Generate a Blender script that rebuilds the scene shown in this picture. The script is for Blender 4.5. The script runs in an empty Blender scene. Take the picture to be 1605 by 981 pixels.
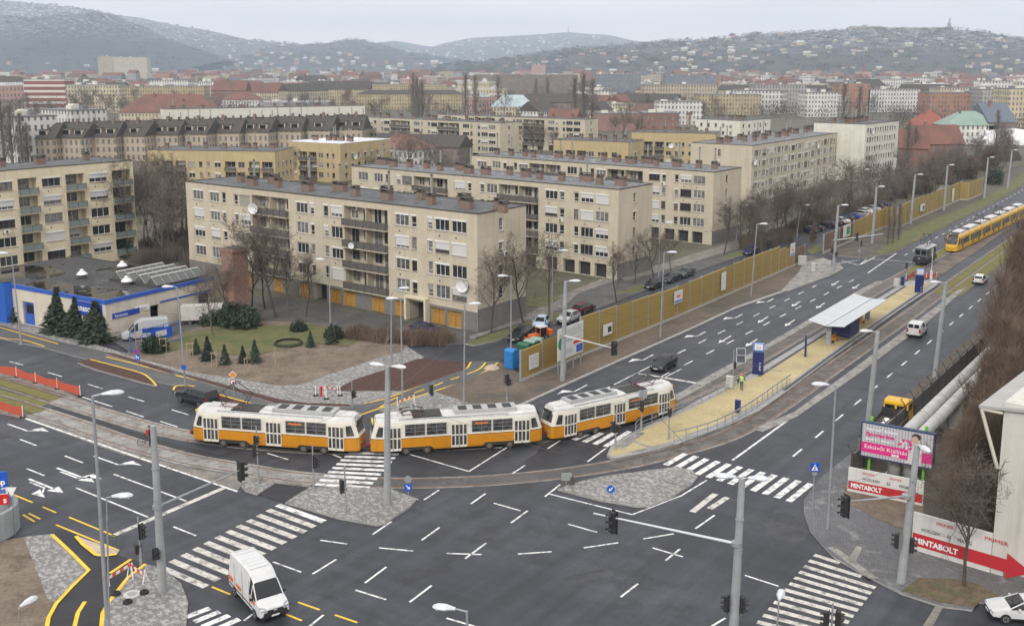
import bpy, math, random
from math import sin, cos, pi, radians, hypot, atan2, sqrt
from mathutils import Vector, Matrix, noise as mnoise
D = bpy.data
sc = bpy.context.scene
col = sc.collection
RND = random.Random(11)
# ---------------------------------------------------------------- camera
# calibrated from the photograph: focal length (px), horizon row, principal point, height (m)
F, YH, CX, CH = 1620.0, 103.0, 802.5, 34.0
VV = (9600 - sqrt(9600 ** 2 - 4 * F * F)) / 2
CY = YH + VV
TH = math.atan(VV / F)
CT, ST = cos(TH), sin(TH)
def G(px, py, z=0.0):
    """point of the level z on which the surveyed photo point lies"""
    u, v = px - CX, py - CY
    dy, dz = F * CT - v * ST, -F * ST - v * CT
    t = (z - CH) / dz
    return (u * t, dy * t)
def P(x, y, z):
    f = y * CT - (z - CH) * ST
    up = y * ST + (z - CH) * CT
    return (CX + F * x / f, CY - F * up / f)
def Zat(px, py, pt):
    x, y = G(px, py)
    a, b = 0.0, 200.0
    for _ in range(40):
        m = (a + b) / 2
        if P(x, y, m)[1] > pt: a = m
        else: b = m
    return a
def GP(pts, z=0.0): return [G(a, b, z) for a, b in pts]
cam_d = D.cameras.new('camera')
cam = D.objects.new('camera', cam_d); col.objects.link(cam)
cam_d.sensor_width = 36.0; cam_d.lens = F / 1605 * 36
cam_d.shift_y = -(490.5 - CY) / 1605
cam_d.clip_start = 0.5; cam_d.clip_end = 60000
cam.location = (0, 0, CH); cam.rotation_euler = (pi / 2 - TH, 0, 0)
sc.camera = cam
sc.render.resolution_x, sc.render.resolution_y = 1024, 625
sc.render.engine = 'CYCLES'
sc.cycles.use_denoising = True
sc.cycles.max_bounces = 5; sc.cycles.diffuse_bounces = 2; sc.cycles.glossy_bounces = 2
sc.cycles.transmission_bounces = 3; sc.cycles.transparent_max_bounces = 8; sc.cycles.volume_bounces = 1
sc.cycles.caustics_reflective = False; sc.cycles.caustics_refractive = False
sc.view_settings.view_transform = 'Standard'; sc.view_settings.look = 'None'
sc.view_settings.exposure = 0.3; sc.view_settings.gamma = 1.0; sc.view_settings.use_curve_mapping = False
# ---------------------------------------------------------------- materials
MATS = {}
def N(nt, t, **kw):
    n = nt.nodes.new(t)
    for k, v in kw.items():
        if k.startswith('i_'):
            n.inputs[int(k[2:]) if k[2:].isdigit() else k[2:].replace('_', ' ')].default_value = v
        else: setattr(n, k, v)
    return n
def c4(c): return (c[0], c[1], c[2], 1.0)
def base_mat(name):
    m = D.materials.new(name); m.use_nodes = True
    nt = m.node_tree; b = nt.nodes['Principled BSDF']
    return m, nt, b
def mixc(nt, f, a, b, mode='MIX'):
    n = nt.nodes.new('ShaderNodeMix'); n.data_type = 'RGBA'; n.blend_type = mode
    for sock, val in ((n.inputs[0], f), (n.inputs[6], a), (n.inputs[7], b)):
        if hasattr(val, 'is_linked'): nt.links.new(val, sock)
        elif isinstance(val, (int, float)): sock.default_value = val
        else: sock.default_value = c4(val)
    return n.outputs[2]
def ramp(nt, s, a, b, ca=0.0, cb=1.0):
    n = nt.nodes.new('ShaderNodeMapRange'); n.clamp = True
    nt.links.new(s, n.inputs[0])
    for i, v in enumerate((a, b, ca, cb)): n.inputs[i + 1].default_value = v
    return n.outputs[0]
def noise(nt, vec, scale, detail=4, rough=.6, sc3=None, rot=0):
    if sc3 or rot:
        mp = nt.nodes.new('ShaderNodeMapping'); nt.links.new(vec, mp.inputs[0])
        if sc3: mp.inputs['Scale'].default_value = sc3
        mp.inputs['Rotation'].default_value = (0, 0, rot)
        vec = mp.outputs[0]
    n = nt.nodes.new('ShaderNodeTexNoise'); nt.links.new(vec, n.inputs['Vector'])
    n.inputs['Scale'].default_value = scale; n.inputs['Detail'].default_value = detail
    n.inputs['Roughness'].default_value = rough
    return n.outputs[0]
def pos(nt): return nt.nodes.new('ShaderNodeNewGeometry').outputs['Position']
def objc(nt): return nt.nodes.new('ShaderNodeTexCoord').outputs['Object']
def bump(nt, b, h, dist=.05, strength=.5):
    n = nt.nodes.new('ShaderNodeBump'); n.inputs['Strength'].default_value = strength
    n.inputs['Distance'].default_value = dist
    nt.links.new(h, n.inputs['Height']); nt.links.new(n.outputs[0], b.inputs['Normal'])
def mat(name, c, r=.7, m=0.0, v=0.0, s=1.0, c2=None, bp=0.0, world=False, spec=.5, streak=False):
    """painted / plain surface with uneven colour"""
    if name in MATS: return MATS[name]
    mt, nt, b = base_mat(name)
    b.inputs['Base Color'].default_value = c4(c); b.inputs['Roughness'].default_value = r
    b.inputs['Metallic'].default_value = m
    b.inputs['Specular IOR Level'].default_value = spec
    if v or c2 or bp:
        vec = pos(nt) if world else objc(nt)
        n1 = noise(nt, vec, s, 6, .65)
        d = c2 or [x * (1 - v) for x in c]
        o = mixc(nt, ramp(nt, n1, .35, .68), c, d)
        if streak:
            n2 = noise(nt, vec, 1.0, 5, .7, (1.3, 1.3, .09))
            o = mixc(nt, ramp(nt, n2, .5, .75, 0, .45), o, [x * .55 for x in c])
        nt.links.new(o, b.inputs['Base Color'])
        if bp: bump(nt, b, n1, .02, bp)
    MATS[name] = mt; return mt
def ground_mat(name, ca, cb, s1, s2, cc=None, s3=0.05, r=.9, bp=.4, lo=.4, hi=.6, tw=1.0):
    """ground: large patches ca/cb, fine grain, third colour cc in spots"""
    mt, nt, b = base_mat(name)
    p = pos(nt)
    n1, n2 = noise(nt, p, s1, 6, .65), noise(nt, p, s2, 5, .7)
    o = mixc(nt, ramp(nt, n1, lo, hi), ca, cb)
    if cc: o = mixc(nt, ramp(nt, noise(nt, p, s3, 8, .7), .5, .62, 0, .9), o, cc)
    o = mixc(nt, tw, o, mixc(nt, ramp(nt, n2, .3, .7), (.72,) * 3, (1.25,) * 3), 'MULTIPLY')
    nt.links.new(o, b.inputs['Base Color']); b.inputs['Roughness'].default_value = r
    bump(nt, b, n2, .03, bp)
    MATS[name] = mt; return mt
def paver_mat(name, ca, cb, cw, w, h, rot, lo=.52, hi=.58, sw=.35, mort=.012):
    """block paving: two stone colours, pale (salted / frosted) blocks cw in drifts"""
    mt, nt, b = base_mat(name)
    mp = nt.nodes.new('ShaderNodeMapping'); nt.links.new(pos(nt), mp.inputs[0])
    mp.inputs['Rotation'].default_value = (0, 0, rot)
    br = nt.nodes.new('ShaderNodeTexBrick'); nt.links.new(mp.outputs[0], br.inputs[0])
    br.inputs['Color1'].default_value = c4(ca); br.inputs['Color2'].default_value = c4(cb)
    br.inputs['Mortar'].default_value = c4([x * .45 for x in ca])
    br.inputs['Scale'].default_value = 1; br.inputs['Brick Width'].default_value = w
    br.inputs['Row Height'].default_value = h; br.inputs['Mortar Size'].default_value = mort
    o = br.outputs[0]
    sn = nt.nodes.new('ShaderNodeVectorMath'); sn.operation = 'SNAP'
    nt.links.new(mp.outputs[0], sn.inputs[0]); sn.inputs[1].default_value = (w, h, 1)
    k = noise(nt, sn.outputs[0], sw, 5, .8)
    o = mixc(nt, ramp(nt, k, lo, hi, 0, .85), o, cw)
    o = mixc(nt, 1.0, o, mixc(nt, ramp(nt, noise(nt, pos(nt), .25, 5), .3, .7), (.82,) * 3, (1.12,) * 3), 'MULTIPLY')
    nt.links.new(o, b.inputs['Base Color']); b.inputs['Roughness'].default_value = .8
    bump(nt, b, br.outputs[1], .01, -.3)
    MATS[name] = mt; return mt
def stripe_mat(name, ca, cb, axis, period, duty=.15, r=.6, v=.2, m=0.0, world=False, rot=0, cn=None):
    """boards / ribs: thin cb joints every period along axis"""
    mt, nt, b = base_mat(name)
    vec = pos(nt) if world else objc(nt)
    if rot:
        mp = nt.nodes.new('ShaderNodeMapping'); nt.links.new(vec, mp.inputs[0])
        mp.inputs['Rotation'].default_value = (0, 0, rot); vec2 = mp.outputs[0]
    else: vec2 = vec
    sp = nt.nodes.new('ShaderNodeSeparateXYZ'); nt.links.new(vec2, sp.inputs[0])
    dv = N(nt, 'ShaderNodeMath', operation='DIVIDE'); nt.links.new(sp.outputs[axis], dv.inputs[0]); dv.inputs[1].default_value = period
    fr = N(nt, 'ShaderNodeMath', operation='FRACT'); nt.links.new(dv.outputs[0], fr.inputs[0])
    lt = N(nt, 'ShaderNodeMath', operation='LESS_THAN'); nt.links.new(fr.outputs[0], lt.inputs[0]); lt.inputs[1].default_value = duty
    fl = N(nt, 'ShaderNodeMath', operation='FLOOR'); nt.links.new(dv.outputs[0], fl.inputs[0])
    wn = N(nt, 'ShaderNodeTexWhiteNoise', noise_dimensions='1D'); nt.links.new(fl.outputs[0], wn.inputs['W'])
    o = mixc(nt, ramp(nt, wn.outputs[0], 0, 1, 0, v), ca, [x * .5 for x in ca])
    o = mixc(nt, ramp(nt, noise(nt, vec, .8, 5, .7), .35, .7, 0, v), o, cn or [x * .6 for x in ca])
    o = mixc(nt, lt.outputs[0], o, cb)
    nt.links.new(o, b.inputs['Base Color']); b.inputs['Roughness'].default_value = r; b.inputs['Metallic'].default_value = m
    bump(nt, b, lt.outputs[0], .03, -.4)
    MATS[name] = mt; return mt
# ---------------------------------------------------------------- mesh builder
class MB:
    def __init__(s): s.v = []; s.f = []; s.m = []; s.mats = []; s.uv = None
    def mi(s, m):
        if m not in s.mats: s.mats.append(m)
        return s.mats.index(m)
    def face(s, pts, m):
        b = len(s.v); s.v += [tuple(p) for p in pts]
        s.f.append(tuple(range(b, b + len(pts)))); s.m.append(s.mi(m))
    def hexa(s, p, m):
        """8 points: bottom 4 (ccw), top 4"""
        b = len(s.v); s.v += [tuple(q) for q in p]; k = s.mi(m)
        for f in ((3, 2, 1, 0), (4, 5, 6, 7), (0, 1, 5, 4), (1, 2, 6, 5), (2, 3, 7, 6), (3, 0, 4, 7)):
            s.f.append(tuple(b + i for i in f)); s.m.append(k)
    def box(s, c, d, m, rz=0.0, ry=0.0, rx=0.0):
        hx, hy, hz = d[0] / 2, d[1] / 2, d[2] / 2
        q = [(-hx, -hy, -hz), (hx, -hy, -hz), (hx, hy, -hz), (-hx, hy, -hz), (-hx, -hy, hz), (hx, -hy, hz), (hx, hy, hz), (-hx, hy, hz)]
        if rz or ry or rx:
            M = Matrix.Rotation(rz, 3, 'Z') @ Matrix.Rotation(ry, 3, 'Y') @ Matrix.Rotation(rx, 3, 'X')
            q = [M @ Vector(a) for a in q]
        s.hexa([(a[0] + c[0], a[1] + c[1], a[2] + c[2]) for a in q], m)
    def b2(s, x0, x1, y0, y1, z0, z1, m): s.box(((x0 + x1) / 2, (y0 + y1) / 2, (z0 + z1) / 2), (x1 - x0, y1 - y0, z1 - z0), m)
    def prism(s, poly, z0, z1, m, ms=None, bottom=False):
        a = sum(poly[i - 1][0] * poly[i][1] - poly[i][0] * poly[i - 1][1] for i in range(len(poly)))
        if a < 0: poly = poly[::-1]
        n = len(poly); b = len(s.v)
        s.v += [(x, y, z1) for x, y in poly]; s.f.append(tuple(range(b, b + n))); s.m.append(s.mi(m))
        k = s.mi(ms or m)
        if z0 is not None:
            b = len(s.v); s.v += [(x, y, z0) for x, y in poly] + [(x, y, z1) for x, y in poly]
            for i in range(n):
                j = (i + 1) % n
                s.f.append((b + i, b + j, b + n + j, b + n + i)); s.m.append(k)
            if bottom: s.f.append(tuple(range(b + n - 1, b - 1, -1))); s.m.append(k)
    def tube(s, pts, rad, m, n=8, caps=True):
        pts = [Vector(p) for p in pts]
        if not isinstance(rad, (list, tuple)): rad = [rad] * len(pts)
        k = s.mi(m); b0 = len(s.v); last = None
        for i, p in enumerate(pts):
            t = (pts[min(i + 1, len(pts) - 1)] - pts[max(i - 1, 0)])
            if t.length < 1e-9: t = Vector((0, 0, 1))
            t.normalize()
            if last is None:
                a = Vector((0, 0, 1)) if abs(t.z) < .9 else Vector((1, 0, 0))
            else: a = last
            u = t.cross(a)
            if u.length < 1e-6: u = t.cross(Vector((0, 1, 0)))
            u.normalize(); w = u.cross(t); last = w
            for q in range(n):
                an = 2 * pi * q / n
                r = p + (u * cos(an) + w * sin(an)) * rad[i]
                s.v.append((r.x, r.y, r.z))
        for i in range(len(pts) - 1):
            for q in range(n):
                a = b0 + i * n + q; c = b0 + i * n + (q + 1) % n
                s.f.append((a, a + n, c + n, c)); s.m.append(k)
        if caps and n > 2:
            s.f.append(tuple(b0 + q for q in range(n))); s.m.append(k)
            e = b0 + (len(pts) - 1) * n
            s.f.append(tuple(e + n - 1 - q for q in range(n))); s.m.append(k)
    def cyl(s, c, r, z0, z1, m, n=16, r1=None): s.tube([(c[0], c[1], z0), (c[0], c[1], z1)], [r, r if r1 is None else r1], m, n)
    def lathe(s, c, prof, m, n=16):
        s.tube([(c[0], c[1], c[2] + z) for r, z in prof], [max(r, 1e-3) for r, z in prof], m, n)
    def disc(s, c, nrm, r, t, m, n=20):
        c, nrm = Vector(c), Vector(nrm).normalized(); s.tube([c - nrm * t / 2, c + nrm * t / 2], r, m, n)
    def loft(s, rings, m, closed=True, caps=True, fm=None):
        """rings of equal size; fm(i,j) may choose another material"""
        n = len(rings[0]); b = len(s.v)
        for r in rings: s.v += [tuple(p) for p in r]
        for i in range(len(rings) - 1):
            for j in range(n if closed else n - 1):
                a, c = b + i * n + j, b + i * n + (j + 1) % n
                mm = fm(i, j) if fm else m
                if mm is None: continue
                s.f.append((a, c, c + n, a + n)); s.m.append(s.mi(mm))
        if caps:
            s.f.append(tuple(b + n - 1 - j for j in range(n))); s.m.append(s.mi(m))
            e = b + (len(rings) - 1) * n
            s.f.append(tuple(e + j for j in range(n))); s.m.append(s.mi(m))
    def mesh(s, name, smooth=False, merge=False):
        me = D.meshes.new(name); me.from_pydata(s.v, [], s.f)
        for m in s.mats: me.materials.append(m)
        me.polygons.foreach_set('material_index', s.m)
        if smooth: me.polygons.foreach_set('use_smooth', [True] * len(s.f))
        if s.uv:
            u = me.uv_layers.new(name='UVMap')
            fl = []
            for p in s.uv: fl += [p[0], p[1]]
            u.data.foreach_set('uv', fl)
        if merge:
            import bmesh
            bm = bmesh.new(); bm.from_mesh(me); bmesh.ops.remove_doubles(bm, verts=bm.verts, dist=1e-4)
            bmesh.ops.recalc_face_normals(bm, faces=bm.faces); bm.to_mesh(me); bm.free()
        me.update(); return me
    def build(s, name, parent=None, smooth=False, loc=None, rz=0.0, merge=False):
        return put(name, s.mesh(name, smooth, merge), parent, loc, rz)
def put(name, me, parent=None, loc=None, rz=0.0):
    o = D.objects.new(name, me); col.objects.link(o)
    if parent: o.parent = parent
    if loc: o.location = loc
    if rz: o.rotation_euler = (0, 0, rz)
    return o
def tag(o, label, cat=None, group=None, kind=None):
    if label: o['label'] = label
    if cat: o['category'] = cat
    if group: o['group'] = group
    if kind: o['kind'] = kind
    return o
def thing(name, label, cat, loc=(0, 0, 0), rz=0.0, group=None, scale=None):
    o = D.objects.new(name, None); col.objects.link(o); o.empty_display_size = .3
    o.location = (loc[0], loc[1], loc[2] if len(loc) > 2 else 0); o.rotation_euler = (0, 0, rz)
    if scale: o.scale = (scale,) * 3 if isinstance(scale, (int, float)) else scale
    return tag(o, label, cat, group)
def dup(o, loc=None, rz=None, label=None, group=None, scale=None, parent=None):
    """copy of a thing with copies of its parts and sub-parts (meshes shared)"""
    c = o.copy(); col.objects.link(c)
    if parent: c.parent = parent
    if loc is not None: c.location = (loc[0], loc[1], loc[2] if len(loc) > 2 else 0)
    if rz is not None: c.rotation_euler = (0, 0, rz)
    if scale is not None: c.scale = (scale,) * 3 if isinstance(scale, (int, float)) else scale
    if label: c['label'] = label
    if group: c['group'] = group
    for ch in list(o.children): dup(ch, parent=c)
    return c
def struct(name, mb, smooth=False): return tag(mb.build(name, smooth=smooth), None, kind='structure')
FONT = None
def text(parent, name, s, loc, size, m, rot=(pi / 2, 0, 0), align='LEFT', sx=1.0, bold=0.0, ext=.004):
    """lettering turned into a mesh part"""
    cu = D.curves.new(name, 'FONT'); cu.body = s; cu.size = size; cu.align_x = align
    cu.extrude = ext; cu.offset = bold; cu.resolution_u = 3
    t = D.objects.new(name + '_c', cu); col.objects.link(t)
    dg = bpy.context.evaluated_depsgraph_get(); dg.update()
    me = D.meshes.new_from_object(t.evaluated_get(dg))
    D.objects.remove(t); D.curves.remove(cu)
    me.materials.clear(); me.materials.append(m)
    for p in me.polygons: p.material_index = 0
    o = put(name, me, parent, loc); o.rotation_euler = rot; o.scale = (sx, 1, 1)
    return o
def crv(pts, n=8):
    """Catmull-Rom through 2D points"""
    out = []
    for i in range(len(pts) - 1):
        p0, p1, p2, p3 = (pts[max(i - 1, 0)], pts[i], pts[i + 1], pts[min(i + 2, len(pts) - 1)])
        for k in range(n):
            t = k / n
            out.append(tuple(.5 * (2 * b + (c - a) * t + (2 * a - 5 * b + 4 * c - d) * t * t + (3 * b - a - 3 * c + d) * t ** 3) for a, b, c, d in zip(p0, p1, p2, p3)))
    out.append(tuple(pts[-1])); return out
def offs(pts, d):
    """polyline offset to its left by d"""
    o = []
    for i, p in enumerate(pts):
        a, b = pts[max(i - 1, 0)], pts[min(i + 1, len(pts) - 1)]
        dx, dy = b[0] - a[0], b[1] - a[1]; l = hypot(dx, dy) or 1
        o.append((p[0] - dy / l * d, p[1] + dx / l * d))
    return o
def ribbon(mb, pts, d0, d1, z, m, z0=None):
    a, b = offs(pts, d0), offs(pts, d1); hi = max(d0, d1) == d0
    for i in range(len(pts) - 1):
        q = [a[i], a[i + 1], b[i + 1], b[i]]
        if d0 > d1: q = q[::-1]
        mb.face([(x, y, z) for x, y in q], m)
        if z0 is not None:
            for e, f in ((a, 1), (b, -1)):
                mb.face([(*e[i], z0), (*e[i + 1], z0), (*e[i + 1], z), (*e[i], z)], m)
# ---------------------------------------------------------------- light and sky
SUN_EL, SUN_AZ = radians(38), radians(200)   # behind the camera, above thick cloud
w = D.worlds.new('World'); sc.world = w; w.use_nodes = True
nt = w.node_tree; bg = nt.nodes['Background']
sky = nt.nodes.new('ShaderNodeTexSky'); sky.sky_type = 'NISHITA'; sky.sun_disc = False
sky.sun_elevation = SUN_EL; sky.sun_rotation = SUN_AZ; sky.dust_density = 4; sky.air_density = 1.5
tc = nt.nodes.new('ShaderNodeTexCoord')
sp = nt.nodes.new('ShaderNodeSeparateXYZ'); nt.links.new(tc.outputs['Generated'], sp.inputs[0])
# overcast layer: warm pale rim at the horizon, lavender grey higher up, soft cloud structure
cl = noise(nt, tc.outputs['Generated'], 3.0, 6, .55, (1, 1, 7))
hi_ = mixc(nt, ramp(nt, cl, .3, .75), (9.7, 9.1, 9.1), (12.2, 11.3, 10.9))
lo_ = (17.5, 13.4, 10.4)
cloud = mixc(nt, ramp(nt, sp.outputs[2], .0, .045), lo_, hi_)
cloud = mixc(nt, ramp(nt, sp.outputs[2], .08, .9), cloud, (13.5, 13.3, 13.4))
skm = mixc(nt, .93, sky.outputs[0], cloud)
nt.links.new(skm, bg.inputs[0]); bg.inputs[1].default_value = .088
sl = D.lights.new('sun', 'SUN'); sl.energy = 1.5; sl.angle = radians(12); sl.color = (1, .96, .9)
so = D.objects.new('sun', sl); col.objects.link(so)
so.rotation_euler = Vector((sin(SUN_AZ) * cos(SUN_EL), cos(SUN_AZ) * cos(SUN_EL), sin(SUN_EL))).to_track_quat('Z', 'Y').to_euler()
# haze: one closed volume round the whole place
HZ = D.materials.new('haze_air'); HZ.use_nodes = True
hn = HZ.node_tree; hn.nodes.remove(hn.nodes['Principled BSDF'])
pv = hn.nodes.new('ShaderNodeVolumePrincipled'); pv.inputs['Color'].default_value = (.69, .84, 1.0, 1)
pv.inputs['Density'].default_value = 1.25e-4
hn.links.new(pv.outputs[0], hn.nodes['Material Output'].inputs['Volume'])
h = MB(); h.b2(-7500, 7500, -900, 12500, -12, 500, HZ)
tag(h.build('haze'), None, kind='stuff')
# ---------------------------------------------------------------- ground materials
ASPH = ground_mat('asphalt', (.026, .029, .037), (.050, .054, .065), .09, 9, (.024, .026, .031), .3, .6, .15, .38, .64)
nt = ASPH.node_tree; b = nt.nodes['Principled BSDF']; old = b.inputs['Base Color'].links[0].from_socket
for rt, amp in ((54, .26), (-33, .16)):      # wheel-polished lanes along both streets
    mp = nt.nodes.new('ShaderNodeMapping'); mp.vector_type = 'TEXTURE'; nt.links.new(pos(nt), mp.inputs[0]); mp.inputs['Rotation'].default_value = (0, 0, radians(rt)); mp.inputs['Scale'].default_value = (45, 1.5, 1)
    old = mixc(nt, 1.0, old, mixc(nt, ramp(nt, noise(nt, mp.outputs[0], 1.0, 4, .6), .35, .65), (1 - amp,) * 3, (1 + amp,) * 3), 'MULTIPLY')
nt.links.new(old, b.inputs['Base Color'])
ASPH_OLD = ground_mat('old_asphalt', (.072, .070, .068), (.11, .106, .10), .25, 6, (.05, .05, .05), .5, .75, .3)
ASPH_NEW = ground_mat('fresh_asphalt', (.018, .019, .022), (.028, .028, .031), .3, 12, None, .3, .7, .2)
DIRT = ground_mat('bare_earth', (.15, .115, .085), (.20, .16, .12), .22, 3.5, (.11, .085, .06), .6, .95, .8)
VERGE = ground_mat('dark_earth', (.075, .062, .05), (.11, .09, .07), .3, 4, (.13, .11, .09), .4, .95, .8)
YARD = ground_mat('yard_earth', (.10, .085, .065), (.085, .095, .045), .06, 2.5, (.14, .12, .1), .12, .95, .6)
GRASS = ground_mat('winter_grass', (.085, .105, .03), (.13, .125, .045), .35, 7, (.15, .12, .07), .7, .95, .9)
TGRASS = ground_mat('track_turf', (.12, .125, .03), (.17, .15, .045), .8, 8, None, .3, .95, .9)
MULCH = ground_mat('bark_mulch', (.055, .025, .018), (.10, .05, .035), 3.5, 14, (.03, .015, .012), 6, .95, 1.0)
CONC = ground_mat('concrete_slab', (.22, .21, .195), (.31, .30, .28), .5, 5, (.15, .13, .11), .9, .85, .2)
CONCD = ground_mat('dirty_concrete', (.17, .155, .14), (.25, .23, .2), .6, 5, (.12, .095, .075), .9, .85, .2)
KERB = ground_mat('kerb_stone', (.27, .265, .255), (.36, .35, .34), 1.2, 8, None, 1, .8, .2)
PAV = paver_mat('grey_pavers', (.19, .185, .175), (.24, .235, .225), (.37, .36, .345), .24, .12, radians(52), .49, .56, 2.4)
PAVD = paver_mat('dark_pavers', (.12, .12, .125), (.16, .16, .165), (.24, .24, .24), .3, .15, radians(60), .55, .62, .3)
YPAV = paver_mat('yellow_pavers', (.45, .37, .19), (.52, .43, .235), (.37, .29, .13), .2, .2, radians(54), .60, .66, .4)
WHITE = ground_mat('white_paint', (.66, .66, .64), (.78, .78, .77), 1.2, 6, (.20, .20, .20), 1.6, .7, .1, tw=.8)
WORN = ground_mat('worn_white_paint', (.50, .48, .44), (.62, .60, .55), 1.0, 5, (.15, .145, .14), 1.5, .8, .1, tw=.9)
YELLOW = ground_mat('yellow_paint', (.75, .47, .03), (.82, .55, .05), 1, 6, None, 1, .7, .1, tw=.5)
RAIL = mat('rail_steel', (.24, .14, .085), .5, .3, .4, 2, world=True)
SAND = ground_mat('pale_sand', (.5, .42, .3), (.42, .34, .24), .5, 4)
# ---------------------------------------------------------------- ground sheets
g = MB()
xs = [-7400, -3000, -1200, -500, -200, -60, 0, 60, 200, 500, 1200, 3000, 7400]
ys = [-890, -100, 0, 60, 120, 200, 300, 420, 700, 1200, 2200, 4000, 7000, 12400]
TERR = ground_mat('city_ground', (.095, .085, .075), (.075, .075, .055), .012, .6, (.13, .125, .12), .02, .95, .2)
for i in range(len(xs) - 1):
    for j in range(len(ys) - 1):
        g.face([(xs[i], ys[j], -.12), (xs[i + 1], ys[j], -.12), (xs[i + 1], ys[j + 1], -.12), (xs[i], ys[j + 1], -.12)], TERR)
struct('ground', g)
def rag(pts, amp, seed=1):
    """worn, uneven edge: wander the outline a little"""
    out = []; R_ = random.Random(seed)
    for i, p in enumerate(pts):
        q = pts[(i + 1) % len(pts)]; l = math.dist(p, q); n = max(1, int(l / 1.1))
        for k in range(n):
            f = k / n; a = 0 if k == 0 else R_.gauss(0, amp) * min(1, l / 4)
            out.append((p[0] + (q[0] - p[0]) * f - (q[1] - p[1]) / l * a, p[1] + (q[1] - p[1]) * f + (q[0] - p[0]) / l * a))
    return out
def sheet(name, px, z, m, z0=None, ms=None, ragged=0):
    w_ = GP(px, z); mb = MB(); mb.prism(rag(w_, ragged) if ragged else w_, z0, z, m, ms); return struct(name, mb)
# roadway: intersection, the avenue and the street leaving on the left
rd = MB()
AV = [G(*p) for p in ((1340, 500), (1605, 303))]
ad = Vector(AV[1]) - Vector(AV[0]); ad.normalize(); AVD = (ad.x, ad.y); AVA = atan2(ad.y, ad.x)
road_poly = [(-260, 20), (140, 20), (140, 90)] + [(95, 150), (330, 470), (290, 490), (55, 170), (-300, 260)]
rd.prism([G(-900, 530), G(-900, 1400), G(2300, 1400), G(2000, 900), (330, 420), (295, 470), G(1400, 310), G(1240, 350), G(560, 480), G(300, 470), G(0, 440)], None, 0, ASPH)
struct('road', rd)
# raised kerbed areas ------------------------------------------------
sheet('estate_ground', [(-400, 560), (0, 470), (170, 520), (240, 515), (300, 492), (430, 475), (560, 520), (790, 505), (1000, 425), (1240, 372), (1275, 360), (1330, 345), (1400, 325), (1470, 305), (1560, 275), (1605, 258), (1700, 225), (1300, 165), (-600, 165)], .03, YARD)
sheet('estate_street', [(545, 527), (600, 532), (700, 535), (790, 531), (870, 508), (960, 475), (1060, 437), (1150, 405), (1240, 375), (1300, 352), (1390, 322), (1378, 318), (1290, 343), (1205, 382), (1190, 372), (1110, 402), (1060, 420), (975, 437), (905, 452), (870, 478), (800, 518), (740, 537), (650, 528), (560, 520)], .055, ASPH_OLD)
sheet('garage_apron', [(430, 465), (520, 480), (700, 512), (752, 520), (742, 538), (700, 542), (600, 534), (520, 520), (400, 500), (340, 470)], .06, ASPH_OLD)
sheet('lawn', [(728, 538), (780, 519), (823, 506), (872, 489), (884, 492), (862, 506), (834, 512), (780, 533), (742, 541)], .16, GRASS, 0, KERB)
sheet('lawn', [(823, 480), (832, 465), (881, 466), (870, 474), (849, 481)], .12, GRASS, 0, KERB)
sheet('lawn', [(960, 460), (991, 449), (1020, 447), (1060, 434), (1055, 440), (997, 458)], .12, GRASS, 0, KERB)
sheet('lawn', [(1123, 406), (1161, 392), (1204, 378), (1198, 390), (1150, 404)], .12, GRASS, 0, KERB)
sheet('lawn', [(1264, 391), (1285, 381), (1290, 393), (1272, 398)], .12, GRASS, 0, KERB)
sheet('footpath', [(735, 527), (780, 512), (830, 490), (880, 462), (960, 430), (968, 438), (905, 460), (880, 484), (823, 503), (780, 516), (740, 531)], .1, CONCD, 0, KERB)
sheet('footpath', [(970, 432), (1050, 410), (1150, 378), (1230, 350), (1236, 357), (1160, 388), (1060, 418), (980, 440)], .1, CONCD, 0, KERB)
sheet('footpath', [(1452, 280), (1475, 288), (1467, 303), (1482, 300), (1490, 285), (1462, 276)], .1, CONC, 0, KERB)
# park on the corner
sheet('park_ground', [(196, 556), (240, 515), (330, 500), (480, 505), (545, 518), (600, 536), (640, 541), (627, 552), (604, 557), (486, 597), (467, 603), (430, 604), (383, 595), (300, 583), (235, 566)], .13, DIRT, 0, KERB)
sheet('park_lawn', [(252, 546), (290, 522), (340, 512), (480, 508), (548, 520), (566, 532), (545, 541), (500, 538), (455, 545), (415, 553), (395, 560), (350, 552), (300, 545), (262, 552)], .17, GRASS, ragged=.3)
sheet('pavement', [(-300, 430), (0, 500), (60, 514), (128, 533), (190, 552), (235, 564), (300, 581), (383, 593), (430, 602), (467, 601), (486, 595), (604, 554), (635, 541), (665, 560), (655, 563), (604, 579), (557, 595), (524, 612), (634, 613), (571, 633), (480, 634), (436, 627), (350, 601), (266, 578), (168, 551), (120, 541), (92, 534), (0, 508), (-300, 440)], .12, PAV, 0, KERB)
sheet('shop_forecourt', [(170, 530), (300, 500), (330, 505), (240, 540), (205, 553)], .135, ASPH_OLD)
# cycle path along the street and across the corner
sheet('cycle_path', [(-300, 441), (0, 509), (92, 535), (168, 552), (266, 579), (350, 602), (436, 628), (480, 635), (571, 634), (635, 614), (730, 578), (738, 566), (783, 566), (766, 580), (674, 616), (594, 642), (560, 652), (430, 650), (402, 636), (336, 618), (303, 612), (262, 601), (243, 597), (220, 585), (141, 564), (70, 545), (0, 530), (-300, 470)], .1, ground_mat('cycle_asphalt', (.075, .075, .078), (.1, .1, .1), .2, 9, None, .3, .7, .2), 0, KERB)
sheet('mulch_bed', [(121, 567), (142, 562), (220, 583), (246, 604), (224, 599), (149, 578)], .2, MULCH, 0, KERB)
sheet('mulch_bed', [(165, 554), (176, 553), (272, 581), (266, 585)], .2, MULCH, 0, KERB)
sheet('mulch_bed', [(274, 585), (284, 585), (440, 626), (480, 631), (545, 633), (548, 637), (437, 633)], .2, MULCH, 0, KERB)
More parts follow.
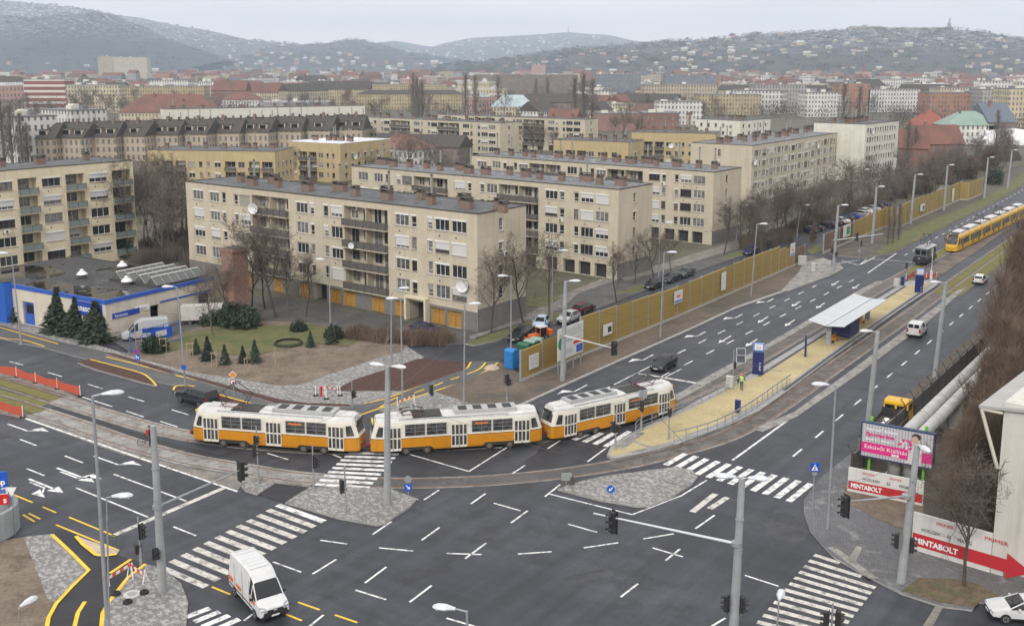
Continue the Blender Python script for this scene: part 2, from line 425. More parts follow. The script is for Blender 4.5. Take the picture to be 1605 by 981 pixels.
sheet('mulch_bed', [(273, 613), (280, 605), (303, 605), (402, 634), (430, 645), (345, 628)], .2, MULCH, 0, KERB)
sheet('mulch_bed', [(524, 611), (557, 594), (604, 579), (655, 562), (735, 568), (728, 579), (634, 612), (545, 613)], .2, MULCH, 0, KERB)
sheet('pavement', [(594, 642), (680, 613), (735, 630), (775, 643), (740, 655), (640, 660)], .12, PAV, 0, KERB)
# verge between the cycle path, the noise barrier and the avenue
sheet('verge', [(683, 614), (766, 580), (783, 567), (815, 585), (1060, 489), (1243, 410), (1270, 400), (1300, 413), (1232, 453.7), (1153, 481), (1080, 515), (900, 595), (817, 633), (785, 646), (742, 634)], .13, ground_mat('verge_earth', (.115, .09, .068), (.15, .115, .085), .1, 3.5, (.075, .068, .058), .12, .95, .8), 0, KERB)
sheet('kerb', [(785, 648), (817, 635), (900, 597), (1080, 517), (1153, 483), (1232, 455.7), (1231, 453.5), (1153, 480.5), (1080, 514.5), (900, 594), (817, 632), (785, 645)], .145, KERB, 0)
sheet('pavement', [(1253, 425), (1258, 412), (1290, 404), (1316, 413), (1322, 421), (1300, 432), (1238, 455), (1222, 458)], .15, CONC, 0, KERB)
sheet('verge', [(1286, 392), (1400, 352), (1500, 314), (1560, 283), (1605, 262), (1700, 222), (1720, 225), (1605, 293), (1560, 317), (1493, 350), (1400, 397), (1360, 404), (1310, 400)], .13, VERGE, 0, KERB)
sheet('lawn', [(1392, 378), (1440, 353), (1520, 322), (1560, 300), (1605, 272), (1606, 288), (1560, 315), (1493, 348), (1400, 394), (1375, 398)], .16, GRASS, ragged=.25)
# islands
sheet('traffic_island', [(447, 787), (485, 763), (540, 762), (613, 766), (654, 781), (642, 794), (603, 820), (590, 822), (530, 811)], .14, PAV, 0, KERB)
sheet('island_crossing', [(404, 775), (432, 758), (485, 763), (447, 787)], .03, ASPH_NEW)
sheet('traffic_island', [(378, 761), (390, 755), (430, 757), (403, 774), (384, 768)], .14, PAV, 0, KERB)
sheet('traffic_island', [(874, 766), (893, 758), (950, 745), (1060, 731), (1085, 736), (1094, 746), (1085, 758), (1050, 780), (1020, 792), (1000, 793), (940, 783)], .14, PAV, 0, KERB)
sheet('pavement', [(37, 841), (81, 836), (139, 892), (86, 943), (74, 937)], .06, PAV, 0)
sheet('bare_ground', [(-200, 855), (0, 848), (37, 841), (74, 937), (86, 944), (76, 960), (71, 985), (60, 1100), (-300, 1100)], .08, DIRT, 0)
sheet('cycle_path', [(81, 836), (92, 828), (122, 838), (150, 872), (185, 870), (229, 882), (200, 905), (170, 942), (160, 960), (158, 1000), (150, 1100), (60, 1100), (71, 985), (88, 945), (139, 892)], .03, ASPH_NEW)
sheet('gravel_island', [(120, 839), (137, 846), (187, 862), (183, 867), (165, 870), (152, 870), (130, 850)], .1, SAND, 0, KERB)
sheet('pavement', [(228, 884), (256, 890), (284, 914), (295, 942), (290, 1000), (270, 1100), (150, 1100), (158, 1000), (160, 960), (172, 942), (200, 906)], .12, PAV, 0, KERB)
# right-hand corner
sheet('pavement', [(1481, 571), (1430, 620), (1343, 703), (1291, 744), (1270, 769), (1260, 783), (1260, 803), (1270, 831), (1288, 852), (1308, 873), (1350, 897), (1413, 929), (1475, 949), (1524, 955), (1531, 942), (1559, 946), (1605, 954), (1800, 1000), (1800, 800), (1560, 560)], .13, PAVD, 0, KERB)
sheet('bare_ground', [(1322, 762), (1350, 755), (1450, 790), (1445, 845), (1390, 820), (1330, 790)], .15, DIRT, ragged=.12)
sheet('tree_pit', [(1413, 925), (1440, 905), (1500, 907), (1535, 915), (1570, 935), (1540, 938), (1528, 950), (1475, 944)], .15, ground_mat('leaf_litter', (.10, .075, .05), (.16, .12, .075), 2, 6, (.07, .09, .025), .5, .95, .9), .1)
yard_r = [G(1345, 690), G(1330, 760), G(1440, 800), G(1460, 840), G(1700, 960), (140, 60), (330, 330), G(1700, 345), G(1605, 425), G(1530, 520)]
mb = MB(); mb.prism(yard_r, None, .14, VERGE); struct('yard', mb)
sheet('tactile_strip', [(1297, 858), (1307, 855), (1378, 906), (1362, 906)], .145, CONC)
sheet('tactile_strip', [(1331, 873), (1343, 855), (1352, 857), (1341, 880)], .145, CONC)
sheet('tactile_strip', [(1446, 981), (1466, 949), (1478, 951), (1462, 981)], .012, CONCD)
# ---------------------------------------------------------------- tracks
TA = crv([G(*p) for p in ((-250, 530), (0, 599), (60, 617), (116, 634.7), (180, 654), (236, 670), (301, 684), (370, 694.5), (450, 701.5), (520, 705), (600, 704), (680, 700.5), (770, 694.5), (840, 688), (900, 677.5), (960, 663), (1020, 643), (1075, 621), (1135, 593.5), (1196, 557.8), (1277, 510.5), (1362, 461.5), (1449, 412.4), (1520, 372), (1605, 325), (1700, 272))], 6)
TB = crv([G(*p) for p in ((-250, 558), (0, 627), (67, 648), (116, 664), (180, 687), (240, 705.5), (300, 721), (365, 732.5), (450, 746), (531, 753), (600, 756.5), (660, 757), (750, 754), (820, 748.5), (880, 742), (960, 730), (1030, 715), (1140, 683), (1220, 638), (1300, 581), (1368, 533.5), (1431, 489.5), (1490, 446), (1545, 407), (1605, 365), (1700, 298))], 6)
def px_i(T, px): return min(range(len(T)), key=lambda i: abs(P(T[i][0], T[i][1], 0)[0] - px))
tb = MB(); TBED = ground_mat('track_bed', (.10, .088, .076), (.155, .14, .125), .6, 5, (.075, .06, .05), .9, .85, .2)
i0, i1 = px_i(TA, 90), px_i(TA, 1425)
j0, j1 = px_i(TB, 60), px_i(TB, 1475)
ia, ib, ja, jb = px_i(TA, 310), px_i(TA, 1060), px_i(TB, 560), px_i(TB, 960)
for T, a, b, m in ((TA, i0, ia, CONC), (TB, j0, ja, CONC), (TB, jb, j1, TBED), (TA, ib, i1, TBED)):
    ribbon(tb, T[a:b + 1], -1.25, 1.25, .012, m)
for T, a, b in ((TA, ia, ib), (TB, ja, jb)):
    ribbon(tb, T[a:b + 1], -1.15, 1.15, .009, ASPH_OLD)
for T in (TA, TB):
    for d in (-.82, .82):
        ribbon(tb, T, d - .075, d + .075, .022, RAIL)
        ribbon(tb, T, d - .32 if d < 0 else d + .14, d - .14 if d < 0 else d + .32, .019, CONC)
struct('tram_track', tb)
tg = MB()
for T, a, b in ((TA, 0, i0), (TB, 0, j0), (TA, i1, len(TA) - 1), (TB, j1, len(TB) - 1)):
    ribbon(tg, T[a:b + 1], -.68, .68, .03, TGRASS)
ribbon(tg, TB[0:j0 - 1], 1.15, 2.1, .03, TGRASS)
ribbon(tg, TB[j1:], -1.2, -3.2, .03, TGRASS)
tag(tg.build('grass_strip'), None, kind='stuff')
mid = MB(); ribbon(mid, TB[j0:px_i(TB, 330)], 1.3, 2.1, .01, ASPH_NEW); struct('track_gap', mid)
sheet('track_edge', [(-40, 632), (39, 650), (180, 699), (240, 719), (300, 733), (372, 745), (440, 755), (490, 759), (485, 763), (430, 757), (385, 756), (378, 761), (372, 769), (180, 708), (39, 657), (-40, 640)], .02, CONCD)
sheet('track_edge', [(-40, 578), (60, 606), (105, 620), (120, 626), (160, 638), (130, 626), (100, 612), (50, 597), (-40, 571)], .02, CONCD)
sheet('track_edge', [(1062, 628), (1115, 598), (1197, 550), (1350, 460), (1385, 441), (1375, 440), (1345, 455), (1190, 546), (1095, 597), (1058, 620)], .05, CONC, 0, KERB)
sheet('track_edge', [(1180, 672), (1245, 645), (1330, 583), (1437, 503), (1500, 455), (1515, 450), (1450, 508), (1345, 586), (1250, 652), (1196, 676)], .05, CONC, 0, KERB)
sheet('track_gravel', [(1420, 440), (1467, 437), (1540, 387), (1605, 341), (1700, 285), (1690, 275), (1605, 332), (1530, 376)], .06, ground_mat('gravel', (.19, .15, .12), (.14, .115, .1), .3, 8, (.08, .06, .05), .15), 0)
# platform: concrete edge, yellow paving, dark guide lines
PL = [(951, 713), (958, 698), (975, 687), (1000, 673), (1060, 645), (1100, 624), (1140, 604), (1180, 584), (1287, 519), (1372, 470), (1422, 440), (1468, 438), (1470, 446), (1443, 463), (1400, 492), (1350, 527), (1300, 563), (1240, 608), (1190, 643), (1140, 667), (1060, 696), (1000, 711), (965, 718)]
sheet('tram_platform', PL, .26, KERB, 0, CONC)
PY = [(955, 712), (962, 699), (1003, 676), (1062, 650), (1105, 630), (1150, 606), (1190, 588), (1292, 523), (1378, 474), (1420, 448), (1462, 442), (1440, 457), (1393, 489), (1342, 524), (1290, 561), (1232, 603), (1186, 634), (1135, 659), (1058, 689), (1000, 706), (966, 714)]
sheet('platform_paving', PY, .27, YPAV)
dk = MB()
DK = mat('dark_guide_strip', (.07, .07, .075), .8)
ribbon(dk, [G(*p, .27) for p in ((1192, 590), (1295, 524), (1380, 475), (1421, 449))], 0, .4, .275, DK)
ribbon(dk, [G(*p, .27) for p in ((1440, 459), (1393, 491), (1342, 527), (1290, 564), (1226, 611))], 0, .4, .275, DK)
ribbon(dk, [G(*p, .27) for p in ((971, 702), (1004, 677))], -.45, .45, .275, CONC)
ribbon(dk, [G(*p, .27) for p in ((990, 709), (1055, 694))], -.3, .3, .275, CONC)
for a in (((1201, 578), (1225, 582)), ((1414, 459), (1432, 462)), ((994, 692), (1020, 701))):
    ribbon(dk, [G(*p, .27) for p in a], -.2, .2, .276, CONC)
struct('platform_strip', dk)
PATCH = ground_mat('asphalt_patch', (.040, .042, .048), (.066, .068, .074), .5, 9, (.03, .03, .034), .4, .75, .2)
PATCH2 = ground_mat('dark_asphalt_patch', (.020, .021, .025), (.034, .035, .04), .5, 9, None, .4, .6, .2)
pa = MB()
for m_, q in ((PATCH, ((1192, 812), (1235, 800), (1258, 822), (1262, 846), (1215, 856))), (PATCH, ((560, 735), (606, 733), (598, 752), (560, 755))), (PATCH2, ((640, 712), (735, 740), (795, 702), (760, 702))), (PATCH2, ((860, 690), (950, 705), (930, 725), (840, 742), (800, 744))), (PATCH2, ((1088, 716), (1148, 722), (1246, 650), (1200, 655))), (PATCH, ((880, 905), (960, 890), (968, 902), (886, 919))), (PATCH, ((1010, 560), (1030, 552), (1040, 557), (1020, 566))), (PATCH2, ((620, 905), (700, 885), (716, 893), (634, 914))), (PATCH, ((60, 566), (120, 555), (165, 566), (130, 580)))):
    pa.prism(rag(GP(q, .003), .1), None, .003, m_)
for q in ('700 800 720 812 760 830 800 838 870 860', '560 880 600 900 660 915 720 940', '1000 900 1060 880 1110 850', '850 800 870 830 900 850 960 905', '330 760 360 790 400 800', '1080 640 1120 620 1170 585'):
    v = [float(t) for t in q.split()]; ribbon(pa, [(x + RND.gauss(0, .08), y + RND.gauss(0, .08)) for x, y in crv([G(v[i], v[i + 1]) for i in range(0, len(v), 2)], 10)], -.025, .025, .0045, PATCH2)
struct('road_patch', pa)
# ---------------------------------------------------------------- road markings
mk, yk = MB(), MB()
def line(mb, a, b, wd, m, z=.006):
    a, b = (G(*a, z) if len(a) == 2 and a[1] > 90 else a), (G(*b, z) if len(b) == 2 and b[1] > 90 else b)
    ribbon(mb, [a, b], -wd / 2, wd / 2, z, m)
def lines(mb, s, wd, m, z=.006):
    for q in s.split(';'):
        v = [float(t) for t in q.split()]
        pts = [G(v[i], v[i + 1], z) for i in range(0, len(v), 2)]
        ribbon(mb, pts, -wd / 2, wd / 2, z, m)
lines(mk, '15 566.5 36 572;75 583.4 97 590;138 602 161 609;201 621.7 226 629;269 641.7 296 650;198 644 225 653;251 660 278 668.5;129 622 176 637;31 688 57 698;101.5 714 130 725;42 734 69.5 745;178 742.6 292 785;119 764 232 810;272 825 307 839;419 710 452 720;510 708 535 717;'
      '641 709.5 787 701;639.5 711 735 738.4;735 738.4 796 700;801 743 823 729;858.6 702.6 878 690;920.5 723.4 950 702;664.6 783 688 767.6;737.6 789.5 761 773;774 788 816 800;801 819 827 800;854 778 878 759;862 774 991 806;991 806 1070 775.6;1070 775 1108 752;584 837 613.5 817;661 846 689 826;594 858 647.5 863;700 866.7 755 868.4;729 875 761.6 850.7;811.6 867.7 864.5 864;915 858 969 850;890.6 821 936 833.7;1008 844 1056 836;1022.7 858 1070 872;1043 878 1065.5 860;572 913 605.5 888;557 924 605 939;642 943 676.4 917;699.7 968 744 981;973 935 1000 914;1115 981 1137 968;502 846 544 852;428 880 472 896;490 899 527 876;480 985 507 963;382.5 972 401 958;613 767 655 783;'
      '1167.6 901 1220 918;955.7 606 1019 574;1034 595 1068 578;1090 828 1120 807', .16, WHITE)
lines(mk, '40 655.6 372 770', .22, WHITE, .03)
lines(mk, '1148 721 1249 648', .22, WHITE)
lines(mk, '177 839 356 762;998.7 584.6 1090.6 600', .5, WORN)
lines(mk, '1360 428 1405 397;1346 416 1358 407;1366 406 1430 411;1346 416 1403 387;1318 408 1347 416;1312 413 1345 408', .2, WHITE)
lines(yk, '14 772 51 787;67 794 88 803;108 810 181 840;88 822 186 862;36 806 54 817;45 804 63 813;332 919 361 931;467 943 501 955;448.5 962 473 972;525 963 560 975', .16, YELLOW)
def ycurve(s, z=.125, wd=.2):
    v = [float(t) for t in s.split()]
    ribbon(yk, crv([G(v[i], v[i + 1], z) for i in range(0, len(v), 2)], 5), -wd / 2, wd / 2, z, YELLOW)
for s in ('-100 485 0 513 92 539', '166 559 215 571 265 585', '275 588 350 606 436 630', '-100 508 0 529 37 533 70 543', '272 611 274 606 281 604 303 605 336 616 402 634', '571 632 604 624.5 635 613 690 592 729 578 735 572 738 567', '560 652 594 640 674 615 730 596 766 579 780 568',
          '706 595 720 590.4', '680 605 694 599', '649 615.6 665 610', '732 586 748 580 756 574 761 568', '612 627 624 622', '141 563 180 573 220 584 235 593 245 604', '593 640 604 633'):
    ycurve(s, .215 if s.startswith(('141', '272')) else .125)
for s in ('81 836 110 863 139 892 112 918 88 944 76 966 70 1000', '228 883 200 905 171 942 161 960 157 1000', '133 940 122 957 115 985', '205 874 172 896', '119 839 130 852 150 868 165 870 183 867'):
    v = [float(t) for t in s.split()]
    ribbon(yk, [G(v[i], v[i + 1], .13) for i in range(0, len(v), 2)], -.13, .13, .135 if s[:3] in ('228',) else (.105 if s[:3] == '119' else .085 if s[:2] == '81' else .04), YELLOW)
# lane dashes of the avenue, 6 m apart
def dashes(a, b, n0, n1, m=WHITE, step=None):
    a, b = Vector(G(*a)), Vector(G(*b)); d = (b - a).normalized(); st = step or 5.75
    for k in range(n0, n1):
        p = a + d * st * k; ribbon(mk, [tuple(p - d * 1.1), tuple(p + d * 1.1)], -.09, .09, .006, m)
lane = (1332, 441.6)
for a, b, n0, n1 in (((1174, 521), (1332, 441.6), -6, 8), ((1131, 520.1), (1279.6, 447.2), -5, 7), ((1344.3, 630.2), (1526, 478.1), -3, 30)):
    dashes(a, b, n0, n1)
for a, b, n0, n1 in (((1420, 399), (1545, 330), 0, 30), ((1440, 374), (1500, 344), 0, 24)):
    dashes(a, b, n0, n1)
def zebra(a0, a1, b0, b1, n, wd, skip=(), m=WHITE):
    """n stripes; the first runs a0-a1, the last b0-b1"""
    A0, A1, B0, B1 = (Vector(G(*p)) for p in (a0, a1, b0, b1))
    for k in range(n):
        t = k / (n - 1)
        if k in skip: continue
        p, q = A0.lerp(B0, t), A1.lerp(B1, t)
        ribbon(mk, [tuple(p), tuple(q)], -wd / 2, wd / 2, .026 if m is WHITE else .007, m)
zebra((435, 791), (508, 817), (250, 888), (323, 919), 12, .55, (0,), WORN)
lines(mk, '435 791 508 817', .6, WHITE)
zebra((546, 709.5), (625, 712), (494, 759), (579, 764.5), 9, .5, m=WHITE)
zebra((899, 689.6), (921.6, 680), (948.7, 700), (987, 676), 4, .55)
zebra((1019, 713), (1047, 701), (1060, 714), (1084, 703), 3, .5, m=WORN)
zebra((1043, 729), (1075, 711), (1236, 786), (1271, 758), 12, .55)
lines(mk, '1276 869 1316 882;1268 878 1350 903', .45, WORN, .007)
zebra((1260, 887), (1372, 921), (1178, 985), (1300, 1015), 11, .45, (), WORN)
zebra((292, 967), (329, 953), (330, 990), (375, 970), 4, .5)
lines(mk, '1085 802 1122 773;1112 797 1140 779', .5, WORN, .005)
# arrows
def arrow(px, py, ang, kind='s', L=4.2, s=1.0):
    x, y = G(px, py); c, sn = cos(ang), sin(ang)
    def T(pl): return [(x + a * c - b * sn, y + a * sn + b * c) for a, b in pl]
    def pl(q): mk.prism(T(q), None, .006, WHITE)
    hw = .09 * s
    if kind == 's':
        pl([(-L / 2, -hw), (L / 2 - 1.3, -hw), (L / 2 - 1.3, hw), (-L / 2, hw)])
        pl([(L / 2 - 1.5, -.42 * s), (L / 2, 0), (L / 2 - 1.5, .42 * s)])
    else:
        e = 1 if kind == 'l' else -1
        pl([(-L / 2, -hw), (L / 2 - 1.4, -hw), (L / 2 - 1.4, hw), (-L / 2, hw)])
        pl([(L / 2 - 1.5, -hw), (L / 2 - .6, e * .7 - hw), (L / 2 - .6, e * .7 + hw), (L / 2 - 1.5, hw)])
        pl([(L / 2 - 1.5, e * .35), (L / 2 + .35, e * 1.05), (L / 2 - 1.2, e * 1.3)])
DN = AVA + pi
for p in ((1136, 532), (1196, 501), (1248, 476), (1309, 444), (1178, 537), (1238, 506), (1286, 479), (1342, 449)): arrow(*p, DN)
for p in ((1096, 525), (1155, 497), (1205, 472)): arrow(*p, DN, 'r')
for p in ((1380, 385), (1408, 366), (1454, 353), (1478, 340), (1413, 390), (1444, 370), (1460, 345)): arrow(*p, DN)
for p in ((1403, 377), (1430, 360), (1451, 354.5), (1472, 346)): arrow(*p, DN, 'r')
arrow(905, 611, DN, 'r'); arrow(1012, 562, DN, 'r')
LD = atan2(G(372, 770)[1] - G(40, 655.6)[1], G(372, 770)[0] - G(40, 655.6)[0])
for p in ((34, 672), (174, 724)): arrow(*p, LD, 'l', 5)
arrow(118, 744, LD, 's', 5.4, 1.3); arrow(116, 747, LD, 'l', 4)
arrow(72, 761, LD, 's', 5, 1.3); arrow(66, 763, LD, 'r', 3.6)
struct('road_marking', mk); struct('cycle_marking', yk)
# ---------------------------------------------------------------- building materials
def facade_mat(name, c, joint=3.08, dark=.75):
    mt, nt, b = base_mat(name)
    v = objc(nt)
    n1 = noise(nt, v, .35, 6, .65); n2 = noise(nt, v, 1.0, 5, .75, (1.1, 1.1, .07)); n3 = noise(nt, v, 18, 3)
    o = mixc(nt, ramp(nt, n1, .3, .7), [x * 1.06 for x in c], [x * .88 for x in c])
    o = mixc(nt, ramp(nt, n2, .5, .78, 0, .62), o, [c[0] * .62, c[1] * .58, c[2] * .55])
    o = mixc(nt, 1.0, o, mixc(nt, ramp(nt, n3, .3, .7), (.93,) * 3, (1.06,) * 3), 'MULTIPLY')
    sp = nt.nodes.new('ShaderNodeSeparateXYZ'); nt.links.new(v, sp.inputs[0])
    dv = N(nt, 'ShaderNodeMath', operation='MODULO'); nt.links.new(sp.outputs[2], dv.inputs[0]); dv.inputs[1].default_value = joint
    lt = N(nt, 'ShaderNodeMath', operation='LESS_THAN'); nt.links.new(dv.outputs[0], lt.inputs[0]); lt.inputs[1].default_value = .05
    f = N(nt, 'ShaderNodeMath', operation='MULTIPLY'); nt.links.new(lt.outputs[0], f.inputs[0]); f.inputs[1].default_value = .35
    o = mixc(nt, f.outputs[0], o, [x * .5 for x in c])
    nt.links.new(o, b.inputs['Base Color']); b.inputs['Roughness'].default_value = .9
    return mt
BEIGE = facade_mat('beige_render', (.54, .485, .375)); CREAM = facade_mat('cream_render', (.68, .61, .44), 3.0)
OCHRE = facade_mat('ochre_render', (.48, .385, .215), 2.9); WHITEW = facade_mat('white_render', (.68, .66, .58), 3.0)
PALE = facade_mat('pale_render', (.56, .50, .39), 3.0)
PLINTH = mat('grey_plinth', (.20, .19, .18), .9, v=.25, s=.7)
TAR = ground_mat('roof_felt', (.085, .09, .095), (.125, .13, .135), .25, 3, (.06, .062, .065), .8, .85, .3)
GRAVELR = ground_mat('roof_gravel', (.10, .105, .11), (.15, .155, .16), .5, 4, (.32, .32, .33), 1.3, .85, .3)
SNOWR = ground_mat('snowy_roof', (.62, .63, .66), (.75, .76, .78), .3, 3, (.3, .3, .3), .5, .7, .3)
BRICK = mat('chimney_brick', (.25, .175, .14), .9, v=.4, s=3, c2=(.165, .115, .095), bp=.3)
CAPM = mat('chimney_cap', (.06, .055, .05), .9); FLUE = mat('flue_metal', (.38, .38, .37), .5, .6, .2, 3)
FRW = mat('white_window_frame', (.72, .72, .70), .5); FRB = mat('brown_window_frame', (.10, .06, .04), .6); FRG = mat('grey_window_frame', (.36, .34, .31), .6)
SHUT = stripe_mat('white_shutter', (.66, .66, .65), (.4, .4, .4), 2, .06, .2, .5, .1)
SHUTB = stripe_mat('grey_shutter', (.36, .34, .31), (.2, .2, .2), 2, .06, .2, .5, .1)
RAILG = mat('balcony_panel', (.13, .125, .115), .5, v=.3, s=2); RAILM = mat('railing_metal', (.10, .10, .10), .5, .5)
DOORO = mat('orange_garage_door', (.46, .25, .05), .7, v=.25, s=1.5, streak=True)
DARKIN = mat('dark_interior', (.03, .03, .03), .9); DISHW = mat('dish_white', (.72, .72, .72), .5)
mt, nt, b = base_mat('window_glass')
oi = nt.nodes.new('ShaderNodeObjectInfo')
n_ = noise(nt, objc(nt), 1.6, 2)
cc = mixc(nt, ramp(nt, oi.outputs['Random'], .45, .75), (.022, .024, .027), (.22, .22, .21))
cc = mixc(nt, ramp(nt, n_, .45, .6, 0, .6), cc, (.05, .05, .052))
nt.links.new(cc, b.inputs['Base Color']); b.inputs['Roughness'].default_value = .08; GLASS = mt
DKGLASS = mat('dark_glass', (.012, .013, .015), .06)
# ---------------------------------------------------------------- facade tools (local: x along, -y outward, z up)
def wallgrid(mb, x0, x1, z0, z1, ops, m, T, dep=.18, mr=None):
    """wall with openings; T maps (x, depth, z) to local space"""
    xs = sorted({x0, x1, *[o[0] for o in ops], *[o[1] for o in ops]}); zs = sorted({z0, z1, *[o[2] for o in ops], *[o[3] for o in ops]})
    for i in range(len(xs) - 1):
        run = None
        for j in range(len(zs) - 1):
            cx, cz = (xs[i] + xs[i + 1]) / 2, (zs[j] + zs[j + 1]) / 2
            hole = any(o[0] < cx < o[1] and o[2] < cz < o[3] for o in ops)
            if not hole:
                if run is None: run = zs[j]
                e = zs[j + 1]
            if run is not None and (hole or j == len(zs) - 2):
                mb.face([T(xs[i], 0, run), T(xs[i + 1], 0, run), T(xs[i + 1], 0, e), T(xs[i], 0, e)], m); run = None
    for o in ops:
        a, c, zb, zt = o[:4]; d = o[4] if len(o) > 4 else dep
        k = mr or m
        for q in (((a, 0, zb), (c, 0, zb), (c, d, zb), (a, d, zb)), ((a, 0, zt), (a, d, zt), (c, d, zt), (c, 0, zt)), ((a, 0, zb), (a, d, zb), (a, d, zt), (a, 0, zt)), ((c, 0, zb), (c, 0, zt), (c, d, zt), (c, d, zb))):
            mb.face([T(*p) for p in q], k)
        if d > .5: mb.face([T(a, d, zb), T(c, d, zb), T(c, d, zt), T(a, d, zt)], o[5] if len(o) > 5 else k)
WIN = {}
def win_mesh(w, h, n, fr, door=False):
    key = (round(w, 2), round(h, 2), n, fr.name)
    if key not in WIN:
        m = MB(); t = .07
        m.b2(0, w, 0, .06, 0, t, fr); m.b2(0, w, 0, .06, h - t, h, fr)
        for i in range(n + 1):
            x = i * (w - t) / n
            m.b2(x, x + t, .003, .057, t, h - t, fr)
        if n == 1 and h > 1 and w < 1.4: m.b2(t, w - t, .004, .056, h * .3, h * .3 + .06, fr)
        m.face([(t / 2, .035, t / 2), (w - t / 2, .035, t / 2), (w - t / 2, .035, h - t / 2), (t / 2, .035, h - t / 2)], GLASS)
        WIN[key] = m.mesh('window')
    return WIN[key]
SHM = {}
def shut_mesh(w, h, full, box=True, m=None):
    key = (round(w, 2), round(h, 2), round(full, 2), (m or SHUT).name)
    if key not in SHM:
        q = MB(); mm = m or SHUT
        q.b2(-.03, w + .03, -.17, .0, h - .2, h + .03, FRW if mm is SHUT else mm)
        if full > .05: q.b2(.03, w - .03, -.06, -.03, h - .2 - full * (h - .2), h - .2, mm)
        SHM[key] = q.mesh('roller_shutter')
    return SHM[key]
SILLM = {}
def place_win(root, x, d, z, w, h, n, rz, org, R_, white=.75, shut=.5, sill=True):
    """window child at facade coords; org = facade origin, rz its angle in the root's space"""
    c, s = cos(rz), sin(rz)
    lx, ly = org[0] + x * c - d * s, org[1] + x * s + d * c
    r = R_.random()
    fr = FRW if r < white else (FRB if r < white + .12 else FRG)
    o = put('window', win_mesh(w, h, n, fr), root, (lx, ly, z), rz)
    if R_.random() < shut:
        f = R_.choice((0, 0, 0, .3, .5, .65, .8, 1.0))
        if w < 1.4: f = R_.choice((0, 0, 0, .4))
        put('roller_shutter', shut_mesh(w, h, f, True, SHUT if R_.random() < .85 else SHUTB), o)
    if sill:
        k = round(w, 2)
        if k not in SILLM:
            q = MB(); q.b2(-.06, w + .06, -.2, 0, -.06, -.004, FRG); SILLM[k] = q.mesh('sill')
        put('sill', SILLM[k], o)
    return o
VENTM = MB(); VENTM.box((0, -.005, 0), (.22, .03, .22), CAPM); VENTM = VENTM.mesh('wall_vent')
ACM = MB(); ACM.box((0, -.17, 0), (.85, .32, .6), FRW); ACM.disc((-.12, -.34, 0), (0, 1, 0), .22, .02, CAPM, 14); ACM.box((0, -.1, -.36), (.7, .2, .05), FRG); ACM = ACM.mesh('air_conditioner')
def dish_mesh(r):
    m = MB(); rings = []
    for k in range(5):
        a = k / 4 * r; z = (a / r) ** 2 * r * .28
        rings.append([(a * cos(t * pi / 8) + 1e-4, -z, a * sin(t * pi / 8)) for t in range(16)])
    m.loft(rings, DISHW, caps=False)
    m.tube([(0, .02, 0), (0, .2, -.05), (0, .3, -r * .8)], .03, FLUE, 6)
    m.tube([(0, -.05, -r * .9), (0, -r * .9, 0)], .015, FLUE, 5); m.box((0, -r * .9, 0), (.07, .1, .07), FRG)
    return m.mesh('satellite_dish', smooth=False)
DISH = dish_mesh(.85); DISHS = dish_mesh(.45)
def chim_mesh(w, d, h, flues, cap=True):
    m = MB(); m.b2(-w / 2, w / 2, -d / 2, d / 2, 0, h, BRICK)
    m.b2(-w / 2 - .08, w / 2 + .08, -d / 2 - .08, d / 2 + .08, h, h + .1, CAPM)
    if cap:
        for x in (-w / 2 + .08, w / 2 - .08): m.b2(x - .07, x + .07, -d / 2 + .1, d / 2 - .1, h + .1, h + .34, BRICK)
        m.b2(-w / 2 - .05, w / 2 + .05, -d / 2 - .05, d / 2 + .05, h + .34, h + .42, CAPM)
    return m.mesh('chimney')
CHM = [chim_mesh(1.0, .9, 1.15, 0), chim_mesh(1.7, 1.0, 1.15, 0), chim_mesh(.9, .9, 1.3, 0), chim_mesh(2.4, 1.0, 1.1, 0)]
def flue_mesh(h, r=.16):
    m = MB(); m.cyl((0, 0), r, 0, h, FLUE, 10); m.cyl((0, 0), r * 1.5, h, h + .12, FLUE, 10); m.cyl((0, 0), r * .8, h + .12, h + .3, CAPM, 8, r * 1.3); return m.mesh('flue_pipe')
FLM = [flue_mesh(2.6), flue_mesh(3.4)]
def chimney(root, x, y, z, k, flue, rz=0):
    c = put('chimney', CHM[k], root, (x, y, z), rz)
    if flue: put('flue_pipe', FLM[flue - 1], c, (.1 if k != 1 else .5, .0, 1.2))
    return c
BAL = {}
def balcony(root, x0, x1, z, org, rz, solid=True, out=.55, m=None):
    w = x1 - x0; key = (round(w, 2), solid, out, m and m.name)
    if key not in BAL:
        q = MB(); q.b2(-.08, w + .08, -out, .15, -.16, 0, PALE if m is None else m)
        r = MB(); mm = RAILG if solid is True else solid
        r.b2(-.02, w + .02, -out + .03, -out + .06, .1, .95, mm)
        for e in (-.02, w - .01): r.b2(e, e + .03, -out + .062, -.02, .1, .95, mm)
        n = max(2, int(w / 1.3))
        for i in range(n + 1): r.b2(-.03 + i * w / n, .02 + i * w / n, -out - .01, -out + .028, -.1, 1.0, RAILM)
        r.b2(-.05, w + .05, -out - .02, -out + .08, 1.0, 1.05, RAILM)
        BAL[key] = (q.mesh('balcony'), r.mesh('railing'))
    c, s = cos(rz), sin(rz)
    o = put('balcony', BAL[key][0], root, (org[0] + x0 * c, org[1] + x0 * s, z), rz)
    put('railing', BAL[key][1], o); return o
